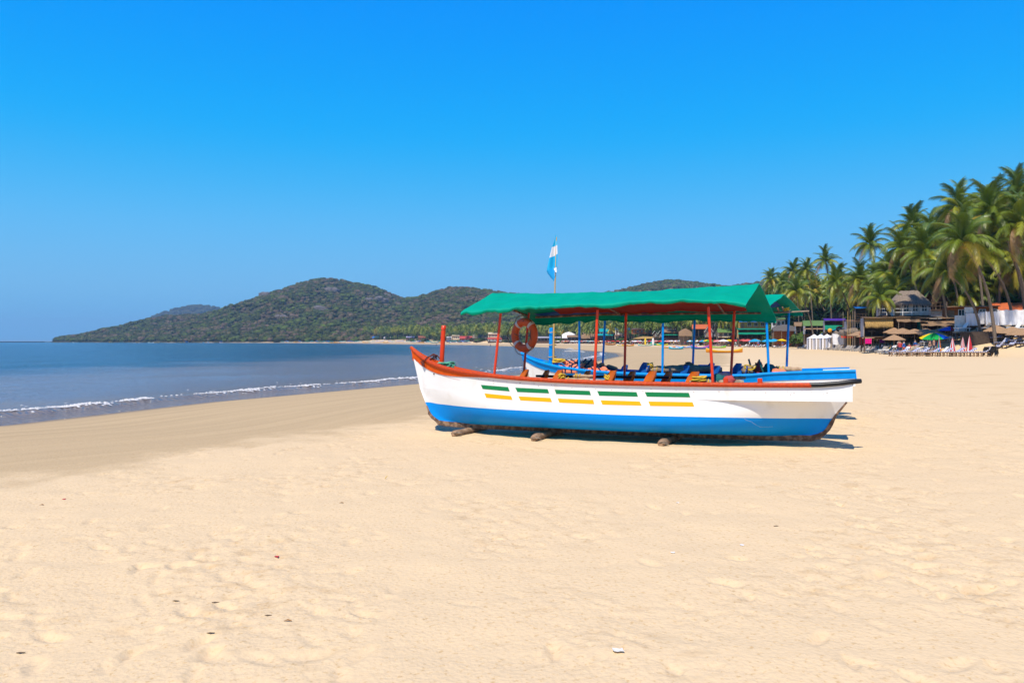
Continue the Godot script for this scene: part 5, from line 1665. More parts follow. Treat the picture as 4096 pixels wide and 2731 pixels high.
		for i in 9:
			var u := i / 8.0
			var y := lerpf(ye - 0.35, yt, pow(u, 0.82)); var f := 1.0 - u
			var r := []
			for j in 28:
				var a := TAU * j / 28.0
				var ex := pow(absf(cos(a)), 0.6) * signf(cos(a)); var ez := pow(absf(sin(a)), 0.6) * signf(sin(a))
				r.append(Vector3(ex * (lerpf(hw * 0.42, hw + 0.2, f)), y + 0.10 * nz.get_noise_2d(j * 1.3 + px0, i * 2.0), ez * lerpf(0.12, hd + 0.6, f)))
			rows.append(r)
		s = st(); sheet(s, rows, true, true)
		obj(s, "thatch_roof", roof, o)
		s = st(); s.set_smooth_group(-1)
		var r := RandomNumberGenerator.new(); r.seed = int(px0)
		for j in 420:
			var a := r.randf() * TAU; var ex := pow(absf(cos(a)), 0.6) * signf(cos(a)); var ez := pow(absf(sin(a)), 0.6) * signf(sin(a))
			var p := Vector3(ex * (hw + 0.16), ye - 0.30, ez * (hd + 0.57)); var t := Vector3(-sin(a), 0, cos(a)) * 0.06
			tri(s, p - t, p + t, p + Vector3(ex * 0.12, -r.randf_range(0.2, 0.55), ez * 0.12))
		obj(s, "straw_fringe", roof, o)
	else:                    # lean-to sheet that falls towards the beach
		var rows := []
		for i in 5:
			var z := lerpf(-hd - 0.1, hd + over + 0.4, i / 4.0)
			var r := []
			for j in 9:
				var x := lerpf(-hw, hw, j / 8.0)
				r.append(Vector3(x, lerpf(yt, ye, i / 4.0) + 0.07 * nz.get_noise_2d(x * 0.7 + px0, z), z))
			rows.append(r)
		s = st(); thick(s, rows, Vector3(0, -0.07, 0)); obj(s, "roof", roof, o)
	if c.has("awning"):      # cloth let out over the front
		var a: Dictionary = c.awning
		var rows := []
		for i in 5:
			var u := i / 4.0
			var r := []
			for j in 13:
				var x := lerpf(-hw * a.get("from", 1.0), hw * a.get("to", 1.0), j / 12.0)
				r.append(Vector3(x, a.y - a.drop * u - 0.12 * sin(PI * u) + 0.05 * sin(j * 1.5) * u, hd + over + 0.03 + a.out * u))
			rows.append(r)
		s = st(); thick(s, rows, Vector3(0, -0.03, 0)); obj(s, "awning", a.mat, o)
		for x in [-hw * a.get("from", 1.0) + 0.1, hw * a.get("to", 1.0) - 0.1]:
			var z: float = hd + over + a.out - 0.1
			s = st(); bar(s, Vector3(x, gy, z), Vector3(x, a.y - a.drop - 0.05, z), 0.04); obj(s, "awning_pole", M.grey_wood, o)
	if c.has("rail"):        # balcony or deck railing
		var y: float = yb
		var z := hd + 0.45
		for yy in [0.45, 0.95]:
			s = st(); box(s, Vector3(0, y + yy, z), Vector3(hb * 2.0 + 0.1, 0.06, 0.06)); obj(s, "rail", c.rail, o)
		var n := maxi(3, int(w / 1.2))
		for i in n + 1:
			s = st(); box(s, Vector3(lerpf(-hb, hb, i / float(n)), y + 0.5, z), Vector3(0.07, 1.0, 0.07)); obj(s, "baluster", c.rail, o)
	return o

func hung_sheet(label: String, px0: float, px1: float, d: float, y0: float, y1: float, m: Material, group := "white sheets hung on the terrace", called := "hung_sheet", cat := "sheet"):
	var k := d / F
	var o := thing(called, label, cat, Vector3(((px0 + px1) * 0.5 - 2048.0) * k, 0, -d), 0.0, group)
	o.rotation.y = atan2(-o.position.x, d) * 0.8
	var w := (px1 - px0) * k; var ya := EYE - (y0 - 1366.0) * k; var yb := EYE - (y1 - 1366.0) * k
	var rows := []
	for i in 11:
		var v := i / 10.0
		var r := []
		for j in 25:
			var u := j / 24.0
			var x := (u - 0.5) * w * (1.0 - 0.05 * v)
			r.append(Vector3(x, lerpf(ya, yb, v) - 0.10 * absf(sin(u * PI * 3.0)) * (1.0 - v) , 0.10 * (0.35 + v) * sin(u * 21.0 + px0) + 0.06 * nz.get_noise_2d(u * 6.0, v * 3.0 + px0)))
		rows.append(r)
	var s := st(); sheet(s, rows); obj(s, "cloth", m, o)
	for x in [-w * 0.5, w * 0.5]:
		s = st(); bar(s, Vector3(x, ground(o.position.x, -d) - 0.3, -0.16), Vector3(x, ya + 0.12, -0.16), 0.035); obj(s, "pole", M.grey_wood, o)
	s = st(); bar(s, Vector3(-w * 0.5, ya + 0.02, -0.14), Vector3(w * 0.5, ya + 0.02, -0.14), 0.02); obj(s, "line", M.grey_wood, o)

func huts():
	hut_materials()
	# --- at the near end, right of the boats
	var th := hut("two-storey house with thick grey thatch and white railed balcony", "house", 3572, 3722, 106.0, 1158, 1208, 1262, {"name": "thatched_house", "kind": "hip", "roof": M.thatch, "wall": M.white_wall, "windows": 3, "rail": M.white_trim, "stilts": true, "deep": 5.5, "floor": M.plank})
	hut("low annexe with glass balcony panels beside the thatched house", "house", 3522, 3600, 107.0, 1208, 1214, 1262, {"name": "balcony_annexe", "kind": "flat", "roof": M.thatch, "wall": M.grey_wall, "windows": 3, "door": false, "rail": M.white_trim, "stilts": true, "deep": 4.0})
	var bar_ := hut("beach bar with a golden straw fringe under the balcony", "bar", 3465, 3692, 103.0, 1263, 1270, 1346, {"name": "beach_bar", "kind": "flat", "roof": M.brown_cloth, "wall": M.grey_wall, "open": true, "stilts": true, "deep": 5.0, "counter": M.plank, "awning": {"y": 4.75, "drop": 0.5, "out": 1.8, "mat": M.brown_cloth, "from": -0.05, "to": 1.0}})
	fringe(bar_, -3.6, -0.2, 4.95, 3.45, 2.95)
	hut("dark timber hut with steep green gables above a white wall", "hut", 3697, 3795, 110.0, 1163, 1205, 1238, {"name": "gabled_hut", "kind": "front", "gables": 2, "roof": M.green_roof, "trim": M.plank, "open": true, "wall": M.plank, "plinth": M.white_wall, "deep": 4.5, "rail": M.plank})
	hut("dim bar under a sagging brown awning below the gabled hut", "bar", 3690, 3815, 102.0, 1262, 1272, 1338, {"name": "beach_bar", "kind": "flat", "roof": M.brown_cloth, "open": true, "stilts": true, "wall": M.teal_roof, "deep": 4.0, "awning": {"y": 4.4, "drop": 0.7, "out": 1.6, "mat": M.brown_cloth}})
	hut("long flat roofed hut with rusty brown walls behind the white sheets", "hut", 3800, 3985, 100.0, 1218, 1226, 1300, {"name": "flat_roofed_hut", "kind": "flat", "roof": M.brown_cloth, "wall": M.orange_wall, "windows": 4, "deep": 5.0, "door_m": M.dark_in})
	hut("small hut with bright orange tiled roof behind the white sheets", "hut", 3980, 4098, 105.0, 1208, 1240, 1300, {"name": "tiled_hut", "kind": "side", "roof": M.tile_roof, "wall": M.white_wall, "deep": 4.0})
	for q in [[3823, 3862, 1262, 1326, "tall white board leaning beside the hung sheets"], [3862, 3893, 1229, 1262, "whitewashed board under the flat roof"]]:
		var k := 95.0 / F
		var s := st(); box(s, Vector3.ZERO, Vector3((q[1] - q[0]) * k, (q[3] - q[2]) * k, 0.08), Basis(Vector3.UP, -0.4), 0.01)
		var o := obj(s, "white_board", M.white_wall, null, P((q[0] + q[1]) * 0.5, (q[2] + q[3]) * 0.5, 95.0)); tag(o, q[4], "board")
	hung_sheet("shaded white sheet hung nearest the white board", 3868, 3918, 94.0, 1252, 1303, M.white_cloth)
	hung_sheet("narrow shaded white sheet hung in the corner of the terrace", 3918, 3946, 94.6, 1246, 1296, M.white_cloth)
	hung_sheet("sunlit white sheet hung behind the folding chair", 3948, 3998, 93.5, 1244, 1302, M.white_cloth)
	hung_sheet("widest sunlit white sheet with a palm shadow across it", 4000, 4094, 93.0, 1238, 1300, M.white_cloth)
	terrace()
	# --- behind the white cabana and the blue parasols
	hut("grey walled house with a dark raised deck", "house", 3390, 3475, 130.0, 1276, 1284, 1328, {"name": "deck_house", "kind": "flat", "roof": M.plank, "wall": M.grey_wall, "windows": 2, "deep": 4.5})
	hut("dark upper room under a bright blue tarpaulin", "hut", 3425, 3505, 133.0, 1223, 1232, 1276, {"name": "tarpaulin_room", "kind": "flat", "roof": M.blue_roof, "open": true, "wall": M.plank, "rail": M.plank, "stilts": true})
	for q in [[3322, 3352, "first green roofed cabin of the row, beside the tallest pole"], [3353, 3386, "green roofed cabin in the middle of the row"], [3404, 3442, "green roofed cabin behind the blue tarpaulin"]]:
		hut(q[2], "cabin", q[0], q[1], 165.0, 1225, 1243, 1270, {"name": "green_cabin", "kind": "front", "gables": 1, "roof": M.green_roof, "trim": M.green_roof, "wall": M.plank, "windows": 1, "stilts": true, "deep": 4.0, "rail": M.grey_wood, "group": "row of green roofed cabins"})
	hut("shack under a purple and green awning beside tall poles", "shack", 3302, 3385, 145.0, 1272, 1282, 1330, {"name": "awning_shack", "kind": "flat", "roof": M.purple, "open": true, "wall": M.grey_wall, "awning": {"y": 5.15, "drop": 1.0, "out": 2.2, "mat": M.green_cloth}})
	hut("long open restaurant with mossy green roof and pale posts", "restaurant", 3218, 3322, 153.0, 1281, 1300, 1336, {"name": "restaurant", "kind": "side", "roof": M.green_roof, "open": true, "wall": M.white_wall, "post": M.white_trim, "back": mat(Color(0.05, 0.07, 0.22), 0.9), "awning": {"y": 4.8, "drop": 0.3, "out": 1.4, "mat": M.brown_cloth}})
	for i in 5:
		var q: Array = [[3374, 1248, 1330], [3393, 1245, 1330], [3402, 1262, 1330], [3412, 1242, 1328], [3421, 1246, 1318]][i]
		var pd := set_back(q[0], 124.0); var a := P(q[0], q[2], pd); a.y = ground(a.x, a.z) - 0.2
		log_beam(["tall bare pole beside the purple awning", "tall yellow bamboo pole beside the deck house", "short bamboo pole beside the deck house", "tall dark pole in front of the deck house", "pole leaning on the deck house rail"][i], a, P(q[0], q[1], pd), 0.05, 0.04, M.bamboo if i in [1, 2] else M.grey_wood, null, "poles by the deck house", "pole", "tall_pole")
	tent("low grey tarpaulin tent with a rusty wall beside the long restaurant", 3093, 3186, 168.0, 1297, 1324, M.grey_cloth)
	hut("white house with tall dark windows behind the grey tent", "house", 3090, 3142, 182.0, 1268, 1276, 1318, {"name": "white_house", "kind": "flat", "roof": M.green_roof, "wall": M.white_wall, "windows": 3, "door": false})
	hut("brown roofed white shack left of the mossy restaurant", "shack", 3180, 3225, 165.0, 1288, 1302, 1335, {"name": "white_shack", "kind": "side", "roof": M.brown_cloth, "wall": M.white_wall, "open": true})
	# --- seen under the roofs of the boats
	hut("yellow two-storey shop with rust and blue roof", "shop", 2960, 3064, 200.0, 1279, 1287, 1312, {"name": "yellow_shop", "kind": "flat", "roof": M.blue_roof, "wall": M.yellow_wall, "windows": 3, "stilts": true, "rail": M.plank})
	hut("clothes stall under a green awning below the yellow shop", "stall", 2955, 3066, 195.0, 1312, 1318, 1352, {"name": "clothes_stall", "kind": "flat", "roof": M.green_cloth, "open": true, "wall": M.yellow_wall, "awning": {"y": 4.4, "drop": 0.6, "out": 2.0, "mat": M.green_cloth}})
	hut("white building with a row of four pointed gables", "house", 2858, 2930, 245.0, 1274, 1288, 1304, {"name": "white_gabled_house", "kind": "front", "gables": 4, "roof": M.pink_roof, "wall": M.white_wall, "windows": 4, "door": false, "rail": M.white_trim, "stilts": true})
	hut("dark open hall below the row of pointed gables", "restaurant", 2850, 2945, 243.0, 1304, 1308, 1345, {"name": "open_hall", "kind": "flat", "roof": M.plank, "open": true, "wall": M.plank})
	hut("dark cabin with white edged steep gable", "cabin", 2818, 2854, 228.0, 1300, 1326, 1348, {"name": "steep_cabin", "kind": "front", "roof": M.plank, "wall": M.grey_wall, "windows": 1})
	for q in [[2854, 2868, "white trimmed narrow gable beside the dark cabin"], [2868, 2882, "white trimmed narrow gable next to the green cabin"]]:
		hut(q[2], "cabin", q[0], q[1], 226.0, 1311, 1326, 1346, {"name": "narrow_cabin", "kind": "front", "roof": M.plank, "wall": M.grey_wall, "windows": 1, "door": false})
	hut("green roofed cabin with cream gable and orange post", "cabin", 2872, 2935, 218.0, 1313, 1328, 1350, {"name": "cream_cabin", "kind": "side", "roof": M.green_roof, "wall": M.cream_wall, "windows": 2})
	hut("restaurant with a long orange roof and green netting", "restaurant", 2770, 2842, 258.0, 1297, 1314, 1346, {"name": "orange_restaurant", "kind": "side", "roof": M.tile_roof, "open": true, "wall": M.green_cloth})
	tent("peaked brown tent beside the orange roofed restaurant", 2716, 2768, 262.0, 1314, 1344, M.brown_cloth)
	hut("brick lodge with green gables among leaning trunks", "lodge", 2652, 2708, 310.0, 1292, 1304, 1326, {"name": "brick_lodge", "kind": "side", "roof": M.green_roof, "wall": M.brick, "windows": 3, "stilts": true})
	hut("wide brown roofed eatery below the brick lodge", "restaurant", 2652, 2738, 296.0, 1318, 1328, 1350, {"name": "brown_eatery", "kind": "side", "roof": M.brown_cloth, "open": true, "wall": M.grey_wall, "awning": {"y": 5.0, "drop": 0.4, "out": 1.5, "mat": M.green_cloth}})
	for q in [[2610, 2630, "small grey gabled cabin beside the orange timber house"], [2632, 2650, "small grey gabled cabin beside the brown eatery"]]:
		hut(q[2], "cabin", q[0], q[1], 320.0, 1321, 1334, 1351, {"name": "grey_cabin", "kind": "front", "roof": M.green_roof, "wall": M.plank, "windows": 1})
	hut("orange timber house under a dark flat roof", "house", 2528, 2608, 345.0, 1312, 1318, 1336, {"name": "timber_house", "kind": "flat", "roof": M.plank, "wall": M.orange_wall, "windows": 4, "stilts": true, "rail": M.orange_wall})
	hut("low eatery with thatched awning below the orange timber house", "restaurant", 2535, 2650, 338.0, 1346, 1352, 1363, {"name": "thatched_eatery", "kind": "hip", "roof": M.straw, "open": true, "deep": 4.0})
	hut("white house under a bright blue roof beside the teal house", "house", 2462, 2520, 395.0, 1310, 1318, 1338, {"name": "blue_roofed_house", "kind": "flat", "roof": M.blue_roof, "wall": M.white_wall, "windows": 4, "stilts": true})
	hut("cream porch with dark doorways below the blue roofed house", "house", 2460, 2500, 392.0, 1338, 1341, 1356, {"name": "cream_porch", "kind": "flat", "roof": M.pink_roof, "wall": M.cream_wall, "windows": 2})
	hut("white two-storey house with teal gabled roof", "house", 2398, 2464, 405.0, 1314, 1326, 1340, {"name": "teal_house", "kind": "side", "roof": M.teal_roof, "wall": M.white_wall, "windows": 4, "stilts": true, "rail": M.teal_roof})
	hut("shop with a low teal roof below the teal house", "shop", 2388, 2452, 398.0, 1335, 1342, 1357, {"name": "teal_shop", "kind": "flat", "roof": M.teal_roof, "wall": M.cream_wall, "open": true})
	tent("wide brown thatched dining tent left of the teal house", 2325, 2386, 455.0, 1330, 1354, M.brown_cloth)
	hut("cream house with a curved roof behind the white tent", "house", 2298, 2336, 500.0, 1325, 1332, 1350, {"name": "cream_house", "kind": "side", "roof": M.cream_wall, "wall": M.cream_wall, "windows": 3})
	tent("white peaked marquee in front of the palms", 2248, 2302, 505.0, 1327, 1352, M.white_cloth)
	hut("brown roofed beach restaurant below the marquee", "restaurant", 2268, 2332, 490.0, 1340, 1348, 1358, {"name": "brown_restaurant", "kind": "side", "roof": M.brown_cloth, "open": true, "post": M.white_trim})
	hut("long grey awning restaurant right of the life ring", "restaurant", 2150, 2245, 560.0, 1346, 1352, 1361, {"name": "grey_restaurant", "kind": "flat", "roof": M.grey_wall, "open": true, "post": M.white_trim})
	# --- far round the bay
	var far := [[1952, 2004, 690.0, 1329, 1336, 1352, "cream two-storey house with pale flat roof beyond the bow post", M.cream_wall, M.cream_wall, "flat"], [1950, 2008, 684.0, 1350, 1356, 1365, "red roofed restaurant below the cream two-storey house", M.red_roof, M.white_wall, "side"], [1890, 1950, 735.0, 1340, 1352, 1363, "thatched hall with brown roof round the bay", M.thatch, M.plank, "side"], [1838, 1892, 760.0, 1344, 1354, 1364, "long red roofed hall round the bay", M.red_roof, M.brick, "side"], [1806, 1838, 780.0, 1340, 1343, 1360, "cream flat roofed block round the bay", M.cream_wall, M.cream_wall, "flat"], [1786, 1806, 790.0, 1346, 1352, 1362, "white roofed shed by the cream block", M.white_wall, M.white_wall, "flat"], [1672, 1702, 860.0, 1343, 1351, 1361, "dark red hut among the far palms", M.brick, M.brick, "side"], [1624, 1658, 890.0, 1345, 1350, 1361, "brown house with a pale roof among the far palms", M.lilac, M.plank, "flat"], [1534, 1562, 950.0, 1347, 1352, 1362, "white shed under the far palms", M.white_wall, M.grey_wall, "flat"], [1488, 1512, 970.0, 1346, 1351, 1361, "blue roofed shed under the far palms", M.blue_roof, M.grey_wall, "side"], [1450, 1486, 985.0, 1350, 1357, 1364, "brown tent roofed shed under the far palms", M.brown_cloth, M.plank, "side"], [1346, 1384, 1010.0, 1344, 1351, 1360, "two-storey house with pink roof at the end of the grove", M.pink_roof, M.cream_wall, "side"], [1306, 1346, 1030.0, 1353, 1356, 1364, "low white walled house at the end of the grove", M.pink_roof, M.white_wall, "flat"], [1384, 1408, 1010.0, 1355, 1358, 1365, "teal roofed stall at the end of the grove", M.teal_roof, M.teal_roof, "flat"]]
	for q in far: hut(q[6], "house", q[0], q[1], q[2], q[3], q[4], q[5], {"name": "shore_house", "kind": q[9], "roof": q[7], "wall": q[8], "windows": 3, "deep": 8.0, "group": "houses round the bay"})

func fringe(o: Node3D, x0: float, x1: float, y0: float, y1: float, z: float):    # long golden straw hanging from an eave
	var s := st(); s.set_smooth_group(-1)
	var r := RandomNumberGenerator.new(); r.seed = 33
	for i in 1500:
		var x := r.randf_range(x0, x1); var v := r.randf()
		var p := Vector3(x, lerpf(y0, lerpf(y0, y1, 0.6), v), z - 0.5 + 0.9 * pow(v, 0.5) * 0.6)
		tri(s, p + Vector3(-0.03, 0, 0), p + Vector3(0.03, 0.0, 0), p + Vector3(r.randf_range(-0.1, 0.1), -r.randf_range(0.4, 0.75), 0.10 + r.randf() * 0.12))
	obj(s, "straw_fringe", M.straw, o)

func tent(label: String, px0: float, px1: float, d: float, y0: float, y1: float, m: Material):
	d = set_back((px0 + px1) * 0.5, d)
	var k := d / F
	var o := thing("tent", label, "tent", Vector3(((px0 + px1) * 0.5 - 2048.0) * k, 0, -d), 0.0, "huts along the beach")
	o.rotation.y = atan2(-o.position.x, d) * 0.7
	var w := (px1 - px0) * k; var yt := EYE - (y0 - 1366.0) * k; var ye := EYE - (y1 - 1366.0) * k
	var gy := ground(o.position.x, -d) - 0.2
	ye = maxf(ye, gy + 2.0)
	var rows := []
	for i in 11:
		var u := i / 10.0 * 2.0 - 1.0
		var r := []
		for j in 13:
			var v := j / 12.0 * 2.0 - 1.0
			r.append(Vector3(u * w * 0.5, lerpf(ye, yt, (1.0 - pow(absf(v), 1.3)) * (1.0 - 0.45 * pow(absf(u), 1.5))) + 0.12 * nz.get_noise_2d(u * 4.0 + px0, v * 4.0), v * w * 0.32))
		rows.append(r)
	var s := st(); thick(s, rows, Vector3(0, -0.05, 0)); obj(s, "cover", m, o)
	for u in [-0.95, -0.3, 0.3, 0.95]:
		for v in [-0.9, 0.9]:
			var top: float = lerpf(ye, yt, (1.0 - pow(absf(v), 1.3)) * (1.0 - 0.45 * pow(absf(u), 1.5))) - 0.12
			s = st(); bar(s, Vector3(u * w * 0.5, gy, v * w * 0.32), Vector3(u * w * 0.5, top, v * w * 0.32), 0.05); obj(s, "tent_pole", M.grey_wood, o)
	s = st(); box(s, Vector3(0, (gy + ye) * 0.5, -w * 0.28), Vector3(w * 0.8, ye - gy, 0.1)); obj(s, "back_screen", M.orange_wall if m == M.grey_cloth else M.dark_in, o)

func terrace():
	# raised sand terrace below the white sheets, held by a dark reed fence
	var o := thing("terrace_deck", "raised timber terrace under the white sheets", "terrace", Vector3.ZERO)
	var s := st()
	var a := P(3812, 1326, 94.0); var b := P(4180, 1318, 91.0)
	var back := Vector3(5.0, 0, -6.0)
	thick(s, [[a, b], [a + back, b + back]], Vector3(0, -0.18, 0)); obj(s, "deck", M.grey_wood, o)
	for i in 9:
		var p := a.lerp(b, i / 8.0) + Vector3(0.15, -0.1, -0.2)
		s = st(); bar(s, Vector3(p.x, ground(p.x, p.z) - 0.3, p.z), p, 0.07); obj(s, "stilt", M.plank, o)
	var f := thing("reed_fence", "dark reed fence below the terrace", "fence", Vector3.ZERO)
	var c := P(3846, 1328, 92.6); var e := P(3985, 1326, 90.5)
	for i in 30:
		var p := c.lerp(e, i / 29.0)
		s = st(); box(s, Vector3(p.x, p.y - 0.75 + 0.04 * sin(i * 2.3), p.z), Vector3(0.15, 1.5, 0.05), Basis(Vector3.UP, -0.3)); obj(s, "reed_slat", M.reed, f)
	for y in [0.2, 1.2]:
		s = st(); bar(s, c + Vector3(0, -y, -0.06), e + Vector3(0, -y, -0.06), 0.03); obj(s, "rail", M.plank, f)
# ---------- parasols, loungers, boats and people on the beach ----------
var protos := {}

func ribbed(s: SurfaceTool, c: Vector3, r: float, rise: float, panels: int, only: Array, sag := 0.12):     # cloth panels of a round parasol
	for p in only:
		var rows := []
		for i in 5:
			var u := i / 4.0
			var row := []
			for k in 5:
				var v := k / 4.0
				var a: float = TAU * (p + v) / panels
				var bulge := sag * sin(PI * v) * u * 0.35
				row.append(c + Vector3(cos(a) * r * u * (1.0 - bulge), -rise * pow(u, 1.5) - 0.0, sin(a) * r * u * (1.0 - bulge)))
			rows.append(row)
		thick(s, rows, Vector3(0, -0.015, 0))

func parasol(at: Vector3, r: float, h: float, cols: Array, label: String, group: String, tilt := 0.0, turn := 0.0):
	var o := thing("parasol", label, "parasol", at, turn, group)
	var key := "par%s%s%s" % [cols, r, h]
	if not protos.has(key):
		var meshes := []
		for i in cols.size():
			var s := st(); var only := []
			for p in 8:
				if p % cols.size() == i: only.append(p)
			ribbed(s, Vector3.ZERO, r, r * 0.36, 8, only)
			meshes.append([mesh_of(s), cloth_mat(cols[i])])
		var s := st(); bar(s, Vector3(0, -h, 0), Vector3(0, 0.12, 0), 0.025, 6); meshes.append([mesh_of(s), M.grey_wood])
		protos[key] = meshes
	var tf := Transform3D(Basis(Vector3.BACK, tilt), Vector3(0, h, 0))
	for i in protos[key].size():
		var q: Array = protos[key][i]
		var p := inst(q[0], "pole" if i == protos[key].size() - 1 else "canopy", q[1], o)
		p.transform = tf if i < protos[key].size() - 1 else Transform3D(Basis(Vector3.BACK, tilt * 0.6), Vector3(0, h, 0))

func cloth_mat(c: Color) -> StandardMaterial3D:
	var key := "cloth%s" % c
	if not protos.has(key):
		var m := mat(c, 0.8); m.backlight_enabled = true; m.backlight = (c * 0.3).linear_to_srgb(); protos[key] = m
	return protos[key]

func jute_parasol(at: Vector3, w: float, h: float, label: String, turn: float, group := "brown jute parasols"):
	# square pyramid of woven jute on a stick, edges sagging between the four ribs
	var o := thing("jute_parasol", label, "parasol", at, turn, group)
	var key := "jute%s" % w
	if not protos.has(key):
		var s := st()
		var rows := []
		for i in 7:
			var u := i / 6.0
			var row := []
			for k in 16:
				var a := TAU * k / 16.0
				var sq := 1.0 / maxf(absf(cos(a)), absf(sin(a)))
				var corner := clampf((sq - 1.0) / 0.414, 0.0, 1.0)
				row.append(Vector3(cos(a) * sq * w * 0.5 * u, -w * 0.26 * pow(u, 1.15) - 0.05 * u * (1.0 - corner) * u, sin(a) * sq * w * 0.5 * u))
			rows.append(row)
		sheet(s, rows, true, true)
		var low := []
		for r in rows:
			var l := []
			for p in r: l.append(p * Vector3(0.985, 1, 0.985) + Vector3(0, -0.04, 0))
			low.append(l)
		sheet(s, low, true, true); sheet(s, [rows[6], low[6]], false, true)
		protos[key] = mesh_of(s)
	inst(protos[key], "canopy", M.jute, o, Vector3(0, h, 0))
	var s := st(); bar(s, Vector3(0, -0.4, 0), Vector3(0, h - 0.02, 0), 0.035); obj(s, "pole", M.grey_wood, o)

func closed_parasol(at: Vector3, h: float, cols: Array, label: String, group := "", fat := 0.22):
	# furled parasol: cloth hangs in deep pleats round the pole
	var o := thing("closed_parasol", label, "parasol", at, 0.0, group)
	for i in cols.size():
		var s := st()
		for p in 8:
			if p % cols.size() != i: continue
			var rows := []
			for j in 7:
				var u := j / 6.0
				var y := h - (h - 0.35) * u
				var rr := 0.02 + fat * pow(u, 0.85)
				var row := []
				for k in 5:
					var v := k / 4.0
					var a := TAU * (p + v) / 8.0
					var f := rr * (0.68 + 0.32 * sin(PI * v))
					row.append(Vector3(cos(a) * f, y + 0.03 * sin(PI * v) * u, sin(a) * f))
				rows.append(row)
			thick(s, rows, Vector3(0, -0.01, 0))
		obj(s, "cloth", cloth_mat(cols[i]), o)
	var s := st(); bar(s, Vector3(0, -0.3, 0), Vector3(0, h + 0.12, 0), 0.022); obj(s, "pole", M.grey_wood, o)

func lounger(at: Vector3, turn: float, kind: String, label: String, group: String, raise := 0.55):
	var o := thing("sun_lounger", label, "sun lounger", at, turn, group)
	var key := "lounger" + kind + str(raise)
	if not protos.has(key):
		var list := []
		var frame: Material = {"white": M.white_trim, "grey": M.metal, "wood": M.bare_wood, "dark": M.plank}[kind]
		var pad: Material = {"white": M.white_trim, "grey": M.canvas, "wood": M.striped, "dark": M.striped}[kind]
		var h := 0.34 if kind != "wood" else 0.42
		var s := st()
		for z in [-0.29, 0.29]: box(s, Vector3(0, h - 0.05, z), Vector3(1.95, 0.07, 0.05))
		for x in [-0.95, -0.3, 0.35, 0.95]: box(s, Vector3(x, h - 0.045, 0), Vector3(0.05, 0.05, 0.53))
		list.append(["frame", mesh_of(s), frame])
		for x in [-0.8, 0.8]:
			for z in [-0.26, 0.26]:
				s = st(); box(s, Vector3(x, h * 0.5 - 0.09, z), Vector3(0.07 if kind != "wood" else 0.16, h - 0.01, 0.06)); list.append(["leg", mesh_of(s), frame])
		s = st(); box(s, Vector3(-0.32, h + 0.03, 0), Vector3(1.26, 0.07 if kind != "grey" else 0.03, 0.56), Basis.IDENTITY, 0.014); list.append(["mattress", mesh_of(s), pad])
		s = st(); box(s, Vector3(0.30 + 0.36 * cos(raise), h + 0.03 + 0.36 * sin(raise), 0), Vector3(0.74, 0.07 if kind != "grey" else 0.03, 0.56), Basis(Vector3.BACK, raise), 0.014); list.append(["backrest", mesh_of(s), pad])
		s = st(); bar(s, Vector3(0.30 + 0.6 * cos(raise), h + 0.6 * sin(raise), 0.2), Vector3(0.85, h - 0.02, 0.2), 0.02); bar(s, Vector3(0.30 + 0.6 * cos(raise), h + 0.6 * sin(raise), -0.2), Vector3(0.85, h - 0.02, -0.2), 0.02); list.append(["strut", mesh_of(s), frame])
		protos[key] = list
	for q in protos[key]: inst(q[1], q[0], q[2], o)

func wood_bed(at: Vector3, turn: float, label: String):
	# heavy driftwood daybed with cut-out legs and a blue striped mattress
	var o := thing("wooden_daybed", label, "sun lounger", at, turn, "wooden daybeds in the front row")
	if not protos.has("bed"):
		var list := []
		var s := st()
		for z in [-0.36, 0.36]: box(s, Vector3(0, 0.42, z), Vector3(2.1, 0.10, 0.06), Basis.IDENTITY, 0.01)
		list.append(["frame", mesh_of(s), M.bare_wood])
		for x in [-0.92, -0.1, 0.92]:
			for z in [-0.34, 0.34]:
				s = st(); tube(s, [Vector3(x - 0.06, -0.1, z), Vector3(x + 0.02, 0.16, z), Vector3(x, 0.37, z)], [0.10, 0.06, 0.09], 6); list.append(["leg", mesh_of(s), M.bare_wood])
		s = st(); box(s, Vector3(0, 0.14, 0.34), Vector3(1.7, 0.06, 0.05)); list.append(["stretcher", mesh_of(s), M.bare_wood])
		s = st(); box(s, Vector3(-0.33, 0.52, 0), Vector3(1.4, 0.09, 0.72), Basis.IDENTITY, 0.02); list.append(["mattress", mesh_of(s), M.striped])
		s = st(); box(s, Vector3(0.66, 0.70, 0), Vector3(0.78, 0.09, 0.70), Basis(Vector3.BACK, 0.55), 0.02); list.append(["backrest", mesh_of(s), M.striped])
		protos.bed = list
	for q in protos.bed: inst(q[1], q[0], q[2], o)

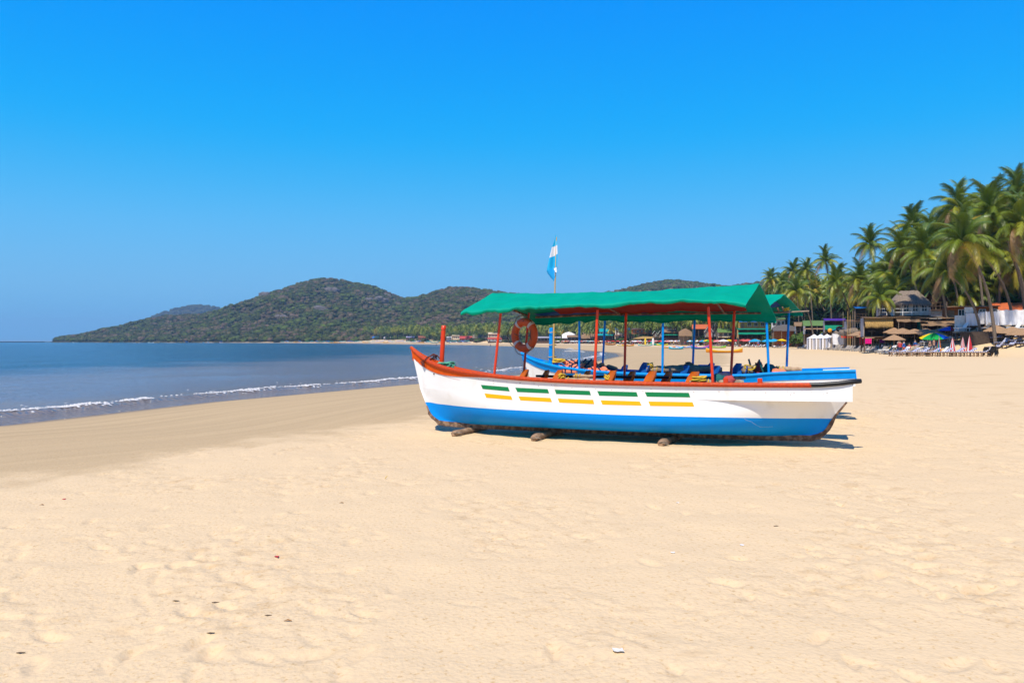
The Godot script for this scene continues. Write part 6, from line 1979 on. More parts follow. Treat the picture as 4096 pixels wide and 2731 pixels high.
func chair_stack(at: Vector3, turn: float, n: int, label: String):
	for i in n:
		var o := thing("plastic_chair", label, "chair", at + Vector3(0.05 * i, 0.075 * i, 0.0), turn, "stacked black chairs")
		if not protos.has("chair"):
			var list := []
			for x in [-0.22, 0.22]:
				for z in [-0.20, 0.20]:
					var s := st(); tube(s, [Vector3(x * 1.2, 0, z * 1.25), Vector3(x, 0.42, z)], [0.025, 0.03], 5); list.append(["leg", mesh_of(s)])
			var s := st(); box(s, Vector3(0, 0.43, 0), Vector3(0.46, 0.03, 0.44), Basis.IDENTITY, 0.01); list.append(["seat", mesh_of(s)])
			s = st()
			var rows := []
			for i2 in 5:
				var r := []
				for k in 7:
					var v := (k - 3) / 3.0
					r.append(Vector3(0.22 * v, 0.44 + 0.40 * i2 / 4.0, -0.21 - 0.10 * i2 / 4.0 + 0.06 * v * v))
				rows.append(r)
			thick(s, rows, Vector3(0, 0, -0.02)); list.append(["backrest", mesh_of(s)])
			for x in [-0.25, 0.25]:
				s = st(); tube(s, [Vector3(x, 0.42, 0.2), Vector3(x, 0.64, 0.18), Vector3(x, 0.66, -0.05), Vector3(x * 0.9, 0.68, -0.24)], 0.022, 5); list.append(["armrest", mesh_of(s)])
			protos.chair = list
		for q in protos.chair: inst(q[1], q[0], M.black, o)

# people: one continuous skin over a few tapered bones
func person_mesh(pose: int, skin: Color, top: Color, low: Color, hair: Color) -> ArrayMesh:
	var b := []     # [from, to, radius, radius]
	match pose:
		0: b = [[Vector3(0, 0.95, 0), Vector3(0, 1.38, 0), 0.125, 0.14], [Vector3(0, 1.42, 0), Vector3(0, 1.56, 0), 0.05, 0.05], [Vector3(0, 1.62, 0.01), Vector3(0, 1.68, 0), 0.085, 0.09], [Vector3(-0.09, 0.93, 0), Vector3(-0.10, 0.50, 0.03), 0.095, 0.06], [Vector3(-0.10, 0.50, 0.03), Vector3(-0.10, 0.07, -0.02), 0.058, 0.04], [Vector3(0.09, 0.93, 0), Vector3(0.10, 0.50, 0.02), 0.095, 0.06], [Vector3(0.10, 0.50, 0.02), Vector3(0.11, 0.07, 0), 0.058, 0.04], [Vector3(-0.10, 0.04, -0.03), Vector3(-0.11, 0.035, 0.14), 0.04, 0.03], [Vector3(0.11, 0.04, 0), Vector3(0.12, 0.035, 0.16), 0.04, 0.03], [Vector3(-0.19, 1.38, 0), Vector3(-0.25, 1.10, 0.0), 0.05, 0.04], [Vector3(-0.25, 1.10, 0), Vector3(-0.24, 0.82, 0.06), 0.037, 0.03], [Vector3(0.19, 1.38, 0), Vector3(0.26, 1.10, 0), 0.05, 0.04], [Vector3(0.26, 1.10, 0), Vector3(0.25, 0.82, 0.06), 0.037, 0.03], [Vector3(-0.16, 1.36, 0), Vector3(0.16, 1.36, 0), 0.07, 0.07]]
		1: b = [[Vector3(0, 0.95, 0), Vector3(0.02, 1.38, 0), 0.12, 0.135], [Vector3(0.02, 1.42, 0), Vector3(0.03, 1.56, 0), 0.05, 0.05], [Vector3(0.04, 1.62, 0.01), Vector3(0.04, 1.68, 0), 0.085, 0.09], [Vector3(0, 0.93, 0.08), Vector3(0.20, 0.52, 0.08), 0.095, 0.06], [Vector3(0.20, 0.52, 0.08), Vector3(0.26, 0.09, 0.08), 0.058, 0.04], [Vector3(0, 0.93, -0.08), Vector3(-0.10, 0.50, -0.08), 0.095, 0.06], [Vector3(-0.10, 0.50, -0.08), Vector3(-0.33, 0.12, -0.08), 0.058, 0.04], [Vector3(0.25, 0.05, 0.08), Vector3(0.42, 0.05, 0.08), 0.04, 0.03], [Vector3(-0.34, 0.09, -0.08), Vector3(-0.22, 0.03, -0.08), 0.04, 0.03], [Vector3(0.02, 1.38, 0.19), Vector3(-0.12, 1.12, 0.22), 0.05, 0.04], [Vector3(-0.12, 1.12, 0.22), Vector3(-0.10, 0.86, 0.22), 0.037, 0.03], [Vector3(0.02, 1.38, -0.19), Vector3(0.14, 1.12, -0.22), 0.05, 0.04], [Vector3(0.14, 1.12, -0.22), Vector3(0.30, 0.93, -0.20), 0.037, 0.03], [Vector3(0.02, 1.36, -0.16), Vector3(0.02, 1.36, 0.16), 0.07, 0.07]]
		_: b = [[Vector3(0, 0.16, 0), Vector3(-0.08, 0.56, 0), 0.14, 0.13], [Vector3(-0.08, 0.60, 0), Vector3(-0.07, 0.74, 0), 0.05, 0.05], [Vector3(-0.05, 0.80, 0), Vector3(-0.06, 0.86, 0), 0.085, 0.09], [Vector3(0.02, 0.14, -0.09), Vector3(0.42, 0.34, -0.12), 0.095, 0.06], [Vector3(0.42, 0.34, -0.12), Vector3(0.70, 0.06, -0.12), 0.058, 0.04], [Vector3(0.02, 0.14, 0.09), Vector3(0.46, 0.14, 0.13), 0.095, 0.06], [Vector3(0.46, 0.14, 0.13), Vector3(0.85, 0.06, 0.14), 0.058, 0.04], [Vector3(0.70, 0.05, -0.12), Vector3(0.84, 0.07, -0.12), 0.04, 0.03], [Vector3(0.86, 0.06, 0.14), Vector3(0.90, 0.18, 0.14), 0.04, 0.03], [Vector3(-0.08, 0.55, 0.19), Vector3(-0.22, 0.30, 0.24), 0.05, 0.04], [Vector3(-0.22, 0.30, 0.24), Vector3(-0.24, 0.05, 0.24), 0.037, 0.03], [Vector3(-0.08, 0.55, -0.19), Vector3(0.10, 0.38, -0.22), 0.05, 0.04], [Vector3(0.10, 0.38, -0.22), Vector3(0.34, 0.40, -0.14), 0.037, 0.03], [Vector3(-0.08, 0.54, -0.16), Vector3(-0.08, 0.54, 0.16), 0.07, 0.07]]
	var c := 0.04
	var cells := {}
	for q in b:
		var lo: Vector3 = q[0].min(q[1]) - Vector3.ONE * 0.2; var hi: Vector3 = q[0].max(q[1]) + Vector3.ONE * 0.2
		for x in range(floori(lo.x / c), ceili(hi.x / c)):
			for y in range(floori(lo.y / c), ceili(hi.y / c)):
				for z in range(floori(lo.z / c), ceili(hi.z / c)):
					var p := Vector3(x, y, z) * c
					var ab: Vector3 = q[1] - q[0]
					var t := clampf((p - q[0]).dot(ab) / ab.length_squared(), 0.0, 1.0)
					var dd: float = p.distance_to(q[0] + ab * t) - lerpf(q[2], q[3], t)
					var key := Vector3i(x, y, z)
					if cells.has(key):
						var a: float = cells[key]; var hh := maxf(0.05 - absf(a - dd), 0.0) / 0.05
						cells[key] = minf(a, dd) - hh * hh * 0.05 * 0.25
					else: cells[key] = dd
	var verts := {}
	for key: Vector3i in cells:
		var sum := Vector3.ZERO; var n := 0; var inside := 0; var ok := true
		var val := []
		for i in 8:
			var k2 := key + Vector3i(i & 1, (i >> 1) & 1, (i >> 2) & 1)
			if not cells.has(k2): ok = false; break
			val.append(cells[k2])
			if cells[k2] < 0.0: inside += 1
		if not ok or inside == 0 or inside == 8: continue
		for e in [[0, 1], [2, 3], [4, 5], [6, 7], [0, 2], [1, 3], [4, 6], [5, 7], [0, 4], [1, 5], [2, 6], [3, 7]]:
			var a: float = val[e[0]]; var d: float = val[e[1]]
			if (a < 0.0) != (d < 0.0):
				var t := a / (a - d)
				var pa := Vector3(e[0] & 1, (e[0] >> 1) & 1, (e[0] >> 2) & 1); var pb := Vector3(e[1] & 1, (e[1] >> 1) & 1, (e[1] >> 2) & 1)
				sum += pa.lerp(pb, t); n += 1
		verts[key] = (Vector3(key) + sum / n) * c
	var s := st(); s.set_smooth_group(1)
	var dirs := [Vector3i(1, 0, 0), Vector3i(0, 1, 0), Vector3i(0, 0, 1)]
	for key: Vector3i in verts:
		for ax in 3:
			var k2: Vector3i = key + dirs[ax]
			if not cells.has(k2) or (cells[key] < 0.0) == (cells[k2] < 0.0): continue
			var u: Vector3i = dirs[(ax + 1) % 3]; var w: Vector3i = dirs[(ax + 2) % 3]
			var q := [key, key - u, key - u - w, key - w]
			var good := true
			for m in q:
				if not verts.has(m): good = false
			if not good: continue
			var order := [0, 1, 2, 0, 2, 3] if cells[key] < 0.0 else [0, 2, 1, 0, 3, 2]
			for m in order:
				var v: Vector3 = verts[q[m]]
				var hip := 0.98 if pose < 2 else 0.26; var neck := 1.42 if pose < 2 else 0.60; var thigh := 0.62 if pose < 2 else -1.0
				var col := skin
				if v.y > neck + (0.22 if pose < 2 else 0.22): col = hair
				elif v.y > neck: col = skin
				elif v.y > hip and (absf(v.z) + absf(v.x) < 0.52): col = top
				elif v.y > thigh and v.y <= hip and (pose < 2 or v.x < 0.25): col = low
				s.set_color(col); s.add_vertex(v)
	return mesh_of(s)

func person(at: Vector3, turn: float, pose: int, look: int, label: String, group := "people on the beach"):
	var key := "person%d_%d" % [pose, look]
	if not protos.has(key):
		var tops := [Color(0.55, 0.05, 0.05), Color(0.75, 0.74, 0.72), Color(0.03, 0.12, 0.40), Color(0.65, 0.45, 0.05), Color(0.36, 0.20, 0.13)]
		var lows := [Color(0.03, 0.04, 0.09), Color(0.10, 0.09, 0.08), Color(0.50, 0.08, 0.05), Color(0.02, 0.16, 0.20), Color(0.05, 0.05, 0.06)]
		var skins := [Color(0.36, 0.20, 0.13), Color(0.20, 0.10, 0.06), Color(0.46, 0.28, 0.20), Color(0.14, 0.07, 0.045), Color(0.36, 0.20, 0.13)]
		protos[key] = person_mesh(pose, skins[look], tops[look], lows[look], Color(0.02, 0.015, 0.012))
	var o := inst(protos[key], "person", M.skin, null, at)
	o.rotation.y = turn
	tag(o, label, "person", group)

func small_boat(at: Vector3, turn: float, kind: int, label: String, group: String):
	# fishing boat with a lifted bow; some carry a cloth roof
	var key := "boat%d" % kind
	if not protos.has(key):
		var cols := [[Color(0.75, 0.74, 0.72), Color(0.02, 0.12, 0.42)], [Color(0.70, 0.68, 0.62), Color(0.55, 0.08, 0.03)], [Color(0.05, 0.28, 0.34), Color(0.72, 0.70, 0.66)], [Color(0.62, 0.30, 0.05), Color(0.70, 0.55, 0.2)], [Color(0.75, 0.74, 0.72), Color(0.02, 0.30, 0.25)]]
		var c: Array = cols[kind % 5]
		var list := []
		var rows := []; var rim := [[], []]
		for i in 15:
			var u := i / 14.0 * 2.0 - 1.0
			var w := 0.85 * pow(maxf(0.0, 1.0 - pow(absf(u), 2.6)), 0.7) + 0.02
			var y := 0.85 + 0.75 * pow(maxf(0.0, -u), 3.0) + 0.25 * pow(maxf(0.0, u), 3.0)
			var r := []
			for k in 9:
				var a := PI * k / 8.0
				r.append(Vector3(u * 4.0, y - (y - 0.05 - 0.5 * pow(absf(u), 4.0)) * pow(sin(a), 0.6), cos(a) * w))
			rows.append(r); rim[0].append(Vector3(u * 4.0, y, w)); rim[1].append(Vector3(u * 4.0, y, -w))
		var s := st(); sheet(s, rows); list.append(["hull", mesh_of(s), mat(c[0], 0.5)])
		for q in rim:
			s = st(); tube(s, q, 0.07, 5); list.append(["gunwale", mesh_of(s), mat(c[1], 0.5)])
		s = st(); box(s, Vector3(0.2, 0.55, 0), Vector3(5.0, 0.06, 1.3)); list.append(["deck", mesh_of(s), M.grey_wood])
		if kind < 3:
			s = st()
			var top := []
			for i in 5:
				var u := i / 4.0 * 2.0 - 1.0
				top.append([Vector3(u * 2.2, 2.0, 0.95), Vector3(u * 2.2, 2.35, 0), Vector3(u * 2.2, 2.0, -0.95)])
			thick(s, top, Vector3(0, -0.05, 0)); list.append(["roof", mesh_of(s), [M.teal_roof, M.blue_roof, M.green_cloth][kind]])
			for x in [-2.0, 0.0, 2.0]:
				for z in [-0.75, 0.75]:
					s = st(); bar(s, Vector3(x, 0.6, z), Vector3(x, 2.02, z), 0.04); list.append(["roof_post", mesh_of(s), M.grey_wood])
		else:
			s = st(); bar(s, Vector3(-1.5, 0.5, 0), Vector3(-1.6, 2.6, 0), 0.05); list.append(["mast", mesh_of(s), M.grey_wood])
		protos[key] = list
	var o := thing("fishing_boat", label, "boat", at, turn, group)
	for q in protos[key]: inst(q[1], q[0], q[2], o)

func beach_things():
	M.jute = worn(Color(0.36, 0.225, 0.125), Color(0.25, 0.15, 0.085), 0.95, 0.9, 0.3, 91, 0.5)
	M.metal = mat(Color(0.42, 0.41, 0.40), 0.4); M.canvas = worn(Color(0.36, 0.31, 0.26), Color(0.26, 0.22, 0.19), 0.9, 0.8, 0.3, 92)
	var st_img := Image.create_empty(64, 8, false, Image.FORMAT_RGB8)
	for i in 64:
		var c := Color(0.86, 0.86, 0.90) if (i / 8) % 2 == 0 else (Color(0.16, 0.22, 0.52) if (i / 16) % 2 == 0 else Color(0.22, 0.22, 0.26))
		for j in 8: st_img.set_pixel(i, j, c)
	var stripe := StandardMaterial3D.new(); stripe.albedo_texture = ImageTexture.create_from_image(st_img); stripe.roughness = 0.9
	stripe.uv1_triplanar = true; stripe.uv1_scale = Vector3(1.0, 1.4, 1.4)
	var stripe_z := stripe.duplicate(); stripe_z.uv1_scale = Vector3.ONE * 1.4
	M.striped = stripe_z
	M.skin = StandardMaterial3D.new(); M.skin.vertex_color_use_as_albedo = true; M.skin.roughness = 0.6
	var r := RandomNumberGenerator.new(); r.seed = 23
	var red := Color(0.55, 0.03, 0.04); var white := Color(0.76, 0.75, 0.74); var green := Color(0.0, 0.30, 0.05); var yellow := Color(0.75, 0.52, 0.0); var blue := Color(0.0, 0.10, 0.55); var sky := Color(0.18, 0.36, 0.68); var cyan := Color(0.01, 0.32, 0.55); var coral := Color(0.60, 0.10, 0.09); var orange := Color(0.70, 0.26, 0.01)
	# --- front corner: daybeds, furled parasols, stacked chairs
	var beds := [[3598, 86.5], [3640, 86.3], [3680, 86.0], [3722, 85.6], [3772, 85.2], [3818, 85.0], [3868, 84.8], [3925, 84.6]]
	for i in beds.size(): wood_bed(G(beds[i][0], beds[i][1]), -0.12 + 0.05 * (i % 3), ["wooden daybed at the open end of the front row", "wooden daybed next to the one at the open end", "third wooden daybed from the open end of the row", "wooden daybed left of the furled rainbow parasol", "wooden daybed right of the furled rainbow parasol", "wooden daybed under the slim red and white parasol", "wooden daybed in front of the tall red parasol", "wooden daybed beside the stacked black chairs"][i])
	closed_parasol(G(3758, 87.0), 2.15, [red, orange, blue, green], "furled rainbow striped parasol among the daybeds", "furled parasols", 0.26)
	closed_parasol(G(3812, 86.6), 2.0, [white, red], "furled red and white parasol beside the rainbow one", "furled parasols", 0.36)
	closed_parasol(G(3853, 87.0), 2.1, [white, red], "slim furled red and white parasol behind the red one", "furled parasols", 0.30)
	closed_parasol(G(3880, 86.2), 2.25, [red, red, red, white], "tall furled red parasol with a white edge", "furled parasols", 0.36)
	parasol(G(3738, 94.0) , 1.65, 2.05, [green, yellow, blue, green], "big green, yellow and blue parasol leaning over loungers", "open parasols near the huts", 0.18, 0.9)
	var hi := P(3803, 1306, 98.0)
	parasol(Vector3(hi.x, ground(hi.x, hi.z), hi.z), 1.5, hi.y - ground(hi.x, hi.z), [blue, yellow, red, blue], "red, blue and yellow parasol in front of the dim bar", "open parasols near the huts", 0.0, 0.3)
	chair_stack(G(3975, 84.0), 2.2, 5, "black plastic chair in the stack beside the daybeds")
	chair_stack(G(3945, 84.6), 2.4, 4, "black plastic chair in the lower stack beside the daybeds")
	# --- brown jute parasols: [px, py of the tip, metres away, width]
	var jutes := [[3985, 1300, 93.0, 3.6, "largest brown jute parasol in front of the terrace"], [3940, 1306, 94.0, 3.0, "brown jute parasol behind the largest one"], [4052, 1318, 90.0, 3.0, "brown jute parasol right of the largest one"], [4092, 1322, 88.0, 3.0, "brown jute parasol at the end of the terrace"], [3932, 1278, 97.0, 2.2, "brown jute parasol standing before the sunlit sheet"], [3852, 1282, 97.0, 2.0, "small brown jute parasol before the white board"], [4082, 1258, 97.0, 2.3, "brown jute parasol high on the terrace before the widest sheet"], [3540, 1316, 112.0, 2.6, "brown jute parasol under the straw fringe"], [3578, 1310, 104.0, 2.6, "brown jute parasol in front of the beach bar"], [3612, 1312, 102.0, 2.8, "brown jute parasol before the bar counter"], [3660, 1315, 100.0, 2.4, "brown jute parasol under the brown awning"], [3705, 1313, 99.0, 2.6, "brown jute parasol before the teal wall"], [3735, 1318, 97.0, 2.6, "brown jute parasol left of the red, blue and yellow one"], [3783, 1304, 99.0, 2.0, "brown jute parasol behind the red, blue and yellow one"], [3497, 1335, 119.0, 2.6, "brown jute parasol shading white loungers"], [3540, 1337, 107.0, 2.4, "pale jute parasol shading white loungers"], [3578, 1338, 96.0, 2.5, "low jute parasol with a hanging cloth"], [3440, 1324, 134.0, 3.0, "brown jute parasol beside the rounded thatch"], [3465, 1330, 128.0, 2.8, "brown jute parasol before the grey walled house"]]
	for q in jutes:
		var top := P(q[0], q[1], q[2]); var gy := ground(top.x, top.z)
		jute_parasol(Vector3(top.x, gy, top.z), q[3], maxf(1.6, top.y - gy), q[4], r.randf_range(0.2, 1.2))
	for q in [[3392, 1318, 148.0, 3.4, "rounded thatch parasol beside the tyre"], [3420, 1315, 142.0, 4.0, "widest rounded thatch parasol"], [3365, 1322, 152.0, 2.8, "small rounded thatch parasol near the blue parasols"]]:
		var top := P(q[0], q[1], q[2]); var gy := ground(top.x, top.z)
		var o := thing("thatch_parasol", q[4], "parasol", Vector3(top.x, gy, top.z), 0.0, "rounded thatch parasols")
		var s := st(); s.set_smooth_group(1); blob(s, Vector3(0, top.y - gy - 0.7, 0), Vector3(q[3] * 0.5, 0.8, q[3] * 0.5), 8, 14, 0.35, int(q[0])); obj(s, "canopy", M.thatch, o)
		s = st(); bar(s, Vector3(0, -0.3, 0), Vector3(0, top.y - gy - 0.7, 0), 0.06); obj(s, "pole", M.grey_wood, o)
	# --- striped loungers on dark frames, right
	for q in [[3985, 88.0, 0.75], [4012, 88.6, 0.75], [4040, 87.4, 0.8], [4070, 88.0, 0.7], [4096, 86.5, 0.7], [4020, 90.5, 0.75], [4060, 91.0, 0.7], [3990, 91.0, 0.75]]: lounger(G(q[0], q[1]), 0.35, "dark", "dark framed lounger with striped mattress near the terrace", "striped loungers near the terrace", q[2])
	for q in [[3660, 94.0], [3700, 95.0], [3770, 97.0], [3830, 96.0]]: lounger(G(q[0], q[1]), r.randf_range(-0.2, 0.3), "white", "white plastic lounger among the open parasols", "white loungers near the huts", 0.35)
	for q in [[3518, 112.0], [3545, 104.0], [3572, 97.0], [3600, 92.0], [3530, 109.0], [3560, 103.0], [3495, 117.0]]: lounger(G(q[0], q[1]), r.randf_range(-0.3, 0.4), "white", "white plastic lounger in front of the beach bar", "white loungers near the huts", 0.5)
	var ch := P(3963, 1300, 92.0)
	for q in [[3963, 1300, 92.0, "grey", "dark folding lounger standing before the sunlit sheet"], [3870, 1322, 93.0, "white", "white lounger on the terrace edge by the white board"], [4085, 1315, 91.0, "white", "grey green lounger on the terrace under the jute parasol"]]:
		var p := P(q[0], q[1], q[2]); var o_y: float = lerpf(P(3812, 1326, 94.0).y, P(4180, 1318, 91.0).y, 0.5) + 0.01
		lounger(Vector3(p.x, maxf(o_y, ground(p.x, p.z)), p.z - 1.0), 0.2, q[3], q[4], "loungers on the terrace", 0.9)
	# --- grey loungers in front of the cabana
	for i in 66:
		var u := i / 65.0
		var px := lerpf(3205.0, 3555.0, u) + r.randf_range(-4.0, 4.0)
		var d := interp(FRONT, px) - 3.0 + (i % 4) * 2.6
		lounger(G(px, d), r.randf_range(-0.35, 0.35) + 0.2, "grey", "grey metal lounger with sand coloured canvas in the crowded row", "grey loungers in front of the cabana", r.randf_range(0.6, 1.0))
	for i in 16:
		var px := r.randf_range(3490.0, 3800.0)
		lounger(G(px, interp(FRONT, px) + r.randf_range(4.0, 11.0)), r.randf_range(-0.4, 0.4), ["white", "grey", "dark"][i % 3], ["white lounger packed under the parasols before the bars", "grey lounger packed under the parasols before the bars", "striped lounger packed under the parasols before the bars"][i % 3], "loungers before the bars", r.randf_range(0.4, 0.9))
	for i in 12:
		var px := r.randf_range(3480.0, 3860.0); var lk := r.randi() % 5; var pose := i % 3
		person(G(px, interp(FRONT, px) + r.randf_range(5.0, 12.0)), r.randf() * TAU, pose, lk, "%s in %s among the parasols before the bars" % [["person standing", "person walking", "person sitting"][pose], ["red and navy", "white", "blue and red", "yellow", "dark shorts"][lk]], "people before the bars")
	cabana()
	for q in [[3289, 160.0, 2.75, 0.34], [3311, 164.0, 2.5, 0.26], [3331, 158.0, 2.5, 0.28], [3346, 156.0, 2.6, 0.28]]:
		var p := G(q[0], q[1])
		closed_parasol(p, q[2] + 0.7, [sky, sky * 0.9], "furled pale blue parasol beside the white cabana", "furled blue parasols", q[3])
	# hanging cloths, tyre and beach toys
	hung_sheet("dark red sarong hung on a line among the loungers", 3440, 3458, 128.0, 1334, 1377, cloth_mat(Color(0.42, 0.01, 0.02)), "coloured sarongs on a line", "sarong", "sarong")
	hung_sheet("green sarong hung between red and pink ones", 3452, 3463, 128.6, 1340, 1378, cloth_mat(Color(0.0, 0.25, 0.06)), "coloured sarongs on a line", "sarong", "sarong")
	hung_sheet("bright pink sarong hung on a line among the loungers", 3460, 3487, 125.0, 1333, 1375, cloth_mat(Color(0.78, 0.01, 0.28)), "coloured sarongs on a line", "sarong", "sarong")
	hung_sheet("purple sarong hung under the pale jute parasol", 3520, 3541, 110.0, 1346, 1372, cloth_mat(Color(0.28, 0.01, 0.34)), "coloured sarongs on a line", "sarong", "sarong")
	hung_sheet("long red cloth stretched between posts behind the grey loungers", 3368, 3414, 142.0, 1343, 1352, cloth_mat(Color(0.62, 0.05, 0.02)), "coloured sarongs on a line", "sarong", "cloth")
	var s := st()
	var ring := []
	for k in 17: ring.append(Vector3(0.42 * cos(TAU * k / 16.0), 0.42 * sin(TAU * k / 16.0), 0))
	tube(s, ring, 0.17, 9, false); var ty := obj(s, "rubber_tyre", M.black, null, P(3357, 1316, 150.0)); tag(ty, "black rubber tyre hung on the blue bar", "tyre")
	log_beam("long blue bar that carries the black tyre", P(3328, 1321, 150.5), P(3398, 1309, 150.0), 0.06, 0.06, M.sky_paint, null, "", "bar", "blue_bar")
	for x in [3328, 3398]:
		var tp := P(x, 1315, 150.2); log_beam("stout post under the end of the blue bar" if x == 3328 else "thin post under the far end of the blue bar", Vector3(tp.x, ground(tp.x, tp.z) - 0.2, tp.z), tp, 0.06, 0.05, M.grey_wood, null, "", "post", "bar_post")
	s = st(); s.set_smooth_group(1); blob(s, Vector3.ZERO, Vector3.ONE * 0.42, 8, 12, 0.0, 1)
	var ball := obj(s, "beach_ball", mat(Color(0.75, 0.33, 0.02), 0.4), null, P(3321, 1322, 150.0)); tag(ball, "orange and yellow inflatable ball by the blue bar", "ball")
	# --- kayaks and paddle boards on the open sand
	var ky := [[2898, 112.0, 0.05, 5.4, [orange * 1.05, Color(0.75, 0.42, 0.02)], "long orange and yellow double kayak on the open sand", 0.42, 0.95], [2802, 165.0, 0.08, 4.0, [Color(0.02, 0.22, 0.62), Color(0.45, 0.08, 0.30)], "blue, white and purple inflatable boat on the sand", 0.55, 1.5], [2872, 190.0, -0.05, 4.0, [Color(0.45, 0.55, 0.03), Color(0.10, 0.45, 0.08)], "yellow and green kayak near the parasols", 0.4, 0.9], [2705, 160.0, -0.1, 3.0, [Color(0.03, 0.38, 0.55), Color(0.12, 0.48, 0.62)], "turquoise kayak with a black bag on it", 0.4, 0.9], [2735, 180.0, 0.1, 3.8, [Color(0.70, 0.72, 0.70), Color(0.04, 0.20, 0.60)], "white kayak with blue deck on the sand", 0.4, 0.9], [2680, 185.0, -0.05, 3.4, [Color(0.70, 0.55, 0.10), Color(0.60, 0.06, 0.04)], "yellow and red kayak on the sand", 0.35, 0.9], [2760, 190.0, 0.0, 3.5, [Color(0.02, 0.10, 0.45), Color(0.70, 0.35, 0.02)], "dark blue kayak with an orange deck", 0.4, 0.9], [2512, 270.0, 0.1, 4.4, [Color(0.70, 0.50, 0.02), Color(0.60, 0.10, 0.03)], "yellow and red kayak below the orange timber house", 0.45, 1.0], [2490, 300.0, 0.0, 4.2, [Color(0.65, 0.50, 0.05), Color(0.70, 0.70, 0.65)], "yellow kayak with white deck near the water", 0.45, 1.0], [2580, 285.0, -0.1, 5.0, [Color(0.05, 0.35, 0.60), Color(0.65, 0.60, 0.1)], "pale blue kayak below the thatched eatery", 0.45, 1.0], [2650, 300.0, 0.1, 4.6, [Color(0.40, 0.55, 0.03), Color(0.70, 0.50, 0.02)], "lime green kayak beside the yellow one", 0.5, 1.0], [2625, 320.0, 0.2, 5.0, [Color(0.0, 0.30, 0.22), Color(0.0, 0.36, 0.28)], "dark green upturned canoe by the eatery", 0.8, 1.2], [2442, 330.0, 0.6, 6.0, [Color(0.42, 0.18, 0.03), Color(0.48, 0.24, 0.06)], "brown wooden canoe tipped up on the sand", 0.8, 1.2]]
	for q in ky: kayak(G(q[0], q[1]), q[2], q[3], q[4], q[5], q[6], q[7], "kayaks on the sand")
	for q in [[2613, 310.0, Color(0.75, 0.75, 0.74), "white paddle board stood on end"], [2582, 320.0, Color(0.75, 0.52, 0.02), "yellow paddle board stood on end"]]:
		s = st(); s.set_smooth_group(1)
		var rows := []
		for i in 13:
			var u := i / 12.0
			var w := 0.42 * pow(maxf(0.0, 1.0 - pow(absf(u * 2.0 - 1.0), 2.8)), 0.6) + 0.01
			rows.append([Vector3(-w, u * 3.2, 0.0), Vector3(-w * 0.6, u * 3.2, 0.07), Vector3(w * 0.6, u * 3.2, 0.07), Vector3(w, u * 3.2, 0.0), Vector3(0, u * 3.2, -0.05)])
		sheet(s, rows, true, true)
		var o := obj(s, "paddle_board", mat(q[2], 0.4), null, G(q[0], q[1])); tag(o, q[3], "paddle board")
	# --- the long crowded strip round the bay: parasols, loungers and people
	var look := [["red", red], ["white", white], ["pale pink", Color(0.65, 0.25, 0.25)], ["blue", cyan], ["yellow", yellow], ["coral", coral], ["green", green]]
	for q in [[3020, 208.0, 1.75, cyan, "wide sky blue parasol beside the blue roof post"], [3072, 205.0, 1.6, cyan, "sky blue parasol left of the white cabana"], [3095, 200.0, 1.6, cyan, "sky blue parasol touching the white cabana"], [2990, 215.0, 1.4, coral, "coral parasol left of the sky blue ones"], [2975, 222.0, 1.3, coral, "faded coral parasol among the crowd"], [3028, 222.0, 1.3, yellow, "yellow parasol behind the sky blue one"], [3130, 198.0, 1.4, yellow, "yellow parasol behind the white cabana"], [2895, 245.0, 1.8, white, "wide white parasol near the kayaks"], [2918, 248.0, 1.5, yellow, "yellow parasol beside the wide white one"], [2840, 262.0, 1.5, green, "green parasol among pink ones"], [2828, 268.0, 1.4, yellow, "green and yellow parasol among red ones"]]:
		parasol(G(q[0], q[1]), q[2], 2.3, [q[3]], q[4], "parasols along the strip", r.randf_range(-0.1, 0.1), r.randf())
	for i in 92:
		var px := 2950.0 - pow(r.randf(), 0.8) * 740.0
		if px > 2400.0 and px < 2530.0 and r.randf() < 0.5: continue
		var d := interp(FRONT, px) + r.randf_range(-4.0, 9.0)
		var k: int = [0, 0, 1, 1, 2, 3, 4, 5, 5, 6][r.randi() % 10]
		parasol(G(px, d), 1.5, 2.2, [look[k][1]] if r.randf() < 0.7 else [look[k][1], white], "%s parasol over loungers in the crowded strip round the bay" % look[k][0], "parasols along the strip", r.randf_range(-0.15, 0.15), r.randf())
	for i in 70:
		var px := 3190.0 - pow(r.randf(), 0.9) * 960.0
		lounger(G(px, interp(FRONT, px) + r.randf_range(-5.0, 5.0)), r.randf_range(-0.5, 0.5), ["white", "grey", "wood"][r.randi() % 3], "lounger in the crowded strip round the bay", "loungers along the strip", 0.6)
	for i in 66:
		var px := 3180.0 - pow(r.randf(), 0.8) * 900.0
		var pose: int = [0, 1, 2, 0][r.randi() % 4]; var lk := r.randi() % 5
		person(G(px, interp(FRONT, px) + r.randf_range(-7.0, 4.0)), r.randf() * TAU, pose, lk, "%s wearing %s in the crowd round the bay" % [["person standing", "person walking", "person sitting on the sand"][pose], ["red and navy", "white", "blue and red", "yellow", "only dark shorts"][lk]])
	for q in [[3395, 146.0, 0, 2, "person in blue standing by the rounded thatch"], [3640, 98.0, 2, 0, "person in dark clothes sitting under the jute parasols"], [3665, 98.5, 2, 2, "person in blue sitting under the jute parasols"], [1985, 680.0, 0, 1, "person in white standing on the far sand"], [2002, 678.0, 1, 4, "person in dark shorts walking on the far sand"], [2258, 500.0, 1, 3, "person in yellow walking near the water"], [2560, 330.0, 0, 0, "person in red standing by the kayaks"], [2480, 380.0, 0, 1, "person in white standing by the cream porch"]]:
		person(G(q[0], q[1]), r.randf() * TAU, q[2], q[3], q[4])
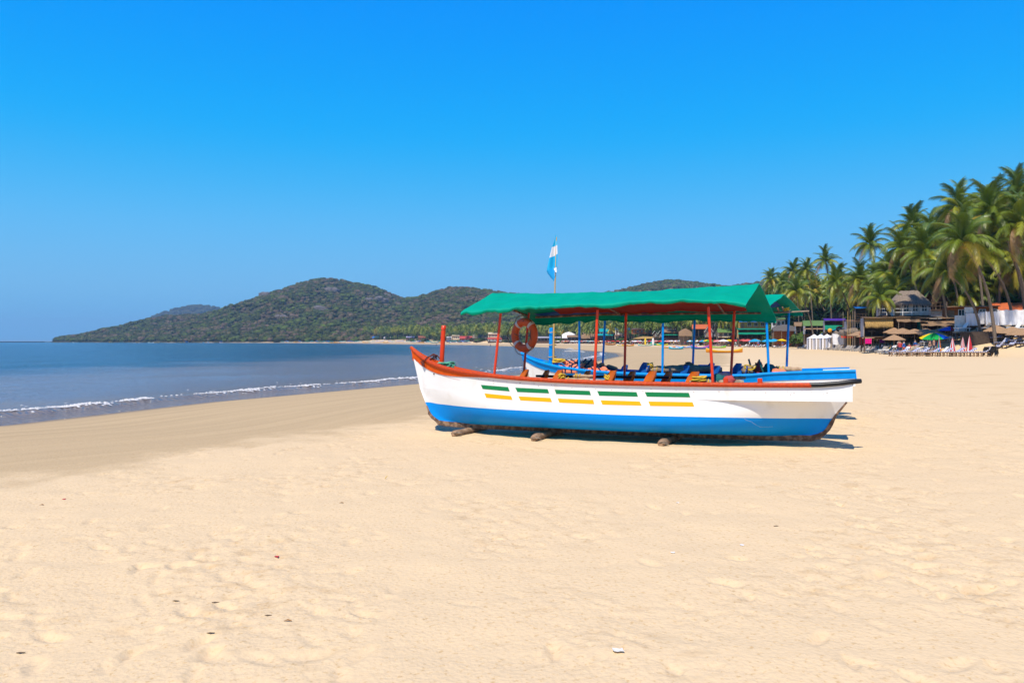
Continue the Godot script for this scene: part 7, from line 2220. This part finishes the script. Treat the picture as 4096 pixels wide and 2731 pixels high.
	# --- boats drawn up round the bay and at anchor
	for i in 46:
		var px := 1130.0 + i * 16.5 + r.randf_range(-6.0, 6.0)
		var d := interp([[1100.0, 1085.0], [1300.0, 1000.0], [1500.0, 900.0], [1700.0, 780.0], [1900.0, 660.0]], px) + r.randf_range(-12.0, 14.0)
		var kd := r.randi() % 5
		small_boat(G(px, d), r.randf_range(-0.6, 0.6) + (PI if r.randf() < 0.3 else 0.0), kd, "%s drawn up on the far sand" % ["white boat with teal roof", "cream boat with blue roof", "teal boat with green roof", "orange brown boat with mast", "white boat with green rail and mast"][kd], "boats drawn up round the bay")
	var moored := [[300, 1180.0, 4], [445, 1150.0, 3], [485, 1100.0, 2], [548, 1150.0, 3], [592, 1100.0, 4], [605, 1040.0, 4], [625, 1120.0, 3], [728, 1120.0, 3], [744, 1020.0, 1], [812, 1100.0, 4], [832, 1080.0, 0], [884, 1060.0, 1], [1335, 880.0, 3], [1368, 870.0, 3]]
	for i in moored.size():
		var q: Array = moored[i]
		var p := P(q[0], 1366, q[1]); p.y = WL - 0.25
		small_boat(p, 0.3 + 0.5 * i, q[2], "small boat at anchor in the bay below the headland", "boats at anchor")
	for q in [[1745, 400.0], [1962, 330.0], [1984, 325.0]]:
		var p := P(q[0], 1366, q[1]); p.y = WL - 0.75
		person(p, 1.0, 0, 4, "bather standing chest deep in the bay", "bathers in the bay")

func cabana():
	# white changing tents with grey striped sides, joined by a long white screen
	var d := 160.0
	for i in 4:
		var px: float = [3258, 3284, 3310, 3336][i]
		var o := thing("white_cabana", ["white cabana with grey striped side nearest the sky blue parasols", "second white cabana from the blue parasols' end of the row", "third white cabana, beside the one at the screen", "white cabana joined to the long white screen"][i], "cabana", G(px, d - i * 2.6), -0.25, "white cabanas")
		var w := 2.6; var h := 2.3
		var s := st()
		var rows := []
		for j in 5:
			var u := j / 4.0
			var r := []
			for q in [[-1, -1], [1, -1], [1, 1], [-1, 1]]: r.append(Vector3(q[0] * w * 0.53 * u, h + 0.85 * pow(1.0 - u, 1.2), q[1] * w * 0.53 * u))
			rows.append(r)
		sheet(s, rows, false, true); obj(s, "roof", M.white_cloth, o)
		for x in 4:
			s = st(); box(s, Vector3((x - 1.5) * w * 0.25, h * 0.5, w * 0.5), Vector3(w * 0.13, h, 0.03)); obj(s, "side_panel", M.white_cloth, o)
		for x in 4:
			s = st(); box(s, Vector3((x - 1.5) * w * 0.25 + w * 0.125, h * 0.5, w * 0.5 - 0.03), Vector3(w * 0.118, h, 0.02)); obj(s, "side_panel", M.canvas, o)
		for z in [-w * 0.5]:
			s = st(); box(s, Vector3(0, h * 0.5, z), Vector3(w, h, 0.03)); obj(s, "back_panel", M.white_cloth, o)
		for x in [-w * 0.5, w * 0.5]:
			s = st(); box(s, Vector3(x, h * 0.5, 0), Vector3(0.03, h, w - 0.1)); obj(s, "end_panel", M.white_cloth, o)
	hung_sheet("long plain white screen beside the cabanas", 3335, 3430, 149.0, 1334, 1378, M.white_cloth, "white cabanas", "white_screen", "screen")

func coast():
	palms()
	huts()
	beach_things()
# ---------- small litter on the near sand ----------
func debris():
	var shell := mat(Color(0.72, 0.70, 0.68), 0.6); var leaf := mat(Color(0.30, 0.15, 0.05), 0.9); var stick := mat(Color(0.13, 0.09, 0.06), 0.9)
	var list := [[2470, 2615, 0, "crumpled white scrap of paper on the near sand"], [1105, 2228, 3, "small red wrapper on the near sand"], [1365, 2012, 1, "dry brown leaf near the wet edge"], [2710, 2010, 0, "small white shell fragment on the smooth sand"], [2968, 2180, 0, "white shell beside a tiny twig"], [2690, 2215, 0, "flat white shell on the smooth sand"], [3105, 2108, 2, "short dark twig beside a shell"], [1150, 2490, 1, "curled brown leaf on the near sand"], [840, 2540, 2, "thin dark twig on the trodden sand"], [1070, 2465, 2, "forked dark twig on the near sand"], [860, 2405, 2, "dark seed pod on the trodden sand"], [700, 2398, 2, "small dark seed pod on the trodden sand"], [80, 2600, 2, "dark bark chip beside a drag mark"], [1545, 1912, 4, "yellow straw stalk standing on the sand"], [165, 2012, 1, "reddish leaf near the damp strip"], [2460, 2730, 0, "white shell chip close to the edge of the sand"], [255, 1990, 3, "tiny red scrap near the damp strip"], [1455, 2790, 0, "white pebble on the near sand"]]
	for q in list:
		if q[1] > 2725: continue
		var d: float = EYE * F / (q[1] - 1366.0)
		var p := G(q[0], d); p.y = sand_y(p.x, p.z) + 0.002
		var s := st()
		var rr := RandomNumberGenerator.new(); rr.seed = q[0]
		match q[2]:
			0, 3:
				var rows := []
				for i in 4:
					var r := []
					for k in 4: r.append(Vector3((i - 1.5) * 0.018, 0.012 * rr.randf() + 0.004, (k - 1.5) * 0.014) + Vector3(rr.randf(), 0, rr.randf()) * 0.008)
					rows.append(r)
				thick(s, rows, Vector3(0, -0.004, 0))
				var o := obj(s, "paper_scrap" if q[0] == 2470 or q[2] == 3 else "shell", shell if q[2] == 0 else mat(Color(0.45, 0.02, 0.03), 0.6), null, p); tag(o, q[3], "litter" if q[2] == 3 or q[0] == 2470 else "shell")
				if q[0] != 2470: o.scale = Vector3.ONE * 0.55
			1:
				thick(s, [[Vector3(-0.04, 0, 0), Vector3(-0.038, 0.004, 0.002)], [Vector3(0, 0.016, -0.014), Vector3(0, 0.012, 0.014)], [Vector3(0.04, 0.004, 0), Vector3(0.042, 0, 0.002)]], Vector3(0, -0.003, 0))
				var o := obj(s, "dry_leaf", leaf, null, p); o.scale = Vector3.ONE * 0.6; tag(o, q[3], "leaf")
			_:
				tube(s, [Vector3(-0.035, 0, 0), Vector3(0.0, 0.008, 0.012), Vector3(0.04, 0.002, -0.006)], [0.005, 0.007, 0.003], 5)
				var o := obj(s, "twig" if q[2] == 2 else "straw_stalk", stick if q[2] == 2 else M.yellow_rope, null, p); tag(o, q[3], "twig" if q[2] == 2 else "straw")
				o.scale = Vector3.ONE * 0.6
				if q[2] == 4: o.rotation.z = 0.9; o.position.y += 0.02
